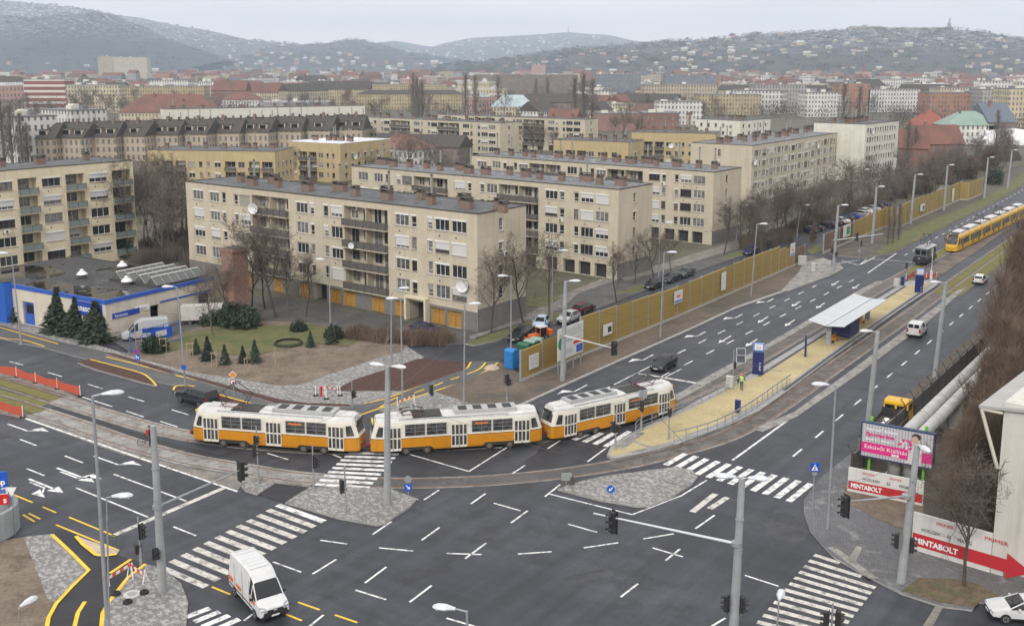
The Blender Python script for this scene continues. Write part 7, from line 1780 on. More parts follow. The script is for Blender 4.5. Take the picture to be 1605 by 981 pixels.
# ---------------------------------------------------------------- trees and bushes
BARK = mat('dark_bark', (.085, .070, .056), .9, v=.4, s=3); BARKG = mat('grey_bark', (.15, .13, .11), .9, v=.4, s=3); BARKR = mat('brown_twigs', (.19, .135, .095), .9, v=.35, s=.6, c2=(.12, .088, .064))
BIRCH = mat('birch_bark', (.50, .48, .44), .8, v=.5, s=6, c2=(.1, .09, .08)); TWIG = mat('twig', (.14, .112, .09), .9, v=.3, s=.6); TWIGG = mat('grey_twig', (.19, .16, .135), .9, v=.3, s=.6)
NEED = mat('needles', (.030, .052, .036), .85, v=.45, s=1.5, c2=(.045, .062, .028)); NEEDD = mat('dark_needles', (.018, .032, .02), .85, v=.4, s=1.5); IVY = mat('ivy_leaf', (.020, .045, .018), .7, v=.45, s=1.5)
def bare(seed, h, spread=.8, narrow=False, stems=1, tr=None, bk=None, tw=None, dens=1.0, fork=.28, minr=.012):
    """leafless tree of height h: trunk (bole) and crown of branching limbs"""
    R_ = random.Random(seed); T, Cn = MB(), MB(); bk, tw = bk or BARK, tw or TWIG
    def limb(p, d, ln, r, lv):
        n = 4 if lv < 2 else 3 if lv == 2 else 2
        pts, rs = [p], [r]
        for k in range(n):
            j = Vector((R_.gauss(0, 1), R_.gauss(0, 1), R_.gauss(0, .6))) * ((.03 if narrow else .10) if lv == 0 else .20)
            up = .06 if lv == 0 else (.16 if narrow else .13)
            d = (d + j + Vector((0, 0, up))).normalized(); p = p + d * (ln / n); pts.append(p); rs.append(max(minr, r * (1 - (k + 1) / n * (.55 if lv == 0 else .75))))
        (T if lv == 0 else Cn).tube([tuple(q) for q in pts], rs, bk if lv < 2 else tw, 7 if lv == 0 else 5 if lv == 1 else 3, False)
        if lv >= 4: return
        m = int(((9, 6, 6, 4)[lv]) * dens + R_.random())
        for k in range(m):
            f = (fork + (1 - fork) * (k + R_.random()) / m) if lv == 0 else (.2 + .8 * (k + R_.random()) / m)
            i = min(int(f * n), n - 1); q = pts[i].lerp(pts[i + 1], f * n - i); dd = (pts[i + 1] - pts[i]).normalized()
            side = Vector((R_.gauss(0, 1), R_.gauss(0, 1), 0)).normalized() if lv == 0 else Vector((R_.gauss(0, 1), R_.gauss(0, 1), R_.gauss(0, .7))).normalized()
            a = ((.55 if lv == 0 else .5) if narrow else R_.uniform(.6, 1.0)) * (spread if lv == 0 else 1)
            nd = (dd * (1 - a * .5) + side * a).normalized()
            l2 = ln * ((.62 - .25 * f) if lv == 0 else R_.uniform(.4, .62)) * (.55 if narrow and lv == 0 else 1)
            limb(q, nd, l2, max(minr, (rs[i] * .55)), lv + 1)
    for s in range(stems):
        d = Vector((R_.gauss(0, .12), R_.gauss(0, .12), 1)) if stems > 1 else Vector((R_.gauss(0, .03), R_.gauss(0, .03), 1))
        limb(Vector((R_.gauss(0, .3) if stems > 1 else 0, R_.gauss(0, .3) if stems > 1 else 0, 0)), d.normalized(), h * .82 * (R_.uniform(.7, 1) if stems > 1 else 1), (tr or h * .014) / sqrt(stems), 0)
    return T.mesh('trunk'), Cn.mesh('crown')
def conifer(seed, h, w, m=None, dens=1.0):
    R_ = random.Random(seed); T, Cn = MB(), MB(); T.tube([(0, 0, 0), (0, 0, h * .95)], [h * .02, .01], BARK, 6)
    n = int(520 * dens)
    for k in range(n):
        f = (k / n) ** .8; z = h * (.04 + .94 * f); r = w * (1 - f) * R_.uniform(.72, 1.1) + .05; a = R_.random() * 6.283
        c, s = cos(a), sin(a); ln = r; dz = -r * R_.uniform(.15, .45)
        for q in range(3):
            t0 = R_.uniform(.25, .8); wd = .16 * (1 - t0) * w + .09; b_ = Vector((c * ln * t0, s * ln * t0, z + dz * t0)); e = Vector((c * ln * (t0 + .25), s * ln * (t0 + .25), z + dz * (t0 + .25) + R_.uniform(-.1, .08)))
            sd = Vector((-s, c, R_.uniform(-.5, .5))) * wd
            Cn.face([b_ + sd, b_ - sd, e + sd * .25], m or NEED)
    return T.mesh('trunk'), Cn.mesh('crown')
def bush(seed, h, w, m, n=260, d=None, leaf=False):
    """shrub of many thin stems, or of leaves"""
    R_ = random.Random(seed); q = MB(); d = d or w
    for k in range(n):
        a = R_.random() * 6.283; r = sqrt(R_.random()); x, y = cos(a) * r * w * .5, sin(a) * r * d * .5
        hh = h * (1 - .45 * r * r) * R_.uniform(.6, 1.05)
        if leaf:
            for j in range(3):
                z = hh * R_.uniform(.05, 1); s = R_.uniform(.08, .2); u = Vector((R_.gauss(0, 1), R_.gauss(0, 1), R_.gauss(0, 1))).normalized() * s; v = Vector((R_.gauss(0, 1), R_.gauss(0, 1), R_.gauss(0, 1))).normalized() * s
                c = Vector((x + R_.gauss(0, .1), y + R_.gauss(0, .1), z)); q.face([c - u, c + v, c + u, c - v], m)
        else:
            lx, ly = R_.gauss(0, .22), R_.gauss(0, .22)
            q.tube([(x, y, 0), (x + lx * .4, y + ly * .4, hh * .5), (x + lx, y + ly, hh)], [.02, .016, .01], m, 3, False)
    return q.mesh('foliage')
def plant(kind, label, cat, meshes, x, y, z=.1, rz=None, s=1.0, group=None):
    t = thing(kind, label, cat, (x, y, z), RND.random() * 6.28 if rz is None else rz, group, s)
    if isinstance(meshes, tuple):
        put('trunk', meshes[0], t); put('crown', meshes[1], t)
    else: put('foliage', meshes, t)
    return t
BT = [bare(100 + i, 9.5, (.75, .9, .8, .7)[i], bk=(BARK, BARK, BARKG, BARK)[i]) for i in range(4)]
BTG = [bare(110 + i, 9.5, .8, bk=BARKG, tw=TWIGG, dens=1.05) for i in range(3)]
def poplar(seed, h, w, tw=None, r=1.0, nb=230):
    tw = tw or TWIG
    R_ = random.Random(seed); T, Cn = MB(), MB(); T.tube([(0, 0, 0), (.1, 0, h * .5), (0, .1, h * .93)], [h * .02, h * .012, .02], BARKG, 7)
    for k in range(nb):
        f = .07 + .9 * ((k + R_.random()) / nb); a = R_.random() * 6.283; z = h * f * .93; rr = w * (1 - abs(2 * f - .75) ** 2.2 * .55) * R_.uniform(.45, 1.1) * (1.15 - f * .55); ln = rr * R_.uniform(1.5, 2.4)
        c, s_ = cos(a), sin(a); p = [(0, 0, z), (c * rr * .6, s_ * rr * .6, z + ln * .45), (c * rr, s_ * rr, z + ln)]
        Cn.tube(p, [.05 * r, .03 * r, .012 * r], tw, 3, False)
        for q in range(6):
            t = R_.uniform(.2, 1); b_ = Vector(p[1]).lerp(Vector(p[2]), t) if t > .4 else Vector(p[0]).lerp(Vector(p[1]), t * 2); e = b_ + Vector((R_.gauss(0, .35) + c * .3, R_.gauss(0, .35) + s_ * .3, R_.uniform(.5, 1.4)))
            Cn.tube([tuple(b_), tuple(e)], [.018 * r, .01 * r], tw, 3, False)
    return T.mesh('trunk'), Cn.mesh('crown')
POP = [poplar(120 + i, 14, (1.5, 1.9, 1.3)[i], TWIGG, .9, 150) for i in range(3)]
THK = [bare(130 + i, 8, .55, True, 3, .16, BARKR, BARKR, 1.0, .1, .014) for i in range(4)]
THB = [bare(140 + i, 8.5, .8, False, 2, .16, BARKR, BARKR, 1.05, .12, .014) for i in range(3)]
BIR = bare(151, 12, .6, False, 1, .13, BIRCH, TWIG)
def hz_(px, py, pt): return Zat(px, py, pt)
def tree(label, base, top, pool, k, group=None, kind='bare_tree', cat='tree', hn=9.5, z=.1):
    x, y = G(*base); h_ = hz_(base[0], base[1], top); return plant(kind, label, cat, pool[k % len(pool)], x, y, z, None, h_ / hn, group)
for i, (lb, b_, t_) in enumerate((('bare tree on the lawn strip nearest the corner of the garage block', (770, 522), 408), ('tall bare tree on the lawn strip right of the first block', (820, 507), 372), ('bare tree by the curved lamp between the first two blocks', (861, 493), 378), ('slim bare tree behind the ochre barrier before the second block', (966.5, 476), 392), ('bare tree before the end wall of the second block', (994, 446), 384), ('dark bare tree beside the curved lamp at the second block', (1025, 437), 362), ('bare tree beside the parked trio of cars', (1052, 427), 366), ('broad bare tree in front of the third block end wall', (1135, 400), 322), ('bare tree with dense twigs beside the third block lamp', (1160, 391), 320), ('small bare tree near the dark blue saloon', (1183, 384), 330))):
    tree(lb, b_, t_, BT, i)
tree('bare street tree in a kerbed bed before the long red arrow hoarding', (1511, 921), 728, [bare(171, 9.5, .8, dens=1.05)], 0, z=.15)
for i, (p, t_) in enumerate((((395, 492), 385), ((432, 497), 335), ((452, 492), 400), ((480, 497), 405), ((415, 485), 390), ((360, 500), 410))): tree('bare tree behind the brick chimney before the garage block', p, t_, BT, i, 'bare trees before the garage block')
tree('slender bare tree on the park lawn left of centre', (334, 527), 436, BT, 2)
tree('white-barked young birch at the edge of the park earth', (605, 551), 502, [BIR], 0, hn=12)
tree('tall birch with a pale trunk before the cream block', (219, 402), 258, [BIR], 0, hn=12)
for i, (p, t_) in enumerate((((172, 398), 300), ((190, 392), 285), ((205, 385), 290), ((236, 396), 275), ((248, 388), 262), ((262, 402), 288), ((275, 392), 280), ((226, 380), 285), ((284, 385), 272), ((255, 410), 315), ((240, 372), 252), ((270, 370), 258), ((290, 404), 300))): tree('bare tree in the thicket between the cream block and the garage block', p, t_, BTG if i % 2 else BT, i, 'bare trees between the cream and garage blocks')
x, y = G(190, 405); plant('shrub', 'dark evergreen shrub at the foot of the cream block', 'shrub', bush(4, 4.5, 4, IVY, 700, leaf=True), x, y)
R7 = random.Random(77)
for i in range(34):   # thicket before the longest block
    px = 1165 + 240 * (i + R7.random()) / 34; b_ = 398 - (px - 1165) * .365 + R7.uniform(-16, 10); tree('bare tree in the belt before the longest beige block', (px, b_), b_ - R7.uniform(48, 78) * (b_ - 103) / 250, (BT + BTG), i, 'bare trees before the longest block')
for i in range(34):   # behind the far barrier
    px = 1395 + 190 * (i + R7.random()) / 34; b_ = 318 - (px - 1395) * .33 + R7.uniform(-10, 8) ; tree('bare thicket tree behind the far ochre barrier', (px, b_), b_ - R7.uniform(34, 60), (BTG + THB), i, 'bare trees behind the far barrier')
for i, p in enumerate(((1391, 385), (1399, 383), (1408, 378))): tree('slim bare trunk in the bunch before the far barrier', p, p[1] - 62, POP[2:], i, 'slim trunks before the far barrier', 'poplar', hn=14)
tree('multi-stemmed bare tree at the side street mouth', (1270, 390), 345, THK, 1, hn=8)
x, y = G(1477, 283); plant('evergreen_tree', 'round dark evergreen before the red roof house', 'tree', bush(8, 9.5, 9, IVY, 1500, leaf=True), x, y)
x, y = G(1558, 290); plant('ivy', 'dark ivy mass on the wall past the last barrier', 'ivy', bush(9, 7, 5, IVY, 900, leaf=True), x, y)
# big poplars and trees between and behind the blocks
for i, (p, t_) in enumerate((((8, 262), 152), ((20, 262), 160), ((36, 262), 172), ((45, 258), 190), ((648, 190), 112), ((730, 185), 113), ((745, 188), 116), ((781, 178), 118), ((900, 205), 118), ((914, 208), 112), ((928, 204), 120), ((840, 170), 122), ((858, 172), 120), ((1321, 205), 128), ((1345, 203), 132), ((1420, 268), 186), ((1432, 262), 196), ((1560, 240), 170), ((655, 200), 118), ((662, 188), 125))): tree('tall bare poplar rising among the roofs', p, t_, POP, i, 'poplars among the roofs', 'poplar', hn=14)
for i, (p, t_) in enumerate((((640, 285), 215), ((660, 290), 222), ((676, 280), 228), ((625, 282), 235), ((835, 250), 195), ((850, 246), 200), ((866, 250), 206), ((700, 300), 245), ((715, 305), 255), ((595, 300), 240), ((975, 225), 172), ((960, 222), 178), ((1000, 226), 185), ((250, 235), 188), ((270, 238), 192), ((228, 232), 195), ((310, 300), 250), ((460, 290), 238), ((1150, 240), 190), ((1290, 165), 140), ((1180, 170), 140), ((1020, 300), 250), ((1050, 295), 245), ((880, 300), 258))): tree('rounded bare tree between the housing blocks', p, t_, BTG + BT, i, 'bare trees between the housing blocks')
for i, (p, t_) in enumerate((((130, 182), 140), ((150, 184), 142), ((168, 182), 145), ((140, 190), 152), ((182, 186), 150))): tree('bare tree with dark ivy clumps left of the big red roof', p, t_, BTG, i, 'ivy-clad trees left of the red roof')
# right-hand belt
n_ = 0
RP = [poplar(160 + i, 10.5, (1.5, 1.9, 1.2)[i], BARKR, .7, 150) for i in range(3)]
for i in range(180):
    s = -4 + 170 * (i / 180); off, sc_ = (R7.uniform(8.4, 12.4), R7.uniform(.62, .92)) if s < 10 else (R7.uniform(6.6, 12.5), R7.uniform(.8, 1.1)) if s < 26 else (R7.uniform(4.9, 13), R7.uniform(1.05, 1.45)) if s < 44 else (R7.uniform(1.0, 12), R7.uniform(1.2, 1.6))
    p = cf0 + dcf * (s + R7.uniform(-2, 2)) + Vector((dcf.y, -dcf.x)) * off
    plant('thicket_tree', 'reddish-brown bare tree in the dense belt along the right fence', 'tree', RP[i % 3] if i % 4 else (THK + THB)[i % 7], p.x, p.y, .14, None, sc_, 'bare trees along the right fence')
for i in range(14):
    p = cf0 + dcf * R7.uniform(-6, 16) + Vector((dcf.y, -dcf.x)) * R7.uniform(8.5, 12.2); plant('thicket_tree', 'low tangled bare tree beside the warehouse wall', 'tree', (THB + THK)[i % 7], p.x, p.y, .14, None, R7.uniform(.5, .75), 'tangled trees by the warehouse')
# conifers and shrubs by the shop and in the park
CON = [conifer(200 + i, 6, (2.7, 2.4, 2.6)[i], dens=1.5) for i in range(3)]
for i, (lb, b_, t_) in enumerate((('dark conifer beside the blue annex of the shop', (28, 503), 459), ('tallest dark conifer in front of the shop door', (93.5, 520), 450), ('dark conifer left of the shop sign', (122, 526), 465), ('dark conifer at the shop corner, right of the sign', (152, 535), 472))): tree(lb, b_, t_, CON, i, None, 'conifer', 'conifer', 6, .12).scale = [q * hz_(b_[0], b_[1], t_) / 6 for q in (1.4, 1.4, 1)]
CONS = [conifer(210 + i, 3, 1.35, (NEED, NEEDD)[i % 2], .6) for i in range(3)]
for i, (b_, t_) in enumerate((((308, 556), 532), ((326, 566), 528), ((353, 572), 541), ((400, 569), 534), ((381, 570), 543), ((487, 545), 520), ((520, 540), 508))): tree('small planted conifer on the park earth', b_, t_, CONS, i, 'young conifers in the park', 'conifer', 'conifer', 3, .14)
SHG = bush(31, 2.2, 3.2, IVY, 420, leaf=True); SHB = bush(32, 1.7, 3.0, BARKR, 520); SHT = bush(33, 2.4, 3.4, TWIG, 420); EVB = bush(34, 2.0, 5.0, NEED, 800, 3.0, True)
for lb, p, me, s in (('dark green shrub beside the blue frame fence', (243, 552), SHG, 1.0), ('low evergreen shrub at the left of the park lawn', (468, 520), SHG, .7), ('spreading evergreen ground bush behind the lawn', (372, 510), EVB, 1.6), ('evergreen bush below the brick chimney', (345, 506), EVB, 1.2), ('green shrub under the curved garage lamp', (524, 531), SHG, .8)):
    x, y = G(*p); plant('shrub', lb, 'shrub', me, x, y, .13, None, s)
for i, p in enumerate(((562, 530), (576, 532), (590, 533.5), (605, 535), (620, 535.5), (636, 536.5), (650, 537.5), (664, 538), (677, 538), (689, 537))):
    x, y = G(*p); plant('shrub', 'brown leafless hedge shrub between the garages and the street', 'shrub', SHB, x, y, .06, None, (1.25, 1.0, .9)[i % 3], 'brown hedge before the garages')
for i in range(26):
    px = 1170 + 235 * (i + R7.random()) / 26; b_ = 396 - (px - 1170) * .365 + R7.uniform(-12, 4); x, y = G(px, b_); plant('shrub', 'bare brown undergrowth shrub before the longest block', 'shrub', SHT if i % 2 else SHB, x, y, .03, None, R7.uniform(.9, 1.6), 'undergrowth before the longest block')
for i in range(16):
    px = 215 + 95 * R7.random(); b_ = 375 + 45 * R7.random(); x, y = G(px, b_); plant('shrub', 'bare undergrowth shrub between the cream and garage blocks', 'shrub', SHT, x, y, .03, None, R7.uniform(.8, 1.5), 'undergrowth between the blocks')
for i in range(40):
    s = 14 + 105 * R7.random(); p = cf0 + dcf * s + Vector((dcf.y, -dcf.x)) * R7.uniform(7 if s < 30 else 1.2, 13.5); plant('shrub', 'brown undergrowth shrub behind the concrete slab fence', 'shrub', SHB if i % 2 else SHT, p.x, p.y, .14, None, R7.uniform(.9, 1.7), 'undergrowth behind the slab fence')
for i in range(40):
    px = 1400 + 190 * R7.random(); b_ = 312 - (px - 1400) * .33 + R7.uniform(-16, 6); x, y = G(px, b_); plant('shrub', 'bare grey shrub behind the far ochre barrier', 'shrub', SHT, x, y, .03, None, R7.uniform(1, 1.9), 'undergrowth behind the far barrier')
# ---------------------------------------------------------------- the city beyond and the hills
def winmat(name, c, pw=2.1, ph=2.9, dk=.12):
    """rendered wall with rows of small dark windows (UV in metres)"""
    mt, nt, b = base_mat(name)
    uv = nt.nodes.new('ShaderNodeUVMap').outputs[0]
    br = nt.nodes.new('ShaderNodeTexBrick'); nt.links.new(uv, br.inputs[0]); br.offset = 0; br.inputs['Scale'].default_value = 1
    br.inputs['Brick Width'].default_value = pw; br.inputs['Row Height'].default_value = ph; br.inputs['Mortar Size'].default_value = min(pw, ph) * .29; br.inputs['Mortar Smooth'].default_value = 0
    br.inputs['Color1'].default_value = c4((.10, .10, .105)); br.inputs['Color2'].default_value = c4((.24, .24, .24)); br.inputs['Mortar'].default_value = c4(c)
    n1 = noise(nt, pos(nt), .15, 5, .7)
    nt.links.new(mixc(nt, 1.0, br.outputs[0], mixc(nt, ramp(nt, n1, .3, .7), (.8,) * 3, (1.1,) * 3), 'MULTIPLY'), b.inputs['Base Color']); b.inputs['Roughness'].default_value = .85
    return mt
WC = {k: winmat('city_wall_' + k, c) for k, c in dict(cream=(.55, .48, .34), ochre=(.44, .36, .21), white=(.64, .63, .60), grey=(.36, .35, .34), beige=(.45, .38, .29), brick=(.24, .13, .10), pink=(.50, .32, .27), brown=(.22, .17, .14), slate=(.20, .22, .26), orange=(.38, .20, .13)).items()}
ROOFR = mat('red_tile_roof', (.20, .088, .062), .85, v=.35, s=.12, world=True, c2=(.12, .07, .055)); ROOFB = mat('brown_tile_roof', (.15, .09, .07), .85, v=.35, s=.15, world=True)
ROOFD = stripe_mat('dark_slate_roof', (.085, .075, .065), (.05, .045, .04), 0, .6, .15, .9, .4); ROOFG_ = mat('grey_flat_roof', (.20, .20, .20), .85, v=.3, s=.1, world=True); ROOFW = mat('frosted_roof', (.55, .56, .58), .8, v=.3, s=.1, world=True); ROOFC = mat('green_copper_roof', (.25, .34, .29), .7, v=.2, s=.2, world=True)
def wall_uv(m, L, W, z0, z1, mt, gable=None):
    m.uv = m.uv or []
    for (a, b_) in (((0, 0), (L, 0)), ((L, 0), (L, W)), ((L, W), (0, W)), ((0, W), (0, 0))):
        l = math.dist(a, b_); m.face([(*a, z0), (*b_, z0), (*b_, z1), (*a, z1)], mt); m.uv += [(.6, 0), (l + .6, 0), (l + .6, z1 - z0), (.6, z1 - z0)]
def city_meshes(L, W, H, roof, rm, wm, seed=0, rise=None):
    """returns meshes (wall, roof, chimneys...)"""
    R_ = random.Random(seed); w_ = MB(); wall_uv(w_, L, W, -.1, H, wm); r_ = MB(); rs = rise or W * .38
    if roof == 'flat':
        r_.b2(-.15, L + .15, -.15, W + .15, H, H + .35, rm)
        for k in range(3): x = R_.uniform(.1, .8) * L; y = R_.uniform(.15, .6) * W; r_.b2(x, x + R_.uniform(1.5, 4), y, y + 2.2, H + .35, H + R_.uniform(1, 2.8), WHITEW if k else rm)
    elif roof == 'gable':
        r_.loft([[(-.4, -.5, H - .1), (-.4, W / 2, H + rs), (-.4, W + .5, H - .1)], [(L + .4, -.5, H - .1), (L + .4, W / 2, H + rs), (L + .4, W + .5, H - .1)]], rm, closed=True, caps=True)
    elif roof == 'hip':
        h2 = min(W / 2, L / 2 - .5); q = [(-.5, -.5, H), (L + .5, -.5, H), (L + .5, W + .5, H), (-.5, W + .5, H)]; a_, b_ = (h2, W / 2, H + rs), (L - h2, W / 2, H + rs)
        for f in ([q[0], q[1], b_, a_], [q[1], q[2], b_], [q[2], q[3], a_, b_], [q[3], q[0], a_]): r_.face(f, rm)
    out = [('wall', w_.mesh('wall')), ('roof', r_.mesh('roof'))]
    if roof != 'flat':
        c_ = MB(); x = L * R_.uniform(.25, .7); c_.b2(x, x + .9, W * .4, W * .4 + .9, H + rs * .5, H + rs + 1.2, BRICK); out.append(('chimney', c_.mesh('chimney')))
    return out
def building(label, x, y, rz, meshes, group=None, cat='building', name='city_building', s=None):
    t = thing(name, label, cat, (x, y), rz, group, s)
    for n, me in meshes: put(n, me, t)
    return t
KEEP = []
def bpx(label, x0, x1, pb, pt, wm, roof='flat', rm=None, W=14, rz=0.0, rise=None, seed=1, name='city_building'):
    """building whose front runs from x0 to x1 at base row pb, eaves at row pt"""
    KEEP.append((x0, x1, pb)); a, b_ = Vector(G(x0, pb)), Vector(G(x1, pb)); L = (b_ - a).length; H = Zat((x0 + x1) / 2, pb, pt)
    if rz: b_ = a + Vector((cos(rz), sin(rz))) * L
    return building(label, a.x, a.y, rz, city_meshes(L, W, H, roof, rm or ROOFG_, WC[wm] if isinstance(wm, str) else wm, seed, rise), None, 'building', name)
BAND = stripe_mat('banded_facade', (.26, .095, .075), (.60, .58, .55), 2, 4.4, .42, .8, .2)
bpx('brick office with white window bands at the left edge', 40, 104, 172, 125, BAND, W=18, rm=ROOFG_)
bpx('white office wing with a dark roof beside the brick office at the left edge', -30, 40, 172, 128, 'white', 'hip', ROOFD, 16, rise=4)
bpx('long cream office right of the brick office', 106, 190, 178, 134, 'cream', W=14); bpx('yellow long office behind the big red roof', 190, 322, 168, 136, 'ochre', W=14)
bpx('long building under the biggest red tiled roof on the left', 186, 340, 192, 177, 'cream', 'hip', ROOFR, 26, rise=11)
bpx('white house with a red hipped roof and wide attic windows', 348, 406, 176, 157, 'white', 'hip', ROOFR, 16, rise=6)
bpx('red brick house with a long red roof behind the white one', 334, 386, 170, 142, 'brick', 'gable', ROOFR, 18, rise=8); bpx('pale house with twin red gables', 393, 440, 165, 145, 'cream', 'gable', ROOFR, 14, rise=8)
bpx('grey workshop hall with a long pale roof', 408, 520, 172, 160, 'grey', rm=ROOFW, W=14); bpx('yellow gabled school with grey roof', 484, 580, 165, 140, 'ochre', 'gable', ROOFD, 16, rise=7)
bpx('long yellow building with tall windows left of the centre', 560, 725, 172, 148, 'ochre', 'hip', ROOFD, 13, rise=3); bpx('yellow factory wing behind the long yellow building', 540, 700, 156, 133, 'ochre', W=12)
bpx('house with pale blue roof and high brick chimneys', 770, 838, 182, 168, 'cream', 'hip', mat('pale_blue_roof', (.40, .48, .50), .7, v=.2, s=.2, world=True), 16, rise=8)
bpx('long brown glazed hall with a flat top', 745, 905, 148, 118, 'brown', W=20, seed=4); bpx('pink theatre-like building with stepped top', 833, 855, 130, 102, 'pink', W=20)
bpx('blue-grey office block with ribbon windows', 933, 1004, 150, 117, 'slate', W=22, seed=6); bpx('second blue-grey office block right of the first', 1043, 1120, 146, 119, 'slate', W=22, seed=7)
bpx('grey-beige modern apartment terrace', 1008, 1122, 175, 133, 'beige', W=18, seed=8); bpx('white modern apartment house with long balconies', 1030, 1100, 196, 160, 'white', W=16, seed=9)
bpx('red brick building behind the yellow houses', 1008, 1064, 208, 178, 'brick', W=22); bpx('pinkish windowless hall left of the red brick building', 930, 1006, 206, 179, mat('pink_wall', (.33, .21, .18), .9, v=.2, s=.1, world=True), W=20)
bpx('yellow-brown office with an orange roof sign', 1096, 1192, 180, 149, 'ochre', W=24, seed=10); bpx('dark grey apartment terrace at the centre right', 1182, 1262, 178, 134, 'grey', W=20, seed=11)
bpx('terraced white and grey apartment house with stepped storeys', 1262, 1312, 184, 146, 'white', W=20, seed=12); bpx('orange apartment tower with grey balconies', 1314, 1362, 176, 132, 'orange', W=18, seed=13); bpx('white and brown apartment house beside the orange tower', 1360, 1440, 176, 141, 'white', W=18, seed=14)
bpx('beige and orange apartment block with recessed top', 1455, 1532, 184, 146, 'orange', W=20, seed=15); bpx('cream apartment block rising behind the orange one', 1470, 1545, 172, 138, 'cream', W=20, seed=16); bpx('pale grey apartment tower at the right', 1536, 1574, 186, 141, 'grey', W=20, seed=17); bpx('cream apartment tower at the right picture edge', 1578, 1640, 200, 140, 'cream', W=20, seed=18)
bpx('house with a long orange-red roof and dormers on the right', 1432, 1510, 252, 226, 'brick', 'gable', ROOFR, 16, rise=6.5); bpx('red roofed house with a brick gable below the tower', 1406, 1450, 262, 232, 'brick', 'gable', ROOFR, 12, radians(-20), rise=6); bpx('house under a bright red roof beyond the dormer house', 1440, 1490, 222, 198, 'cream', 'hip', mat('bright_red_roof', (.30, .095, .065), .8, v=.2, s=.2, world=True), 18, rise=7)
bpx('green copper-roofed hall on the right', 1484, 1566, 226, 197, 'white', 'hip', ROOFC, 16, rise=6); bpx('dark timber-striped hall with a sloping blue roof', 1548, 1590, 226, 192, 'brown', 'gable', mat('blue_slope_roof', (.11, .135, .165), .6), 24, rise=8)
x, y = G(1578, 226); t = thing('dome_tent', 'white air dome tent at the right edge', 'tent', (x, y)); m = MB(); m.loft([[(-16 + 32 * k / 8, 9 * cos(a) * sin(pi * (k + .4) / 8.8) ** .5, 7 * sin(a) * sin(pi * (k + .4) / 8.8) ** .5) for a in [pi * j / 10 for j in range(11)]] for k in range(9)], mat('tent_white', (.74, .75, .77), .5), closed=False); m.build('membrane', t, smooth=True)
bpx('tall yellow panel block with striped balconies far left', 155, 180, 124, 89, 'ochre', W=30); bpx('long yellow panel block joined to the tall one', 180, 232, 124, 90, 'cream', W=24); bpx('grey office tower with a red and white roof sign below the left hill', 162, 195, 110, 69, 'slate', W=30)
bpx('first of two thin far towers on the left ridge', 424, 431, 92, 59, 'grey', W=40); bpx('second of two thin far towers on the left ridge', 434, 441, 92, 58, 'grey', W=40)
bpx('large teal office block under the right hill', 1488, 1548, 108, 83, 'slate', W=60); bpx('white villa with two corner towers below the right hill', 1322, 1382, 112, 98, 'white', 'hip', ROOFB, 30, rise=6); bpx('long red-roofed building at the foot of the right hill', 1400, 1485, 120, 112, 'cream', 'gable', ROOFR, 40, rise=16)
def spire(label, px, pb, pt, wm, rm, w_=9, body=.55):
    x, y = G(px, pb); H = Zat(px, pb, pt); t = thing('church_tower', label, 'church tower', (x, y)); m = MB(); wall_uv(m, w_, w_, 0, H * body, WC[wm]); m.build('wall', t)
    m = MB(); m.tube([(w_ / 2, w_ / 2, H * body), (w_ / 2, w_ / 2, H * (body + .12)), (w_ / 2, w_ / 2, H)], [w_ * .72, w_ * .5, .1], rm, 8); m.build('spire', t)
spire('red brick church tower with a pointed red spire', 1351, 128, 92, 'brick', ROOFR, 11, .4); spire('yellow church tower with a green cap at the centre right', 1073, 116, 92, 'ochre', ROOFC, 12, .7); spire('small yellow church dome tower left of the centre', 673, 128, 112, 'ochre', ROOFB, 9, .6)
# dark mansard row behind the yellow houses
for i in range(11):
    px = 40 + i * 48; t = bpx('unit %s of the dark-roofed mansard row' % ('of one' if 0 else ('at the left end' if i == 0 else 'at the right end' if i == 10 else 'in the middle')), px, px + 50, 256 - i * 1.4, 217 - i * 1.5, 'beige', 'gable', ROOFD, 13, radians(-14 if i % 2 else -6), rise=5.2, seed=60 + i, name='row_house'); t['group'] = 'dark mansard row'; t['category'] = 'row house'
    t['label'] = 'beige terraced house under a steep dark mansard roof'
    rfo = [c for c in t.children if c.name.startswith('roof')][0]; zz = max(v.co.z for v in rfo.data.vertices); zl = min(v.co.z for v in rfo.data.vertices); L_ = max(v.co.x for v in rfo.data.vertices)
    for f in ((.2, .62) if i % 3 else (.42,)):
        m = MB(); m.b2(L_ * f, L_ * f + 3.2, 1.2, 4.5, zl + .8, zl + 2.9, PALE); m.b2(L_ * f - .2, L_ * f + 3.4, .9, 4.8, zl + 2.9, zl + 3.1, ROOFD); m.b2(L_ * f + .4, L_ * f + 2.8, 1.12, 1.19, zl + 1.2, zl + 2.6, DKGLASS); m.build('dormer', t)
    for f in (.1, .5, .85): chimney(rfo, L_ * f, 6.0, zz - 1.6, (0, 1, 2)[i % 3], i % 3)
# generic city blocks
VAR = []
RC = random.Random(5)
for i in range(26):
    k = RC.choice(('cream', 'beige', 'white', 'ochre', 'grey', 'beige', 'pink', 'cream', 'brown', 'white')); rf = RC.choice(('flat', 'flat', 'flat', 'gable', 'hip', 'gable')); L = RC.choice((RC.uniform(12, 24), RC.uniform(20, 44))); W = RC.uniform(10, 15); H = RC.uniform(7, 15) if rf == 'flat' else RC.uniform(5, 11)
    rm = RC.choice((ROOFG_, ROOFG_, ROOFW)) if rf == 'flat' else RC.choice((ROOFR, ROOFR, ROOFB, ROOFD)); rn = ('flat' if rf == 'flat' else 'red pitched' if rm is ROOFR else 'dark pitched'); lb_ = k + '-walled city building with a ' + rn + ' roof beyond the estate'; VAR.append((city_meshes(L, W, H, rf, rm, WC[k], i), L, W, lb_, k + '-walled city buildings with ' + rn + ' roofs'))
spots = []
Y = 345.0
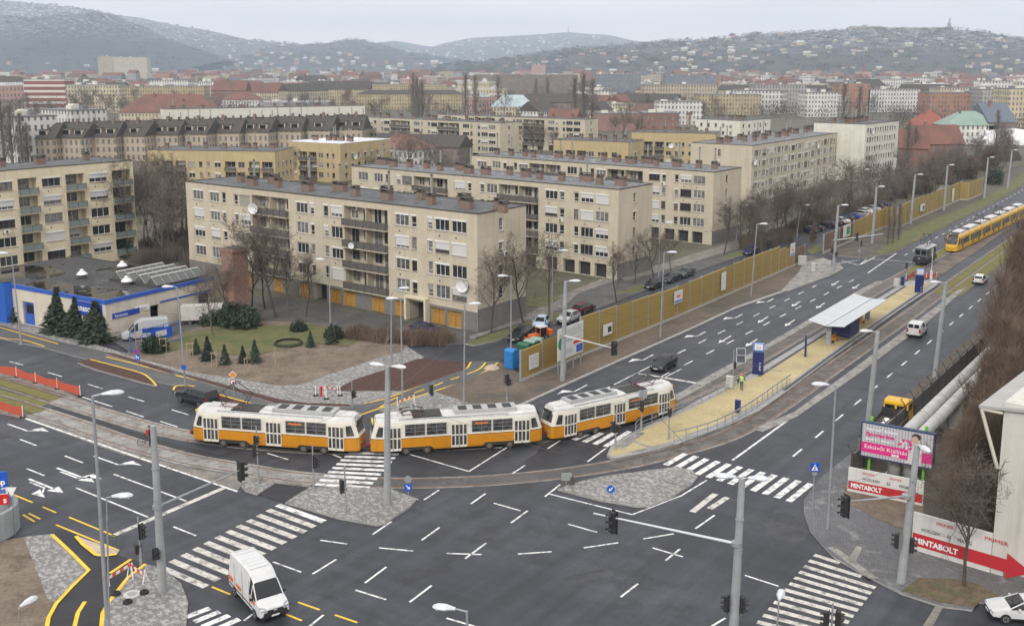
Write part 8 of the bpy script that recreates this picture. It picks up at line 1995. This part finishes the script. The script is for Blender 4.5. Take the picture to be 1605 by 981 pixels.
while Y < 3000:
    x = -.54 * Y + RC.uniform(0, 30)
    while x < .54 * Y:
        px, py = P(x, Y, 0); step = RC.uniform(26, 50) * (1 + Y / 5000)
        ok = True
        if py > 196 and 150 < px < 1440: ok = False
        if py > 172 and (px > 1400 or 500 < px < 960 or px < 60): ok = Y > 600 or RC.random() < .25
        if py > 215 and px < 150: ok = RC.random() < .5
        if py > 190 and px > 1390: ok = False
        if any(a - 12 < px < b_ + 4 and pb - 3 < py and py - 13 / 34 * (py - 103) < pb - 3 for a, b_, pb in KEEP): ok = False
        if ok and RC.random() < .86: spots.append((x, Y + RC.uniform(-14, 14)))
        x += step
    Y *= 1.045
spots.sort(key=lambda p: p[1])
for i, (x, y) in enumerate(spots[:285]):
    v = VAR[RC.randrange(26)]; s = RC.uniform(.8, 1.15) * (1 + y / 9000)
    building(v[3], x, y, RC.choice((radians(-38), radians(52), radians(-10), radians(-25))) + RC.uniform(-.1, .1), v[0], v[4], 'building', 'city_building', (s, s, s * RC.uniform(.85, 1.25)))
RT = random.Random(9); k_ = 0
while k_ < 85:
    y = RT.uniform(360, 900); x = RT.uniform(-.52, .52) * y; px, py = P(x, y, 0)
    if 196 < py and 150 < px < 1400 or (px > 1380 and py > 200): continue
    q = RT.choice(BTG + BT + POP[:1]); plant('bare_tree', 'bare winter tree among the roofs of the city', 'tree', q, x, y, 0, RT.random() * 6, RT.uniform(1.0, 1.6) * (.75 if q is POP[0] else 1), 'bare trees among the city roofs'); k_ += 1
fc = MB(); fc.uv = []
def massbox(mb, x, y, L, W, H, z0, rz, wm, rm, gable=False):
    c, s = cos(rz), sin(rz); q = [(x + a * c - b_ * s, y + a * s + b_ * c) for a, b_ in ((0, 0), (L, 0), (L, W), (0, W))]
    for i in range(4):
        a, b_ = q[i], q[(i + 1) % 4]; l = math.dist(a, b_); mb.face([(*a, z0), (*b_, z0), (*b_, z0 + H), (*a, z0 + H)], wm); mb.uv += [(.5, 0), (l, 0), (l, H), (.5, H)]
    if gable:
        e, f = [((q[i][0] + q[j][0]) / 2, (q[i][1] + q[j][1]) / 2) for i, j in ((0, 3), (1, 2))]; zz = z0 + H + W * .35
        for p in ([(*q[0], z0 + H), (*q[1], z0 + H), (*f, zz), (*e, zz)], [(*q[2], z0 + H), (*q[3], z0 + H), (*e, zz), (*f, zz)], [(*q[1], z0 + H), (*q[2], z0 + H), (*f, zz)], [(*q[3], z0 + H), (*q[0], z0 + H), (*e, zz)]): mb.face(p, rm); mb.uv += [(0, 0)] * len(p)
    else: mb.face([(*p, z0 + H) for p in q], rm); mb.uv += [(0, 0)] * 4
WCL = list(WC.values())
for x, y in spots[285:]:
    g_ = RC.random() < .45; massbox(fc, x, y, RC.uniform(12, 40), RC.uniform(11, 18), RC.choice((RC.uniform(7, 14), RC.uniform(12, 22))), -.1, RC.uniform(-.9, .9), RC.choice(WCL), RC.choice((ROOFR, ROOFR, ROOFB)) if g_ else RC.choice((ROOFG_, ROOFW, ROOFG_)), g_)
tag(fc.build('far_city'), None, kind='stuff')
# hills: crest heights read from the skyline, each hill a solid rise at its own distance
def hill_mat(name, c, c2, snow, s_lo, s_hi):
    mt, nt, b = base_mat(name); p = pos(nt)
    n1, n2 = noise(nt, p, .012, 6, .7), noise(nt, p, .05, 6, .75)
    o = mixc(nt, ramp(nt, n1, .35, .65), c, c2); sp = nt.nodes.new('ShaderNodeSeparateXYZ'); nt.links.new(p, sp.inputs[0])
    k = N(nt, 'ShaderNodeMath', operation='MULTIPLY'); nt.links.new(ramp(nt, n2, .52, .62), k.inputs[0]); nt.links.new(ramp(nt, sp.outputs[2], s_lo, s_hi, 0, snow), k.inputs[1])
    nt.links.new(mixc(nt, k.outputs[0], o, (.72, .74, .78)), b.inputs['Base Color']); b.inputs['Roughness'].default_value = .95; return mt
HILLS = {}
def crest(px, py, Yd):
    u, v = px - CX, py - CY; dy, dz = F * CT - v * ST, -F * ST - v * CT; t = Yd / dy; return u * t, CH + dz * t
def hill(name, sky_, Yd, depth, m, seed, amp=6, n=150):
    pts = [crest(a, b_, Yd) for a, b_ in sky_]; x0, x1 = pts[0][0], pts[-1][0]
    def top_(x):
        for i in range(len(pts) - 1):
            if pts[i][0] <= x <= pts[i + 1][0]:
                f = (x - pts[i][0]) / (pts[i + 1][0] - pts[i][0]); f = f * f * (3 - 2 * f) * .5 + f * .5; return pts[i][1] + (pts[i + 1][1] - pts[i][1]) * f
        return pts[0][1] if x < x0 else pts[-1][1]
    def hgt(x, t):     # t 0 foot .. 1 crest .. 2 behind
        tt = t if t <= 1 else 2 - t; pr = tt * tt * (3 - 2 * tt)
        nz = mnoise.fractal(Vector((x * .004 + seed, t * 3, seed)), 1.0, 2.0, 5)
        return -1 + (top_(x) + 1) * pr * (1 + .10 * nz * (1 - tt)) + amp * .35 * nz * tt * (1 if t < 1 else .4)
    rows = [0, .1, .2, .3, .4, .5, .6, .7, .8, .88, .95, 1.0, 1.1, 1.4, 2.0]; q = MB(); V = []
    for t in rows:
        for i in range(n + 1): x = x0 + (x1 - x0) * i / n; q.v.append((x, Yd + (t - 1) * depth, hgt(x, t)))
    k = q.mi(m)
    for j in range(len(rows) - 1):
        for i in range(n): a = j * (n + 1) + i; q.f.append((a, a + 1, a + n + 2, a + n + 1)); q.m.append(k)
    HILLS[name] = (hgt, x0, x1, Yd, depth); o = struct('hill', q, True); return o
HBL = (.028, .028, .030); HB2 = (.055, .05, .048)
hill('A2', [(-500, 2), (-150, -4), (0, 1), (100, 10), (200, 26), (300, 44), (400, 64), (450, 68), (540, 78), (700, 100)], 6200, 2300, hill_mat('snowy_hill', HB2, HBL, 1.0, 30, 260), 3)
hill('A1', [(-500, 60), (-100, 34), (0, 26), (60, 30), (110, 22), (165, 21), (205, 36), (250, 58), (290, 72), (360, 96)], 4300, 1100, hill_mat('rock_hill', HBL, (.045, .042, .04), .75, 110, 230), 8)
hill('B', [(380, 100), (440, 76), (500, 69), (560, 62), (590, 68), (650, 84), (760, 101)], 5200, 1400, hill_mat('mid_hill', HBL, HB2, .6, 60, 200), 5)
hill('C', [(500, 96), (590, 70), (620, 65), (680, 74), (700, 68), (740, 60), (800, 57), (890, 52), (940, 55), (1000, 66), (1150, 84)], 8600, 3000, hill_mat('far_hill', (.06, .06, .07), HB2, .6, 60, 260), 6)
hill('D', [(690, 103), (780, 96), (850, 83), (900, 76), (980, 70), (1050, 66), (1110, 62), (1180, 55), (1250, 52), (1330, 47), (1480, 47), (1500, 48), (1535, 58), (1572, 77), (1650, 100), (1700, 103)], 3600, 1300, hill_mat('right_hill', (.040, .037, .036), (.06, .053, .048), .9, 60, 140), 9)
# houses on the slopes, woods on the hills
HV = [city_meshes(RC.uniform(12, 24), RC.uniform(10, 14), RC.uniform(7, 12), rf, rm, WC[k], 80 + i) for i, (rf, rm, k) in enumerate((('hip', ROOFR, 'cream'), ('hip', ROOFB, 'white'), ('gable', ROOFW, 'cream'), ('flat', ROOFG_, 'beige'), ('hip', ROOFW, 'ochre'), ('gable', ROOFR, 'white'), ('flat', ROOFG_, 'cream'), ('hip', ROOFB, 'pink')))]
def slope_point(nm, t0, t1, xa=0.0, xb=1.0):
    hgt, x0, x1, Yd, dp = HILLS[nm]; x = x0 + (x1 - x0) * (xa + (xb - xa) * RC.random()); t = t0 + (t1 - t0) * RC.random(); return x, Yd + (t - 1) * dp, hgt(x, t)
def vis(p): a, b_ = P(*p); return -40 < a < 1645
for nm, n, t0, t1, xa, xb, s in (('D', 185, .06, .66, .08, .80, .68), ('D', 16, .6, .9, .2, .5, .8), ('A1', 34, .02, .3, .3, .98, .8), ('B', 24, .05, .6, .1, .9, 1.0)):
    for _ in range(n):
        p = slope_point(nm, t0, t1, xa, xb)
        if vis(p): t = building('small pale house scattered on the far wooded slopes', p[0], p[1], RC.uniform(-.9, .9), HV[RC.randrange(8)], 'houses on the far slopes', 'house', 'hillside_house', s * RC.uniform(.8, 1.35)); t.location.z = p[2] - .6
sh = MB(); sh.uv = []
for nm, n, t0, t1, xa, xb, s in (('A2', 760, .15, .95, .3, .99, .9), ('C', 420, .1, .75, .1, .8, 1.2), ('B', 60, .05, .6, .1, .9, 1.2)):
    for _ in range(n):
        p = slope_point(nm, t0, t1, xa, xb)
        if vis(p): massbox(sh, p[0], p[1], 16 * s, 11 * s, RC.uniform(7, 12) * s, p[2] - 2, RC.uniform(-.9, .9), RC.choice(WCL), RC.choice((ROOFW, ROOFW, ROOFR, ROOFB)), True)
tag(sh.build('far_houses'), None, kind='stuff')
WOODM = mat('winter_wood', (.085, .073, .065), .95, v=.4, s=.02, world=True, c2=(.045, .042, .04)); WOODE = mat('evergreen_wood', (.03, .04, .03), .95, v=.3, s=.02, world=True)
def clump(mb, x, y, z, r, h, n, m, twig=False):
    for _ in range(n):
        a = RC.random() * 6.283; q = sqrt(RC.random()); zz = z + h * (RC.random() ** .7) * (1 - .4 * q * q); s = r * RC.uniform(.06, .15)
        c = Vector((x + cos(a) * q * r, y + sin(a) * q * r, zz))
        if twig:
            u = Vector((RC.gauss(0, 1), RC.gauss(0, .3), 0)) * .13; v = Vector((RC.gauss(0, .45), RC.gauss(0, .3), RC.uniform(.7, 1.6))); mb.face([c - u, c + u, c + v], m); continue
        u = Vector((RC.gauss(0, 1), RC.gauss(0, 1), RC.gauss(0, 1))).normalized() * s; v = Vector((RC.gauss(0, 1), RC.gauss(0, .6), RC.gauss(0, 1))).normalized() * s; mb.face([c - u, c + v, c + u, c - v * .6], m)
for nm, n, t0, t1, r in (('D', 1500, .04, 1.0, 14), ('A1', 700, .04, 1.0, 16), ('B', 300, .05, 1.0, 17), ('A2', 600, .1, 1.0, 20)):
    wd = MB()
    for _ in range(n):
        p = slope_point(nm, t0, t1)
        if vis(p): clump(wd, p[0], p[1], p[2] - 1, r * RC.uniform(.6, 1.3), RC.uniform(7, 13), 40, WOODE if RC.random() < .12 else WOODM)
    tag(wd.build('woods'), None, kind='stuff')
WOODC = mat('city_twigs', (.105, .088, .075), .95, v=.35, s=.05, world=True); cw = MB(); Y = 330
while Y < 3200:
    for _ in range(int(60 + Y / 18)):
        x = RC.uniform(-.55, .55) * Y; y = Y + RC.uniform(-20, 20); px, py = P(x, y, 0)
        if py > 190 and 150 < px < 1400: continue
        if Y < 500: continue
        clump(cw, x, y, 0, RC.uniform(4.5, 8), RC.uniform(7, 13), 110, WOODC, True)
    Y *= 1.08
tag(cw.build('woods'), None, kind='stuff')
# citadel, column statue and the far television tower
cit = mat('citadel_stone', (.42, .38, .32), .9, v=.2, s=.05, world=True)
a, b_ = crest(1330, 50, 3590), crest(1480, 52, 3590); hg = HILLS['D'][0]; zb_ = min(hg(a[0] + (b_[0] - a[0]) * k / 12, .99) for k in range(13)) - 4; zt_ = crest(1400, 44.5, 3590)[1]
t = thing('citadel', 'long stone citadel on top of the right hill', 'fortress', (a[0], 3580, zb_)); m = MB(); l = b_[0] - a[0]; ht = max(12, zt_ - zb_)
m.b2(0, l, 0, 40, 0, ht, cit); m.b2(l * .02, l * .35, 5, 30, ht, ht + 5, cit); m.b2(l * .15, l * .19, 8, 20, ht + 5, ht + 9, cit); m.build('wall', t)
zc = hg(crest(1487, 50, 3560)[0], .97) - 3; hy = crest(1487, 28, 3560)[1] - zc; cx_ = crest(1487, 50, 3560)[0]; t = thing('statue_column', 'tall column statue with raised arms beside the citadel', 'monument', (cx_, 3560, zc)); SS = mat('statue_stone', (.25, .25, .24), .8)
m = MB(); m.b2(-10, 10, -6, 6, 0, hy * .3, SS); m.b2(-5, 5, -4, 4, hy * .3, hy * .55, SS); m.build('pedestal', t); m = MB(); m.tube([(0, 0, hy * .55), (0, 0, hy * .75), (0, 0, hy * .86), (0, 0, hy * .9)], [3, 2.6, 2.2, 1.2], SS, 8); m.tube([(0, 0, hy * .84), (3, 0, hy * .93), (4.5, 0, hy)], [1.2, 1, .6], SS, 6); m.tube([(0, 0, hy * .84), (1, 0, hy * .93), (4.5, 0, hy)], [1.2, 1, .6], SS, 6); m.build('figure', t)
x, z = crest(891, 54, 8500); z1 = crest(891, 41, 8500)[1]; t = thing('television_tower', 'slim television tower on the far blue ridge', 'tower', (x, 8500, z - 12)); hh = z1 - z + 12; m = MB(); m.tube([(0, 0, 0), (0, 0, hh * .5), (0, 0, hh * .52), (0, 0, hh)], [9, 6, 4, 2], CPOLE, 8); m.build('mast', t); m = MB(); m.tube([(0, 0, hh * .42), (0, 0, hh * .52)], 10, LHEAD, 10); m.build('platform', t)
